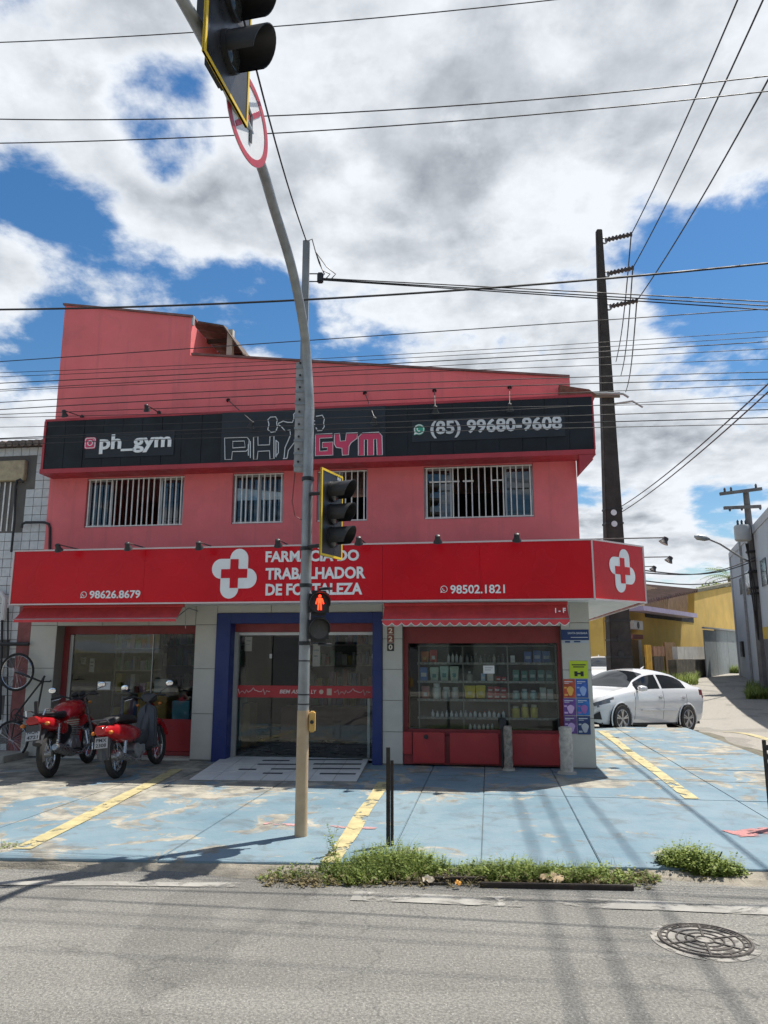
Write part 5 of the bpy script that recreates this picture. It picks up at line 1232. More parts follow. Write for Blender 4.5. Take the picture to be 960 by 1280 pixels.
    for k in range(8): cy.hexa([(.66 + .025 * k, -.085, .46 + .03 * k), (.80 + .025 * k, -.085, .44 + .03 * k), (.80 + .025 * k, .085, .44 + .03 * k), (.66 + .025 * k, .085, .46 + .03 * k), (.66 + .025 * k, -.085, .475 + .03 * k), (.80 + .025 * k, -.085, .455 + .03 * k), (.80 + .025 * k, .085, .455 + .03 * k), (.66 + .025 * k, .085, .475 + .03 * k)])
    cy.build('cylinder_fins', M_ENG, r)
    MB().tube([(.92, -.05, .58), (1.0, -.10, .50), (.95, -.14, .30), (.70, -.155, .22), (.40, -.16, .24)], .022, 8).build('exhaust_pipe', M_CHROME, r)
    MB().tube([(.42, -.16, .24), (.30, -.165, .27), (-.12, -.175, .38), (-.22, -.178, .40)], [.03, .058, .066, .04], 12).build('muffler', mat('dark_chrome', (.36, .36, .36), .3, .8, var=.3, scale=15), r)
    fr = MB(); fr.tube([(1.02, 0, .90), (.90, 0, .60), (.82, 0, .26), (.42, 0, .22)], .02, 8); fr.tube([(1.02, 0, .93), (.60, 0, .76), (.30, 0, .70), (-.2, 0, .72)], .02, 8); fr.tube([(.42, 0, .22), (.34, 0, .70)], .022, 8); fr.build('frame', M_BLACK, r)
    MB().tube([(.15, .02, .40), (.42, .0, .5)], .035, 8).build('air_box', M_BLACK, r)
    MB().loft([(.10, .52, .085, .10), (.28, .50, .10, .13), (.46, .52, .095, .12), (.58, .56, .08, .08)], 12, 3).build('battery_cover', M_SEAT, r)
    MB().loft([(.84, .62, .13, .05), (.95, .66, .16, .10), (1.06, .68, .12, .07)], 12, 3).build('tank_shroud', M_MRED, r)
    hl = MB().lathe([(.04, -.10), (.085, -.05), (.092, 0)], (1.16, 0, .92), (1, 0, 0), 18).build('headlight', M_DGREY, r); MB().lathe([(.085, .001), (.04, .02)], (1.16, 0, .92), (1, 0, 0), 18).build('headlight_lens', MATS['lamp_lens'], hl)
    MB().lathe([(.045, -.03), (.048, .02)], (1.06, .055, 1.03), (-.6, 0, 1), 14).build('dial', M_BLACK, r); MB().lathe([(.045, -.03), (.048, .02)], (1.06, -.055, 1.03), (-.6, 0, 1), 14).build('dial', M_BLACK, r)
    handlebar(r, 1.00, .98, .35); mirrors(r, .98, 1.0, .30, .10)
    MB().tube([(.42, .10, .24), (.36, .26, .02)], .011, 6).build('side_stand', M_BLACK, r)
motorcycle()
def scooter():
    p0, p1 = gnd(146, 973), gnd(203, 953); d = (p1 - p0); rz = math.atan2(d.y, d.x)
    r = thing('motor_scooter', 'red step-through motor scooter with dark leg shield, right of the motorcycle', 'scooter', p0, rz, 'motorbikes parked at the pharmacy', local=True); r.rotation_euler = (-R(6), 0, rz)
    wb_ = 1.26
    wheel(r, 0, .275, .09, name='rear_wheel'); wheel(r, wb_, .295, .08, name='front_wheel')
    MB().loft([(-.30, .72, .08, .03), (-.15, .76, .12, .045), (.1, .765, .13, .05), (.35, .74, .12, .05), (.50, .70, .08, .04)], 14, 3).build('seat', M_SEAT, r)
    MB().loft([(-.42, .65, .07, .045), (-.28, .63, .13, .085), (-.05, .59, .165, .125), (.22, .55, .165, .125), (.46, .53, .13, .09), (.60, .52, .08, .05)], 16, 3).build('side_fairing', M_MRED, r)
    MB().loft([(-.44, .67, .05, .032), (-.38, .67, .085, .045)], 12, 3).build('tail_light', MATS['tail_lens'], r)
    MB().tube([(-.35, .09, .74), (-.42, .10, .78), (-.42, -.10, .78), (-.35, -.09, .74)], .012, 6).build('grab_rail', M_DGREY, r)
    arcs = [(math.cos(R(a)) * .33, .275 + math.sin(R(a)) * .33) for a in range(60, 190, 12)]
    MB().tube([(x, 0, z) for x, z in arcs], .06, 8).build('rear_mudguard', M_DGREY, r); MB().box(-.36, -.33, -.085, .085, .30, .56).build('mud_flap', M_DGREY, r, bevel=.01)
    plate_box(r, -.39, .50, R(14), 'PMX', '2308')
    for s_ in (1, -1):
        MB().tube([(0, s_ * .08, .275), (.40, s_ * .085, .30)], .024, 8).build('swingarm', M_DGREY, r); MB().tube([(.03, s_ * .105, .30), (.10, s_ * .105, .58)], .025, 8).build('shock', M_CHROME, r)
        MB().tube([(wb_, s_ * .075, .295), (wb_ - .07, s_ * .07, .55)], .022, 8).build('fork_leg', M_DGREY, r)
        MB().ell((-.36, s_ * .12, .62), (.03, .03, .025)).build('indicator', MATS['amber_lens'], r)
        MB().hexa([(.80, s_ * .0, .26), (.94, s_ * .0, .24), (.94, s_ * .17, .28), (.82, s_ * .17, .30), (1.00, s_ * .0, .92), (1.10, s_ * .0, .90), (1.07, s_ * .13, .84), (.99, s_ * .14, .82)]).build('leg_shield', M_DGREY, r, bevel=.02)
    MB().loft([(.44, .46, .05, .06), (.62, .42, .055, .07), (.82, .46, .06, .10), (.98, .62, .07, .18), (1.06, .76, .06, .14)], 14, 3).build('step_through_body', M_DGREY, r)
    e = MB(); e.lathe([(.10, -.12), (.11, 0), (.10, .12)], (.42, 0, .30), (0, 1, 0), 16); e.box(.45, .72, -.08, .08, .23, .36); e.build('engine', M_ENG, r, bevel=.012)
    MB().tube([(.62, -.08, .26), (.45, -.13, .18), (.2, -.14, .20)], .016, 8).build('exhaust_pipe', M_CHROME, r); MB().tube([(.22, -.14, .20), (.12, -.145, .22), (-.20, -.15, .31), (-.26, -.15, .33)], [.025, .042, .048, .03], 12).build('muffler', MATS['dark_chrome'], r)
    arcs = [(wb_ + math.cos(R(a)) * .335, .295 + math.sin(R(a)) * .335) for a in range(20, 185, 12)]
    MB().tube([(x, 0, z) for x, z in arcs], .055, 8).build('front_mudguard', M_MRED, r)
    MB().loft([(1.0, .98, .06, .05), (1.05, .99, .12, .065), (1.12, .97, .11, .07), (1.18, .95, .06, .045)], 14, 2.6).build('headlight_cowl', M_DGREY, r); MB().ell((1.165, 0, .955), (.025, .075, .05)).build('headlight', MATS['lamp_lens'], r)
    MB().loft([(1.05, .60, .07, .14), (1.13, .70, .07, .16), (1.17, .80, .05, .10)], 12, 3).build('front_cowl', M_MRED, r)
    MB().cyl((1.06, 0, .55), (1.03, 0, .98), .03, n=10).build('steering_column', M_BLACK, r)
    handlebar(r, 1.02, .97, .33); mirrors(r, 1.0, .98, .28, .15)
    MB().tube([(.40, .09, .22), (.30, .24, .015)], .011, 6).build('side_stand', M_BLACK, r)
scooter()
# old bicycle hung up against the neighbour's wall
def bicycle():
    b = -.14; c1 = fac(21, 840, b); c2 = fac(14, 925, b); r = fthing('bicycle', 'old black bicycle hung upright on the tiled wall behind the motorcycle', 'bicycle', c2.x, b, c2.z)
    M_BK = mat('worn_black_paint', (.03, .028, .027), .55, var=.3)
    hd = fac(52, 852, b); bb = fac(20, 893, b); sd_ = fac(44, 902, b)
    for i, c in enumerate((c1, c2)):
        w_ = MB().torus(c, (0, 1, 0), .285, .019, 40, 8).build('wheel', M_TYRE, r); MB().torus(c, (0, 1, 0), .262, .008, 36, 6).build('rim', M_CHROME, w_)
        s = MB()
        for k in range(28):
            a = 2 * math.pi * k / 28; s.tube([(c.x, b + (.02 if k % 2 else -.02), c.z), (c.x + .262 * math.cos(a), b, c.z + .262 * math.sin(a))], .0018, 4)
        s.build('spokes', M_CHROME, w_)
    f = MB(); f.tube([c1 + Vector((0, -.05, 0)), hd], .012, 6); f.tube([c1 + Vector((0, .05, 0)), hd], .012, 6)
    off = Vector((.03, 0, .06)); f.tube([hd, bb], .016, 8); f.tube([hd + off, sd_], .015, 8); f.tube([bb, sd_], .015, 8); f.tube([bb, c2], .010, 6); f.tube([sd_, c2], .009, 6); f.tube([hd - off * .5, hd + off * 1.5], .018, 8); f.build('frame', M_BK, r)
    MB().tube([hd + Vector((.02, -.25, .05)), hd + Vector((.08, -.12, .0)), hd + Vector((.06, 0, .0)), hd + Vector((.08, .12, 0)), hd + Vector((.02, .22, .05))], .011, 7).build('handlebar', M_BK, r)
    MB().tube([hd + Vector((.06, -.02, 0)), hd + Vector((.14, -.1, .01)), hd + Vector((.2, -.1, .0))], .009, 6).build('brake_lever', M_BK, r)
    MB().torus(bb, (0, 1, 0), .085, .008, 24, 6).build('chainring', M_BK, r)
    MB().beam(bb + Vector((0, -.05, 0)), bb + Vector((.12, -.05, -.1)), .02, .012).build('crank', M_BK, r)
    MB().beam(bb + Vector((.1, -.11, -.1)), bb + Vector((.14, -.03, -.1)), .06, .02).build('pedal', M_BK, r)
    s = sd_ + Vector((.10, 0, .02)); MB().hexa([s + Vector((-.03, -.02, -.12)), s + Vector((0, -.02, -.12)), s + Vector((0, .02, -.12)), s + Vector((-.03, .02, -.12)), s + Vector((-.03, -.075, .10)), s + Vector((.01, -.075, .10)), s + Vector((.01, .075, .10)), s + Vector((-.03, .075, .10))]).build('saddle', M_SEAT, r, bevel=.012)
bicycle()

# ---- white saloon car on the side street
def interp(tab, x):
    if x <= tab[0][0]: return tab[0][1]
    for i in range(len(tab) - 1):
        if x <= tab[i + 1][0]:
            x0, y0 = tab[i]; x1, y1 = tab[i + 1]; t = (x - x0) / (x1 - x0)
            def sl(k):
                if k <= 0 or k >= len(tab) - 1: return 0 if k <= 0 else (tab[-1][1] - tab[-2][1]) / (tab[-1][0] - tab[-2][0])
                return (tab[k + 1][1] - tab[k - 1][1]) / (tab[k + 1][0] - tab[k - 1][0])
            m0, m1, h = sl(i), sl(i + 1), x1 - x0
            return (2 * t ** 3 - 3 * t * t + 1) * y0 + (t ** 3 - 2 * t * t + t) * h * m0 + (-2 * t ** 3 + 3 * t * t) * y1 + (t ** 3 - t * t) * h * m1
    return tab[-1][1]
M_CARW = mat('white_car_paint', (.60, .61, .62), .16, var=.0, coat=.8, rvar=.0); M_CGL = mat('tinted_car_glass', (.008, .009, .010), .03, spec=.4, rvar=0); M_CBLK = mat('black_car_trim', (.014, .014, .015), .4); M_ALLOY = mat('alloy_rim', (.42, .42, .43), .3, .8, var=.1)
LC = 4.40
TOP = [(0, .60), (.06, .68), (.25, .80), (.6, .90), (1.05, .985), (1.2, 1.03), (1.55, 1.24), (1.95, 1.415), (2.4, 1.47), (2.8, 1.455), (3.2, 1.37), (3.6, 1.19), (3.85, 1.095), (4.2, 1.075), (4.33, 1.04), (4.40, .95)]
BELT = [(0, .58), (.1, .66), (.4, .76), (1.0, .88), (1.5, .925), (2.5, .955), (3.4, 1.00), (3.9, 1.02), (4.3, .99), (4.4, .90)]
HALF = [(0, .50), (.05, .62), (.2, .76), (.5, .84), (1.0, .862), (2.2, .87), (3.5, .865), (4.0, .82), (4.25, .76), (4.40, .62)]
BOT = [(0, .26), (.3, .20), (1, .19), (3.6, .20), (4.1, .26), (4.4, .36)]
SF, SR, RW = .80, 3.38, .315
def make_car(name, label, group):
    r = thing(name, label, 'car', (0, 0, 0), 0, group, local=True)
    ns = 110; nl, nu = 11, 16
    def S(s, j):                        # j over the half section, sill to roof centre
        zt, zb, w, z0 = interp(TOP, s), interp(BELT, s), interp(HALF, s), interp(BOT, s)
        if j <= nl:
            t = j / nl; z = z0 + (zb - z0) * t
            y = w * (.90 + .10 * math.sin(math.pi * min(1, t * 1.15) * .5 + .0) ** .7) - (.035 * max(0, t - .72) / .28) * 1.0
            y -= .012 * math.exp(-((t - .42) / .06) ** 2)
            return y, z
        t = (j - nl) / nu; hgt = max(zt - zb, .005); k = min(1, hgt / .30)
        w0 = w - .035; wr = w0 - .20 * k - .02
        if t <= .5:
            q = t / .5; return w0 + (wr - w0) * q ** 1.15, zb + (hgt * (1 - .16 * k)) * q
        q = (t - .5) / .5; y = wr * (1 - q); return y, zb + hgt * ((1 - .16 * k) + .16 * k * (1 - (y / wr) ** 2.2)) if k > .05 else zb + hgt * (1 - (y / wr) ** 2)
    groups = {'body': ([], []), 'windscreen': ([], []), 'rear_window': ([], []), 'side_window_front': ([], []), 'side_window_rear': ([], [])}
    P = {}
    for i in range(ns + 1):
        s = LC * i / ns
        for j in range(nl + nu + 1):
            y, z = S(s, j); P[i, j] = (LC / 2 - s, y, z)
    MBs = {k: MB() for k in ('body', 'windscreen', 'rear_window', 'fw1', 'rw1', 'hl1', 'tl1', 'fw-1', 'rw-1', 'hl-1', 'tl-1')}
    for i in range(ns):
        s = LC * (i + .5) / ns
        for j in range(nl + nu):
            t = (j + .5 - nl) / nu; y, z = S(s, j + .5 if False else j)
            zz = (P[i, j][2] + P[i, j + 1][2]) / 2; key = 'body'
            hgt = interp(TOP, s) - interp(BELT, s)
            if j >= nl:
                if t > .53 and 1.16 < s < 1.93: key = 'windscreen'
                elif t > .53 and 3.02 < s < 3.72: key = 'rear_window'
                elif .06 < t < .45 and hgt > .17 and zz < interp(TOP, s) - .085:
                    if 1.42 < s < 2.33: key = 'fw'
                    elif 2.42 < s < 3.42: key = 'rw'
            else:
                if .03 < s < .56 and interp(BELT, s) - .125 + .10 * s < zz < interp(BELT, s) - .012 and zz > .56: key = 'hl'
                if s > 3.98 and interp(BELT, s) - .17 < zz < interp(BELT, s) - .02: key = 'tl'
                if min(math.hypot(s - SF, zz - RW), math.hypot(s - SR, zz - RW)) < RW + .035: continue
            for sg_ in (1, -1):
                q = [P[i, j], P[i + 1, j], P[i + 1, j + 1], P[i, j + 1]]
                if key in ('fw', 'rw', 'hl', 'tl'): MBs[key + str(sg_)].add([(x, y * sg_, z) for x, y, z in q], [(0, 1, 2, 3)], 0)
                else: MBs[key].add([(x, y * sg_, z) for x, y, z in q], [(0, 1, 2, 3)], 0)
    for sg_ in (1,):
        q = [(LC / 2, y * sg_, z) for y, z in (S(0, j) for j in range(nl + nu + 1))]
    # close nose and tail
    for i in (0, ns):
        ring = [P[i, j] for j in range(nl + nu + 1)] + [(P[i, j][0], -P[i, j][1], P[i, j][2]) for j in range(nl + nu - 1, -1, -1)]
        MBs['body'].add(ring, [tuple(range(len(ring)))])
    def weld(mb):
        d, vs, mp = {}, [], []
        for v in mb.v:
            k = tuple(round(c, 5) for c in v)
            if k not in d: d[k] = len(vs); vs.append(v)
            mp.append(d[k])
        mb.f = [tuple(dict.fromkeys(mp[i] for i in f)) for f in mb.f]; keep = [i for i, f in enumerate(mb.f) if len(f) > 2]; mb.f = [mb.f[i] for i in keep]; mb.m = [mb.m[i] for i in keep]; mb.v = vs; return mb
    weld(MBs['body']).build('body', M_CARW, r, ang=50)
    weld(MBs['windscreen']).build('windscreen', mat('windscreen_glass', (.012, .015, .017), .03, spec=.5, rvar=0), r); weld(MBs['rear_window']).build('rear_window', M_CGL, r)
    
    for sd in ('1', '-1'):
        weld(MBs['hl' + sd]).build('headlight', mat('headlamp', (.10, .105, .11), .08, spec=.9), r); weld(MBs['tl' + sd]).build('tail_light', mat('car_tail_lens', (.10, .008, .01), .15), r)
        weld(MBs['fw' + sd]).build('front_side_window', M_CGL, r); weld(MBs['rw' + sd]).build('rear_side_window', M_CGL, r)
    MB().box(-1.9, 1.95, -.72, .72, .18, .24).build('underbody', M_CBLK, r)
    X = lambda s: LC / 2 - s
    for s in (SF, SR):
        for sg_ in (1, -1):
            yo = interp(HALF, s)
            a = MB(); n = 24; vs = []
            for k in range(n + 1):
                an = R(-22 + 224 * k / n)
                for rr_, yy in ((RW + .07, yo - .008), (RW + .04, yo + .001), (RW + .034, yo - .02)): vs.append((X(s) + rr_ * math.cos(an), sg_ * yy, RW + rr_ * math.sin(an)))
            a.add(vs, [(k * 3 + j, k * 3 + j + 1, k * 3 + j + 4, k * 3 + j + 3) for k in range(n) for j in range(2)]); a.build('wheel_arch', M_CARW, r)
            MB().cyl((X(s), sg_ * .45, RW + .02), (X(s), sg_ * (yo - .022), RW + .015), RW + .05, n=24).build('wheel_well', M_CBLK, r)
            yw = sg_ * (yo - .085)
            w_ = MB().lathe([(RW * .62, -.095), (RW * .93, -.095), (RW, -.06), (RW, .06), (RW * .93, .095), (RW * .70, .10), (RW * .66, .07)], (X(s), yw, RW), (0, sg_, 0), 36).build('wheel', M_TYRE, r)
            rim = MB(); rim.lathe([(RW * .67, .09), (RW * .64, .03), (.05, .02)], (X(s), yw, RW), (0, sg_, 0), 30); rm = rim.build('rim', M_CBLK, w_)
            sp_ = MB(); sp_.torus((X(s), yw + sg_ * .085, RW), (0, 1, 0), RW * .66, .012, 30, 6); sp_.lathe([(.045, .05), (.04, .092)], (X(s), yw, RW), (0, sg_, 0), 14)
            for k in range(5):
                for da in (-.16, .16):
                    an = 2 * math.pi * k / 5 + .3; sp_.beam((X(s) + .035 * math.cos(an), yw + sg_ * .085, RW + .035 * math.sin(an)), (X(s) + RW * .65 * math.cos(an + da), yw + sg_ * .088, RW + RW * .65 * math.sin(an + da)), .034, .016, up=(0, 1, 0))
            sp_.build('spokes', M_ALLOY, w_)
    for sg_ in (1, -1):
        MB().prism([(X(.03), sg_ * .47, .30), (X(.20), sg_ * .765, .30), (X(.16), sg_ * .745, .47)], (.03, sg_ * .012, 0)).build('fog_lamp_recess', M_CBLK, r)
        mr = MB().loft([(X(1.30) + .0, .99, .03, .05, sg_ * .98), (X(1.38), 1.0, .105, .068, sg_ * .96), (X(1.50), 1.0, .10, .06, sg_ * .95), (X(1.54), 1.0, .06, .04, sg_ * .95)], 12, 2.6).build('mirror', M_CARW, r); MB().box(X(1.46), X(1.40), sg_ * .82, sg_ * .90, .955, .985).build('mirror_foot', M_CBLK, mr)
        for s in (2.28, 3.22):
            hd = MB().box(X(s) - .085, X(s) + .085, sg_ * (interp(HALF, s) - .012), sg_ * (interp(HALF, s) + .022), .80, .835).build('door_handle', M_CARW, r, bevel=.01)
            MB().ell((X(s), sg_ * (interp(HALF, s) - .004), .815), (.06, .006, .035)).build('handle_cup', mat('shadow_grey', (.25, .25, .26), .5), r)
        for s, z1 in ((1.30, .90), (2.40, .95), (3.36, .90)):
            pts = []
            for k in range(12):
                z = .30 + (z1 - .30) * k / 11; t = (z - interp(BOT, s)) / (interp(BELT, s) - interp(BOT, s)); y = S(s, max(0, min(nl, t * nl)))[0]
                pts.append((X(s + (.18 * max(0, (.62 - z)) if s > 3 else 0)), sg_ * (y + .0005), z))
            MB().tube(pts, .0045, 4).build('door_gap', M_CBLK, r)
        MB().box(X(1.52), X(3.0), sg_ * (.868), sg_ * (.885), .50, .535).build('side_moulding', M_CARW, r, bevel=.006)
        MB().box(X(1.25), X(3.0), sg_ * .77, sg_ * .80, .175, .225).build('sill_trim', M_CBLK, r)
    MB().prism([(X(-.004), -.42, .56), (X(-.004), .42, .56), (X(-.004), .36, .66), (X(-.004), -.36, .66)], (-.05, 0, 0)).build('upper_grille', M_CBLK, r)
    MB().prism([(X(-.008), -.40, .30), (X(-.008), .40, .30), (X(-.008), .44, .44), (X(-.008), -.44, .44)], (-.06, 0, 0)).build('lower_grille', M_CBLK, r)
    MB().box(X(-.02), X(.0), -.20, .20, .46, .55).build('number_plate', M_PLT, r)
    MB().tube([(X(2.75), 0, 1.455), (X(2.88), 0, 1.53)], [.03, .008], 8).build('roof_aerial', M_CARW, r)
    return r
car = make_car('saloon_car', 'white saloon car parked beyond the blue forecourt behind the corner pier', 'cars on the side street')
Fp = at(773, 880, 17.2); best = None
for k in range(400):
    Y = 17.2 + k * .01; q = at(855, 880, Y); dd = abs(math.hypot(q.x - Fp.x, q.y - Fp.y) - (SR - SF))
    if best is None or dd < best[0]: best = (dd, q)
Rp = best[1]; h = Vector((Fp.x - Rp.x, Fp.y - Rp.y, 0)); h.normalize(); lf = Vector((-h.y, h.x, 0)); yawc = math.atan2(h.y, h.x)
zF, zR = zroad(Fp.x, Fp.y) + .004, zroad(Rp.x, Rp.y) + .004
mid = Vector((Fp.x, Fp.y, 0)) - lf * .78 - h * (LC / 2 - SF)
pit = math.atan2(zF - zR, SR - SF)
car.location = (mid.x, mid.y, zF - math.sin(pit) * (LC / 2 - SF)); car.rotation_euler = (0, -pit, yawc)
print('car', tuple(car.location), math.degrees(yawc), Rp.y)
def copy_tree(o, parent=None):
    c = o.copy(); col.objects.link(c); c.parent = parent
    for ch in [x for x in bpy.data.objects if x.parent == o]: copy_tree(ch, c)
    return c
c2 = copy_tree(car); q = at(750, 818, 33); c2.location = (q.x, 33, zroad(q.x, 33)); c2.rotation_euler = (0, -.01, -R(100)); c2['label'] = 'white car farther up the side street, glimpsed behind the dark utility pole'
# ================================================================== POLES AND WIRES
M_WIRE = mat('black_cable', (.012, .012, .013), .6); M_DPOLE = mat('dark_concrete_pole', (.040, .035, .031), .9, var=.3, scale=2.5, bump=.4, bscale=25, streak=.4, scol=(.03, .027, .024))
YP = 20.6; zg = zroad(6.5, YP)
b0, b1_ = at(774, 838, YP), at(748.5, 288, YP); b0.z = zg - .1
up_ = thing('utility_pole', 'tall dark tapered concrete utility pole behind the corner sign', 'utility pole', (b0.x, YP, zg))
w0, w1 = .33, .085
MB().hexa([(b0.x - w0, YP - .24, b0.z), (b0.x + w0, YP - .24, b0.z), (b0.x + w0, YP + .24, b0.z), (b0.x - w0, YP + .24, b0.z),
           (b1_.x - w1, YP - .09, b1_.z), (b1_.x + w1, YP - .09, b1_.z), (b1_.x + w1, YP + .09, b1_.z), (b1_.x - w1, YP + .09, b1_.z)]).build('shaft', M_DPOLE, up_, bevel=.02)
def ppt(v, side=0): z = at(760, v, YP).z; t = (z - b0.z) / (b1_.z - b0.z); return Vector((b0.x + (b1_.x - b0.x) * t + side * (w0 + (w1 - w0) * t), YP, z)), (w0 + (w1 - w0) * t), .24 + (.09 - .24) * t
tips = []
for (v, tu, tv) in ((301, 789, 293), (343, 791, 335), (384, 796, 376)):
    p, w_, d_ = ppt(v, 1); tip = at(tu, tv, YP); tips.append(tip)
    n = 15; rad = [.045 if k % 2 else .085 for k in range(n)]
    MB().tube([p + (tip - p) * (.12 + .88 * k / (n - 1)) for k in range(n)], rad, 10).build('insulator', mat('brown_insulator', (.05, .04, .04), .4), up_)
    MB().torus(p + Vector((.06, 0, 0)), (0, 1, 0), .09, .025, 14, 6).build('insulator_ring', M_STEEL, up_)
for v in (637, 655, 744, 776, 821, 800):
    p, w_, d_ = ppt(v); MB().box(p.x - w_ - .012, p.x + w_ + .012, YP - d_ - .012, YP + d_ + .012, p.z - .025, p.z + .025).build('band', M_PIPE, up_)
for v in (637, 651, 793, 812):
    p, w_, d_ = ppt(v); MB().lathe([(.085, 0), (.085, .01)], (p.x - .02, YP - d_ - .013, p.z - .12), (0, -1, 0), 12).build('pole_hole', mat('pale_hole', (.62, .64, .66), .7) if v < 700 else M_BLACK, up_)
p, w_, d_ = ppt(497); MB().box(p.x - w_ - .5, p.x + w_ + .15, YP - d_ - .06, YP - d_ - .004, p.z - .06, p.z + .10).build('cross_arm', mat('weathered_timber', (.16, .12, .09), .9), up_)
p, w_, d_ = ppt(505, 1); MB().tube([p, p + Vector((.5, -.2, .02)), p + Vector((.75, -.3, -.2))], .03, 7).build('lamp_arm', M_STEEL, up_)
def wire(pts, r, label, group, name='overhead_wire', m=M_WIRE):
    o = MB().tube(pts, r, 6).build(name, m, base=Vector(pts[0])); return tag(o, label, 'wire', group)
def quad_fit(P):      # parabola z(s) through three (s, z)
    (a, za), (b, zb), (c, zc) = P
    return lambda s: za * (s - b) * (s - c) / ((a - b) * (a - c)) + zb * (s - a) * (s - c) / ((b - a) * (b - c)) + zc * (s - a) * (s - b) / ((c - a) * (c - b))
def line_wire(px, Y, r, label, group, s0=-11.0, s1=11.0):
    """a cable along the main road: three pixels fix its height on the vertical plane through (0, Y) parallel to the shop front"""
    n = EY; o = Vector((0, Y, 0)); P = []
    for (u, v) in px:
        d = raydir(u, v); t = (o - Vector((0, 0, HCAM))).dot(n) / d.dot(n); p = Vector((0, 0, HCAM)) + d * t; P.append(((p - o).dot(EX), p.z))
    f = quad_fit(P)
    return wire([o + EX * s + Vector((0, 0, f(s))) for s in [s0 + (s1 - s0) * k / 40 for k in range(41)]], r, label, group)
G1 = 'cables along the main road'
YW = 7.3
line_wire([(0, 53), (345, 33), (690, 0)], YW - .3, .006, 'topmost thin wire crossing the sky at the upper left', G1)
line_wire([(0, 149), (480, 138), (960, 95)], YW - .2, .0065, 'upper of the paired wires crossing the upper sky', G1)
line_wire([(0, 179), (480, 158), (960, 114)], YW, .0065, 'lower of the paired wires crossing the upper sky', G1)
line_wire([(0, 387), (480, 369), (960, 329)], YW - .45, .0105, 'thick black cable running just above the stepped parapet', G1)
line_wire([(0, 452), (480, 419), (960, 386)], YW + .2, .005, 'thin wire in the blue gap over the roof line', G1)
for i, (l, m_, r_w, lab) in enumerate(((466, 444, 414, 'hair-thin wire just below the roof line, upper one'), (471, 449, 421, 'hair-thin wire just below the roof line, lower one'), (534, 520, 493, 'hair-thin wire across the black sign lettering'))):
    line_wire([(0, l), (480, m_), (960, r_w)], YW + .15, .0032, lab, G1)
names = ['first', 'second', 'third', 'fourth', 'fifth', 'sixth', 'seventh', 'eighth', 'ninth', 'tenth']
for i, (l, m_, r_w) in enumerate(((479, 455, 427), (487, 461, 436), (489, 467, 449), (503, 480, 465), (512, 488, 474), (518, 500, 481), (522, 512, 503), (548, 528, 512), (549, 535, 522), (556, 541, 530))):
    line_wire([(0, l), (480, m_), (960, r_w)], YW + .05 * (i % 4) - .05, (.0048, .0038, .0034, .0045)[i % 4], 'thin cable in the bundle crossing the pink wall, %s from the top' % names[i], G1)
an = Vector((SX + .19, SY, bz))
for i, (vm, vr) in enumerate(((359, 374), (362, 379), (364, 384))):
    e1, e2 = at(600, vm, 7.1), at(960, vr, 6.7); ss = [(an.x, an.z - .01 * i), (e1.x, e1.z), (e2.x, e2.z)]; f = quad_fit(ss)
    wire([(x, SY - (x - an.x) * .12, f(x)) for x in [an.x + 10 * k / 30 for k in range(31)]], .006, 'service cable leaving the thin post to the right, %s of three' % ('upper', 'middle', 'lowest')[i], 'service cables from the thin post')
s0_ = Vector((SX, SY, SZ)); s1_ = at(296, -10, 3.75)
wire([s0_ + (s1_ - s0_) * (k / 12) - Vector((0, 0, .10 * math.sin(math.pi * k / 12))) for k in range(13)], .007, 'black cable from the thin post up to the overhead signal', None)
# three high-voltage lines and two drop cables along the side street
for i, (tip, (u, v)) in enumerate(zip(tips, ((922, 0), (952, 4), (960, 100)))):
    d = raydir(u, v); rt = d.x / d.y; t = (tip.x - rt * tip.y) / (math.tan(R(8)) - rt); Y = tip.y - t; z = HCAM + d.z / d.y * Y
    f = quad_fit([(0, tip.z), (t, z), (36, tip.z + .3)])
    wire([Vector((tip.x - math.tan(R(8)) * s, tip.y - s, f(s))) for s in [36 * k / 40 for k in range(41)]], .017, 'high-voltage line rising from the dark pole to the upper right, %s of three' % ('left', 'middle', 'right')[i], 'high-voltage lines')
    far = at((770, 776, 782)[i], (452, 470, 490)[i], 34)
    wire([tip + (far - tip) * (k / 16) * 1.0 - Vector((0, 0, .5 * math.sin(math.pi * k / 16))) for k in range(17)], .02, 'high-voltage line leading away behind the dark pole, %s of three' % ('upper', 'middle', 'lower')[i], 'high-voltage lines leading away')
for i, (v, (u, v1)) in enumerate(((634, (960, 480)), (641, (960, 490)))):
    p, w_, d_ = ppt(v, 1); d = raydir(u, v1); rt = d.x / d.y; t = (p.x - rt * p.y) / (math.tan(R(8)) - rt); Y = p.y - t; z = HCAM + d.z / d.y * Y
    f = quad_fit([(0, p.z), (t, z), (30, p.z + .6)])
    wire([Vector((p.x - math.tan(R(8)) * s, p.y - s, f(s))) for s in [30 * k / 40 for k in range(41)]], .011, '%s of the two drop cables slanting up right from the dark pole' % ('upper', 'lower')[i], 'drop cables on the side street')

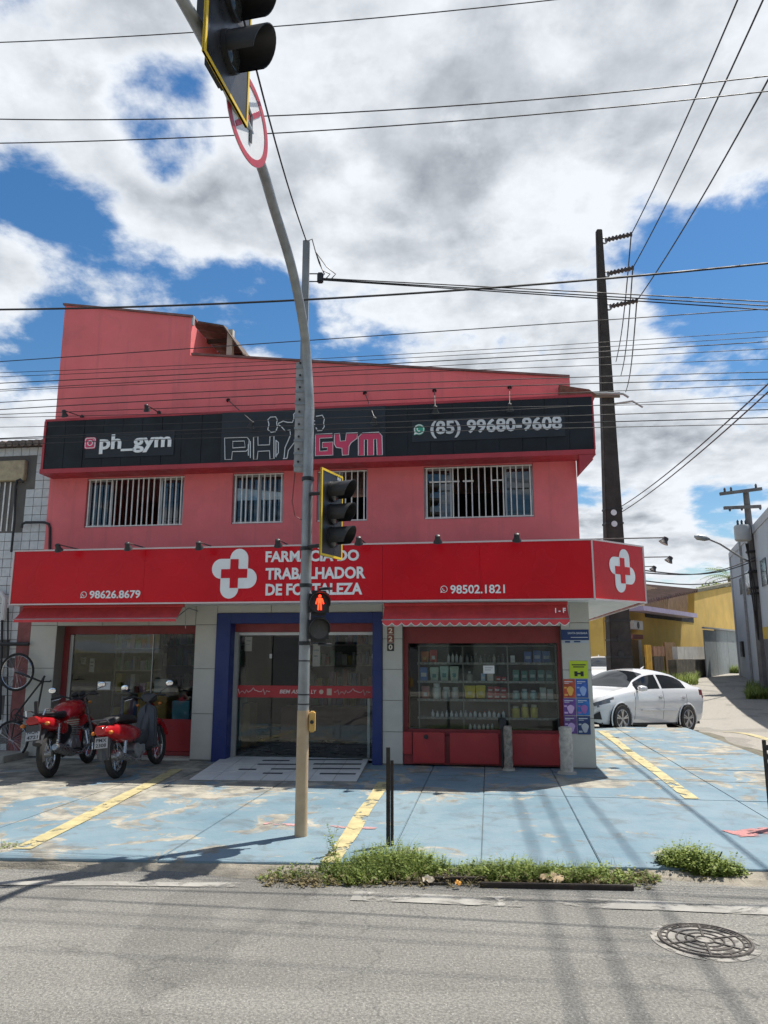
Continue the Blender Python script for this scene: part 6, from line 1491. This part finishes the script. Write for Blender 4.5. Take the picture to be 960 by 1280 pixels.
# ================================================================== FAR SIDE STREET
H0, H1 = at(772, 842, 36.0), at(940, 842, 60.0)
HX = Vector((H1.x - H0.x, H1.y - H0.y, 0)).normalized(); HY = Vector((-HX.y, HX.x, 0)); HYAW = math.atan2(HX.y, HX.x); HO = Vector((H0.x, H0.y, 0))
def hf(u, v, b=0.0):                   # pixel -> frame of the yellow house front
    d = raydir(u, v); c = Vector((0, 0, HCAM)) - HO; t = (b - c.dot(HY)) / d.dot(HY); p = c + d * t
    return Vector((p.dot(HX), b, p.z))
def hthing(name, label, cat, u, v, b=0.0):
    q = hf(u, v, b); o = thing(name, label, cat, HO + HX * q.x + HY * b + Vector((0, 0, q.z)), HYAW); OFF[o.name] = q; return o
def hbox(name, u0, u1, v0, v1, b, d, m, par, zmin=None, **kw):
    um, vm = (u0 + u1) / 2, (v0 + v1) / 2
    return MB().box(hf(u0, vm, b).x, hf(u1, vm, b).x, b, b + d, hf(um, v1, b).z if zmin is None else zmin, hf(um, v0, b).z).build(name, m, par, **kw)
ZB = -.6
M_YELW = mat('yellow_render', (.60, .40, .10), .9, var=.15, scale=.6, streak=.25, scol=(.45, .30, .10), grime=.25, gcol=(.36, .26, .11))
yh = hthing('yellow_house', 'yellow rendered house across the side street with lavender awning', 'house', 860, 842)
ptu = [(940, 730), (925, 731), (868, 741), (868, 768), (806, 770), (806, 756), (765, 760)]
pts = [hf(765, 842) * 1, hf(940, 842) * 1]; pts[0].z = ZB; pts[1].z = ZB
MB().prism(pts + [hf(*q) for q in ptu], (0, .4, 0)).build('wall', M_YELW, yh)
hbox('recess_wall', 800, 872, 738, 772, 1.5, .3, mat('brown_render', (.26, .18, .12), .9, var=.2), yh)
xl, xr = hf(765, 800).x, hf(940, 800).x
MB().box(xl, xl + .3, .4, 9, ZB, hf(772, 762).z).build('side_wall', M_YELW, yh); MB().box(xr - .3, xr, .4, 9, ZB, hf(930, 732).z).build('side_wall', M_YELW, yh)
rt = MB(); pa, pb = hf(798, 754, -.2), hf(872, 738, -.2); n = 26
for k in range(n): p = pa + (pb - pa) * (k / n); rt.tube([(p.x, -.3, p.z), (p.x, 3, p.z + .5)], .13, 6)
rt.build('roof_tiles', mat('dark_roof_tile', (.14, .09, .07), .95, var=.3, scale=2), yh)
pa, pb = hf(868, 741), hf(930, 728); MB().prism([(pa.x, -.08, pa.z), (pb.x, -.08, pb.z), (pb.x, -.08, pb.z + .2), (pa.x, -.08, pa.z + .2)], (0, .55, 0)).build('wall_cap', mat('mossy_cap', (.13, .12, .08), .95, var=.4), yh)
hbox('awning', 805, 871, 762, 767.5, -.9, .9, mat('lavender_awning', (.40, .35, .50), .6), yh); hbox('opening', 807, 867, 768, 775, -.02, .1, mat('dark_opening', (.02, .018, .02), .8), yh)
ac = hbox('air_conditioner', 793, 804, 776, 787, -.35, .33, mat('ac_white', (.6, .6, .58), .5), yh, bevel=.02); p = hf(798, 781.5, -.36); MB().lathe([(.17, 0), (.17, .01)], p, (0, -1, 0), 18).build('fan', M_BLACK, ac)
hbox('door', 790, 799, 800, 838, -.05, .04, mat('brown_door', (.24, .15, .06), .7), yh); hbox('door_canopy', 787, 804, 793, 798.5, -.5, .5, mat('maroon_canopy', (.12, .035, .03), .7), yh); hbox('white_post', 800, 803, 800, 838, -.1, .1, mat('white_jamb', (.5, .48, .44), .7), yh)
for i, (u0, u1, v0, v1, c, lab) in enumerate(((808, 815, 806, 836, (.5, .28, .03), 'yellow board leaning on the yellow house'), (817, 831, 808, 820, (.30, .16, .10), 'brown crate stacked outside the yellow house'), (818, 830, 820.5, 840, (.08, .065, .055), 'dark box at the foot of the yellow house'), (832, 845, 803, 840, (.26, .16, .08), 'tall brown board beside the white wall'))):
    bd_ = i in (0, 3); bq = -1.2; t = hthing('leaning_board' if bd_ else 'crate', lab, 'board' if bd_ else 'crate', (u0 + u1) / 2, v1, bq)
    m = mat('yard_%d' % i, c, .8, var=.25, scale=3); n = 3
    for k in range(n): hbox('plank', u0 + (u1 - u0) * k / n + .1, u0 + (u1 - u0) * (k + 1) / n - .1, v0, v1, bq, .08 if bd_ else .5, m, t, zmin=None if i == 1 else hf(u0, v1, bq).z - .3)
ww = hthing('low_wall', 'low whitewashed wall between the yellow house and the grey gate', 'wall', 865, 842, -2)
for k in range(4): hbox('panel', 847 + 9 * k, 855.8 + 9 * k, 808.5, 824, -2, .25, mat('whitewash', (.62, .61, .57), .8, var=.15, scale=2), ww)
hbox('plinth', 846, 884, 824.3, 846, -2.1, .4, mat('dark_plinth', (.11, .10, .085), .95, var=.4), ww, zmin=ZB)
gt = hthing('grey_gate', 'plain grey sheet-metal gate beside the tall grey building', 'gate', 910, 846, -2.4); n = 4
for k in range(n): hbox('gate_sheet', 882 + 14.5 * k, 896.3 + 14.5 * k, 788, 846, -2.4, .06, mat('grey_gate_paint', (.24, .265, .27), .6, var=.1), gt, zmin=ZB)
hbox('gate_rail', 881, 940, 786.5, 788.3, -2.5, .15, mat('gate_rail', (.28, .29, .30), .6), gt)
def wq(u0, u1, v0, v1, Y): p, q = at(u0, v1, Y), at(u1, v0, Y); return p.x, q.x, p.z, q.z
def tbox(name, u0, u1, v0, v1, Y, d, m, par, **kw): x0, x1, z0, z1 = wq(u0, u1, v0, v1, Y); return MB().box(x0, x1, Y, Y + d, z0, z1).build(name, m, par, **kw)
# tall grey building along the right
gb1, gb2 = at(925, 846, 42.0), at(1040, 846, 21.5); HG = at(925, 692, 42).z
M_GREYB = mat('grey_render', (.40, .43, .46), .9, var=.12, scale=.4, streak=.35, scol=(.27, .29, .31))
gb = thing('grey_building', 'tall plain grey building at the right edge behind the transformer pole', 'building', gb1)
dv = Vector((gb2.x - gb1.x, gb2.y - gb1.y, 0)); nv = Vector((dv.y, -dv.x, 0)).normalized(); nv = -nv if nv.x < 0 else nv
MB().hexa([(gb1.x, gb1.y, -.6), (gb2.x, gb2.y, -.6), (gb2.x + nv.x * 9, gb2.y + nv.y * 9, -.6), (gb1.x + nv.x * 9, gb1.y + nv.y * 9, -.6), (gb1.x, gb1.y, HG), (gb2.x, gb2.y, HG + .0), (gb2.x + nv.x * 9, gb2.y + nv.y * 9, HG), (gb1.x + nv.x * 9, gb1.y + nv.y * 9, HG)]).build('wall', M_GREYB, gb)
dh = dv.normalized()
def gpanel(s0, s1, z0, z1, m, nm, o=.04):
    a, b = gb1 + dh * s0 - nv * o, gb1 + dh * s1 - nv * o
    MB().hexa([(a.x, a.y, z0), (b.x, b.y, z0), (b.x + nv.x * o * .9, b.y + nv.y * o * .9, z0), (a.x + nv.x * o * .9, a.y + nv.y * o * .9, z0), (a.x, a.y, z1), (b.x, b.y, z1), (b.x + nv.x * o * .9, b.y + nv.y * o * .9, z1), (a.x + nv.x * o * .9, a.y + nv.y * o * .9, z1)]).build(nm, m, gb)
gpanel(0, .5, -.2, HG, mat('grey_pilaster', (.33, .35, .375), .9, var=.1), 'pilaster'); gpanel(0.5, 24, HG - .3, HG + .05, mat('parapet_band', (.42, .44, .46), .9), 'parapet'); gpanel(3.6, 4.6, 4.6, 5.4, M_BLACK, 'vent'); gpanel(2.2, 3.0, 1.4, 2.2, M_BLACK, 'meter_box', .12)
gpanel(6.0, 7.4, 4.4, 5.5, mat('far_window', (.05, .055, .06), .2), 'window'); gpanel(11, 12.4, 4.4, 5.5, MATS['far_window'], 'window'); gpanel(5.3, 5.42, -.2, HG, M_STEEL, 'drainpipe', .12); gpanel(8.5, 8.7, -.2, HG - .3, MATS['grey_pilaster'], 'pilaster'); gpanel(10, 16, 2.2, 2.7, mat('yellow_band', (.48, .33, .05), .7), 'yellow_band'); gpanel(10, 16, 0, 2.19, mat('dark_shutter', (.10, .10, .11), .6), 'shutter')
# transformer pole, lamp
YT = 33.0; q0, q1 = at(957, 850, YT), at(932, 613, YT); q0.z = zroad(q0.x, YT) - .1
tp = thing('transformer_pole', 'leaning concrete pole with transformer and two cross-arms at the right', 'utility pole', q0); M_TP = mat('grey_concrete_pole', (.12, .115, .11), .9, var=.3, scale=2)
MB().tube([q0, q1], [.26, .13], 8).build('shaft', M_TP, tp)
def tpt(v): z = at(940, v, YT).z; t = (z - q0.z) / (q1.z - q0.z); return q0 + (q1 - q0) * t
for (u0, v0, u1, v1) in ((900, 617.5, 952, 611), (905, 635, 951, 633)): MB().beam(at(u0, v0, YT - .2), at(u1, v1, YT - .2), .12, .14).build('cross_arm', M_TP, tp)
for u, v in ((906, 615), (914, 614), (945, 610), (912, 634), (927, 633), (950, 632)): p = at(u, v, YT - .2); MB().lathe([(.03, 0), (.06, .04), (.04, .09), (.06, .13), (.02, .2)], p, (0, 0, 1 if v < 620 else -1), 8).build('insulator', MATS['brown_insulator'], tp)
p = at(929, 676, YT - .45); MB().lathe([(.30, 0), (.34, .05), (.34, .62), (.30, .70)], p, n=16).build('transformer', mat('transformer_grey', (.36, .37, .36), .6, var=.1), tp)
for k in range(3): MB().lathe([(.04, 0), (.06, .05), (.04, .1), (.06, .15), (.02, .24)], p + Vector((-.2 + .18 * k, -.05, .70)), n=8).build('bushing', MATS['brown_insulator'], tp)
for v in (690, 715, 735, 742): p = tpt(v); MB().torus(p, (0, 0, 1), .22, .06, 12, 6).build('cable_coil', M_WIRE, tp)
for k in range(3): p0_, p1_ = tpt(680), tpt(800); MB().tube([p0_ + Vector((-.25 - .05 * k, -.2, 0)), (p0_ + p1_) / 2 + Vector((-.32 + .1 * k, -.2, 0)), p1_ + Vector((-.2, -.15, 0))], .03, 5).build('down_cable', M_WIRE, tp)
sl = thing('street_lamp', 'cobra-head street lamp on a long arm reaching left from the transformer pole', 'street lamp', at(942, 706, YT))
MB().tube([at(942, 706, YT), at(925, 696, YT), at(900, 680, YT), at(886, 674, YT)], .045, 7).build('arm', M_STEEL, sl); a_, b_ = at(887, 674, YT), at(868, 670.5, YT)
d_ = (b_ - a_).normalized(); MB().tube([a_, a_ + (b_ - a_) * .3, a_ + (b_ - a_) * .8, b_], [.05, .13, .14, .05], 10).build('head', M_STEEL, sl)
# long telephone cables towards the lamp
for i, (v0, v1) in enumerate(((716, 696), (713, 700), (726, 712))):
    a_, b_ = at(805, v0, 24), at(945, v1, YT); wire([a_ + (b_ - a_) * (k / 12) - Vector((0, 0, .35 * math.sin(math.pi * k / 12))) for k in range(13)], .022, 'low cable between the corner sign and the transformer pole, %s of three' % ('upper', 'middle', 'lower')[i], 'low cables over the side street')
# brick building, green sign behind the pole
bk = thing('brick_building', 'reddish brick building behind the dark pole with dark awning', 'building', at(755, 836, 58)); M_BRK = mat('red_brick_far', (.19, .085, .06), .95, var=.25, scale=2)
tbox('wall', 690, 775, 762, 840, 58, 6, M_BRK, bk); tbox('upper_wall', 795, 836, 735.5, 756, 57, 4, M_BRK, bk); tbox('roof_edge', 694, 776, 758, 762, 57.8, 6, mat('dark_edge', (.07, .05, .045), .9), bk)
tbox('awning', 736, 762, 806, 812, 57, 1, mat('dark_red_awning', (.10, .03, .025), .8), bk); tbox('shop_opening', 737, 765, 813, 836, 57.8, .15, MATS['dark_opening'], bk)
gs = thing('green_sign', 'green shop sign with white lettering seen past the corner pier', 'sign', at(750, 805, 56.8)); x0, x1, z0, z1 = wq(733, 762, 793, 805.5, 56.8); MB().box(x0, x1, 56.7, 56.8, z0, z1).build('panel', mat('green_sign_paint', (.02, .15, .06), .5), gs)
fit_text('Ponto 24h', 'lettering', gs, mat('mint_lettering', (.45, .65, .5), .5), x0 + .3, x1 - .25, z0 + .22, z1 - .2, 56.69, .02, .02)
# ================================================================== VEGETATION
def leaf_mat(name, c1, c2):
    m = bpy.data.materials.new(name); m.use_nodes = True; t = NT(m.node_tree); bs = t.n('ShaderNodeBsdfPrincipled'); out = t.n('ShaderNodeOutputMaterial')
    P = t.n('ShaderNodeNewGeometry'); f = t.ramp(P.outputs['Random Per Island'], 0, 1, 0, 1, False); cc = t.mix(f, c1, c2); cc = t.mix(t.ramp(t.noise(P.outputs['Position'], 4, 3), .45, .7, 0, .5), cc, tuple(x * .5 for x in c1))
    t.l(cc, bs.inputs['Base Color']); bs.inputs['Roughness'].default_value = .6; bs.inputs['Specular IOR Level'].default_value = .3
    tl = t.n('ShaderNodeBsdfTranslucent'); t.l(cc, tl.inputs[0]); mx = t.n('ShaderNodeMixShader', i_Fac=.3) if False else t.n('ShaderNodeMixShader'); mx.inputs[0].default_value = .3
    t.l(bs.outputs[0], mx.inputs[1]); t.l(tl.outputs[0], mx.inputs[2]); t.l(mx.outputs[0], out.inputs[0]); return m
M_LEAF = leaf_mat('weed_leaf', (.11, .17, .03), (.32, .38, .10)); M_DRY = leaf_mat('dry_weed', (.16, .13, .06), (.28, .23, .11))
rv = random.Random(11)
def blade(mb, p, h, lean, az, w):
    d = Vector((math.cos(az), math.sin(az), 0)); s = Vector((-d.y, d.x, 0)) * w; pts = []
    for k in range(4):
        t = k / 3; c = p + d * lean * t * t * h + Vector((0, 0, h * t * (1 - .25 * lean * t))); ww_ = (1 - t * .92)
        pts += [c - s * ww_, c + s * ww_]
    mb.add(pts, [(2 * k, 2 * k + 1, 2 * k + 3, 2 * k + 2) for k in range(3)])
def herb(mb, p, h, az):
    d = Vector((math.cos(az) * .35, math.sin(az) * .35, 1)).normalized()
    n = int(3 + h * 45)
    for k in range(n):
        c = p + d * h * (k + .5) / n; a = rv.uniform(0, 6.28); L = rv.uniform(.016, .04) * (1.2 - .5 * k / n)
        o = Vector((math.cos(a), math.sin(a), rv.uniform(-.1, .7))).normalized(); s = o.cross(Vector((0, 0, 1))).normalized() * L * .42
        mb.add([c, c + o * L * .5 + s, c + o * L, c + o * L * .5 - s], [(0, 1, 2, 3)])
    w_ = Vector((.0012, .0012, 0)); mb.add([p - w_, p + w_, p + d * h + w_ * .3, p + d * h - w_ * .3], [(0, 1, 2, 3)])
def weeds(mb, u, v, z, n, h, spread, dry=None, blades=.78):
    c = gnd(u, v, z)
    for _ in range(n):
        a = rv.uniform(0, 6.28); rr_ = spread * math.sqrt(rv.random()); p = Vector((c.x + rr_ * math.cos(a), c.y + rr_ * math.sin(a) * .6, z - .01)); hh_ = h * rv.uniform(.25, 1.0) ** 1.3 * (1.25 if rv.random() < .1 else 1) * (1.1 - .4 * rr_ / spread)
        if rv.random() < blades: blade(mb, p, hh_, rv.uniform(.2, 1.3), rv.uniform(0, 6.28), rv.uniform(.0018, .0045))
        else: herb(mb, p, hh_ * .85, rv.uniform(0, 6.28))
st_ = MB(); dr = MB()
for k in range(60):
    u = 345 + 460 * k / 59 + rv.uniform(-6, 6); dens_ = .45 + .55 * max(math.exp(-((u - 470) / 60) ** 2), math.exp(-((u - 640) / 60) ** 2), .8 * math.exp(-((u - 740) / 35) ** 2))
    if 555 < u < 590: dens_ *= .35
    weeds(st_, u, 1094 + rv.uniform(-8, 10), -.045, int(150 * dens_ * rv.uniform(.1, 1.3)), .06 + .09 * dens_, .16)
    if rv.random() < .8: weeds(dr, u, 1100 + rv.uniform(-6, 8), -.05, 34, .10, .16)
for (u, v, n, h_, s_) in ((490, 1082, 1100, .25, .32), (450, 1089, 900, .19, .32), (525, 1088, 800, .20, .26), (475, 1092, 500, .16, .34), (640, 1094, 650, .18, .30), (700, 1095, 420, .15, .26), (600, 1093, 350, .17, .22), (745, 1095, 200, .12, .22)): weeds(st_, u, v, -.04, n, h_, s_)
tag(st_.build('verge_weeds', M_LEAF, smooth=False), 'green weeds growing along the kerb below the steel post', 'weeds', kind='stuff')
for _ in range(50): weeds(dr, rv.uniform(780, 960), rv.uniform(1084, 1108), -.05, 6, .05, .12)
tag(dr.build('dry_weeds', M_DRY, smooth=False), 'dry weed stalks scattered in the sandy gutter', 'weeds', kind='stuff')
bs_ = MB()
for (u, v, n, h_, s_) in ((862, 1089, 1300, .29, .24), (890, 1093, 1000, .21, .24), (850, 1086, 600, .24, .16), (915, 1096, 300, .12, .14)): weeds(bs_, u, v, -.05, n, h_, s_, blades=.4)
t = thing('weed_bush', 'bushy green weed clump at the right end of the kerb', 'plant', gnd(875, 1090)); bs_.build('foliage', M_LEAF, t, smooth=False)
sm_ = MB()
for _ in range(12): p = gnd(875 + rv.uniform(-20, 20), 1090, -.05); sm_.tube([p, p + Vector((rv.uniform(-.08, .08), rv.uniform(-.05, .05), .16))], .003, 4)
sm_.build('stems', mat('weed_stem', (.10, .13, .05), .8), t)
lw = MB()
weeds(lw, 8, 1066, -.05, 300, .12, .2); weeds(lw, -20, 1068, -.05, 260, .14, .25)
t = thing('weed_tuft', 'grass tuft at the left end of the kerb', 'plant', gnd(8, 1068)); lw.build('foliage', M_LEAF, t, smooth=False)
tw_ = MB(); p = gnd(418, 1072, -.02)
for k in range(7): az = rv.uniform(0, 6.28); herb(tw_, p + Vector((rv.uniform(-.04, .04), 0, 0)), rv.uniform(.16, .34), az); blade(tw_, p, rv.uniform(.2, .34), .6, az, .003)
t = thing('tall_weed', 'spindly tall weed beside the middle yellow line', 'plant', p); tw_.build('foliage', M_LEAF, t, smooth=False)
# far grass
fgm = MB()
def far_grass(u0, u1, v0, v1, n, h):
    for _ in range(n):
        u, v = rv.uniform(u0, u1), rv.uniform(v0, v1); Y = 30
        for __ in range(4): p = gnd(u, v, zroad(15, Y)); Y = min(max(p.y, 18), 44)
        blade(fgm, Vector((p.x, Y, zroad(p.x, Y) - .02)), h * rv.uniform(.5, 1.2), rv.uniform(.2, 1), rv.uniform(0, 6.28), .03)
far_grass(812, 872, 836, 848, 2600, .55); far_grass(932, 990, 848, 866, 1800, .4); far_grass(862, 900, 905, 912, 0, .1)
tag(fgm.build('far_grass', M_LEAF, smooth=False), 'grass patches along the far side of the side street', 'grass', kind='stuff')
# palm behind the yellow house
PY = 66; pc = at(911, 722, PY); pt = thing('palm_tree', 'small coconut palm rising behind the yellow house', 'palm tree', (pc.x, PY, .4))
MB().tube([(pc.x + .5, PY, .4), (pc.x + .2, PY, 3.5), (pc.x, PY, pc.z)], [.22, .16, .13], 8).build('trunk', mat('palm_trunk', (.14, .11, .08), .95, var=.3), pt)
for k in range(20):
    az = 2 * math.pi * k / 20 + rv.uniform(-.2, .2); el = rv.uniform(.1, 1.2); L = rv.uniform(2.2, 3.0); fr = MB(); prev = None
    for j in range(15):
        t_ = j / 14; c = pc + Vector((math.cos(az) * L * t_ * math.cos(el * (1 - .4 * t_)), math.sin(az) * L * t_ * math.cos(el), L * (t_ * math.sin(el) - .55 * t_ * t_)))
        sd = Vector((-math.sin(az), math.cos(az), 0)); l_ = .75 * math.sin(math.pi * min(.97, t_ * .9 + .08)); dn = Vector((math.cos(az) * .2, math.sin(az) * .2, -.30))
        if prev is not None: fr.add([prev, prev + Vector((0, 0, .03)), c + Vector((0, 0, .03)), c], [(0, 1, 2, 3)])
        for s_ in (1, -1): fr.add([c, c + Vector((math.cos(az), math.sin(az), 0)) * .06, c + (sd * s_ + dn) * l_], [(0, 1, 2)])
        prev = c
    fr.build('frond', M_LEAF, pt, smooth=False)
# leafy shrubs showing over the yellow wall
for i, (u, v, w_) in enumerate(((893, 737, 1.3), (878, 740, .8))):
    c = at(u, v, 62); sb = MB()
    for _ in range(700):
        q = Vector((rv.gauss(0, 1), rv.gauss(0, 1), rv.gauss(0, .6))); q = q.normalized() * rv.random() ** .5 * w_; q.z *= .55; a = Vector((rv.uniform(-1, 1), rv.uniform(-1, 1), rv.uniform(-1, 1))).normalized() * .13; b_ = a.cross(Vector((.3, .5, .8))).normalized() * .07
        sb.add([c + q - a, c + q + b_, c + q + a, c + q - b_], [(0, 1, 2, 3)])
    t = thing('shrub', 'leafy shrub behind the yellow wall, %s' % ('nearer the palm' if i == 0 else 'left of the bigger one'), 'shrub', (c.x, 62, .4), group='shrubs behind the yellow house'); sb.build('foliage', M_LEAF, t, smooth=False)
    MB().tube([(c.x, 62, .4), (c.x, 62, c.z)], .08, 6).build('trunk', MATS['palm_trunk'], t)
# the other side of the road, seen only as reflections in the shop glass
for i, (x0, x1, hh_, c, lab) in enumerate(((-17, -6.2, 4.2, (.42, .40, .36), 'pale house across the road mirrored in the left shop window'), (-5.8, 3.4, 6.4, (.30, .33, .30), 'two-storey greenish house across the road mirrored in the doors'), (3.9, 16, 4.6, (.45, .36, .25), 'ochre house across the road mirrored in the product window'))):
    t = thing('facing_house', lab, 'house', ((x0 + x1) / 2, -8.5, 0), group='houses across the road'); Yb = -8.5
    MB().box(x0, x1, Yb - 7, Yb, -.3, hh_).build('wall', mat('facing_wall_%d' % i, c, .9, var=.15, scale=.8, streak=.3), t); MB().box(x0 - .1, x1 + .1, Yb - 7.2, Yb + .35, hh_, hh_ + .18).build('roof', M_FIB, t)
    n = 4
    for k in range(n):
        xm = x0 + (x1 - x0) * (k + .5) / n; m_ = M_CBLK if k % 2 else mat('shutter_grey', (.22, .22, .23), .6, var=.1)
        if k % 2: MB().box(xm - .5, xm + .5, Yb, Yb + .05, 1.0, 2.1).build('window', m_, t)
        else: MB().box(xm - .8, xm + .8, Yb, Yb + .05, -.1, 2.3).build('shutter', m_, t)
tag(MB().box(-40, 40, -8.48, -5.2, -.4, .0).build('far_pavement', M_CONC), kind='structure')
# kerb bits: iron edge, grate, litter
a_, b_ = gnd(600, 1107, -.045), gnd(792, 1111, -.045)
tag(MB().beam(a_, b_, .035, .05).build('iron_edge_bar', M_RUST, base=a_, bevel=.005), 'rusty iron bar lying along the gutter in front of the weeds', 'iron bar')
a_, b_ = gnd(335, 1102, -.055), gnd(560, 1106, -.055)
tag(MB().beam(a_, b_, .03, .03).build('kerb_edging', mat('dark_edging', (.07, .062, .05), .95, var=.4), base=a_), 'dark low edging strip at the front of the left weeds', 'edging')
gr = thing('drain_grate', 'small dark iron drain grate among the weeds', 'drain grate', gnd(572, 1092, -.03)); c = gnd(572, 1092, -.03)
for k in range(7): MB().box(c.x - .16 + .05 * k, c.x - .14 + .05 * k, c.y - .13, c.y + .13, -.04, -.018).build('slat', M_RUST, gr)
MB().box(c.x - .19, c.x + .19, c.y - .16, c.y - .135, -.045, -.012).build('grate_frame', M_RUST, gr)
M_CARD = mat('cardboard', (.42, .30, .18), .9, var=.15)
def scrap(name, u, v, w, d, rot, c, lab):
    p = gnd(u, v, -.01); m = mat('scrap_' + name, c, .9, var=.2, scale=12); cs_, sn = math.cos(rot), math.sin(rot); n = 4; vs = []
    for i in range(n + 1):
        for j in range(n + 1):
            x, y = (i / n - .5) * w, (j / n - .5) * d; vs.append((p.x + x * cs_ - y * sn, p.y + x * sn + y * cs_, -.012 + .5 * y + .012 * math.sin(i * 1.9 + j)))
    k = len(vs); vs += [(x, y, z - .004) for x, y, z in vs]
    fs = [(i * (n + 1) + j, i * (n + 1) + j + 1, (i + 1) * (n + 1) + j + 1, (i + 1) * (n + 1) + j) for i in range(n) for j in range(n)]; fs += [tuple(q + k for q in f[::-1]) for f in fs]
    tag(MB().add(vs, fs).build(name, m, base=p), lab, 'litter')
scrap('cardboard_scrap', 690, 1096, .17, .07, -.3, (.46, .34, .20), 'torn cardboard scrap lying in the weeds')
scrap('orange_peel', 572, 1103, .05, .03, .4, (.55, .28, .06), 'small orange scrap at the gutter edge'); scrap('paper_scrap', 535, 1098, .09, .05, .2, (.42, .36, .27), 'beige paper scrap left of the drain grate')
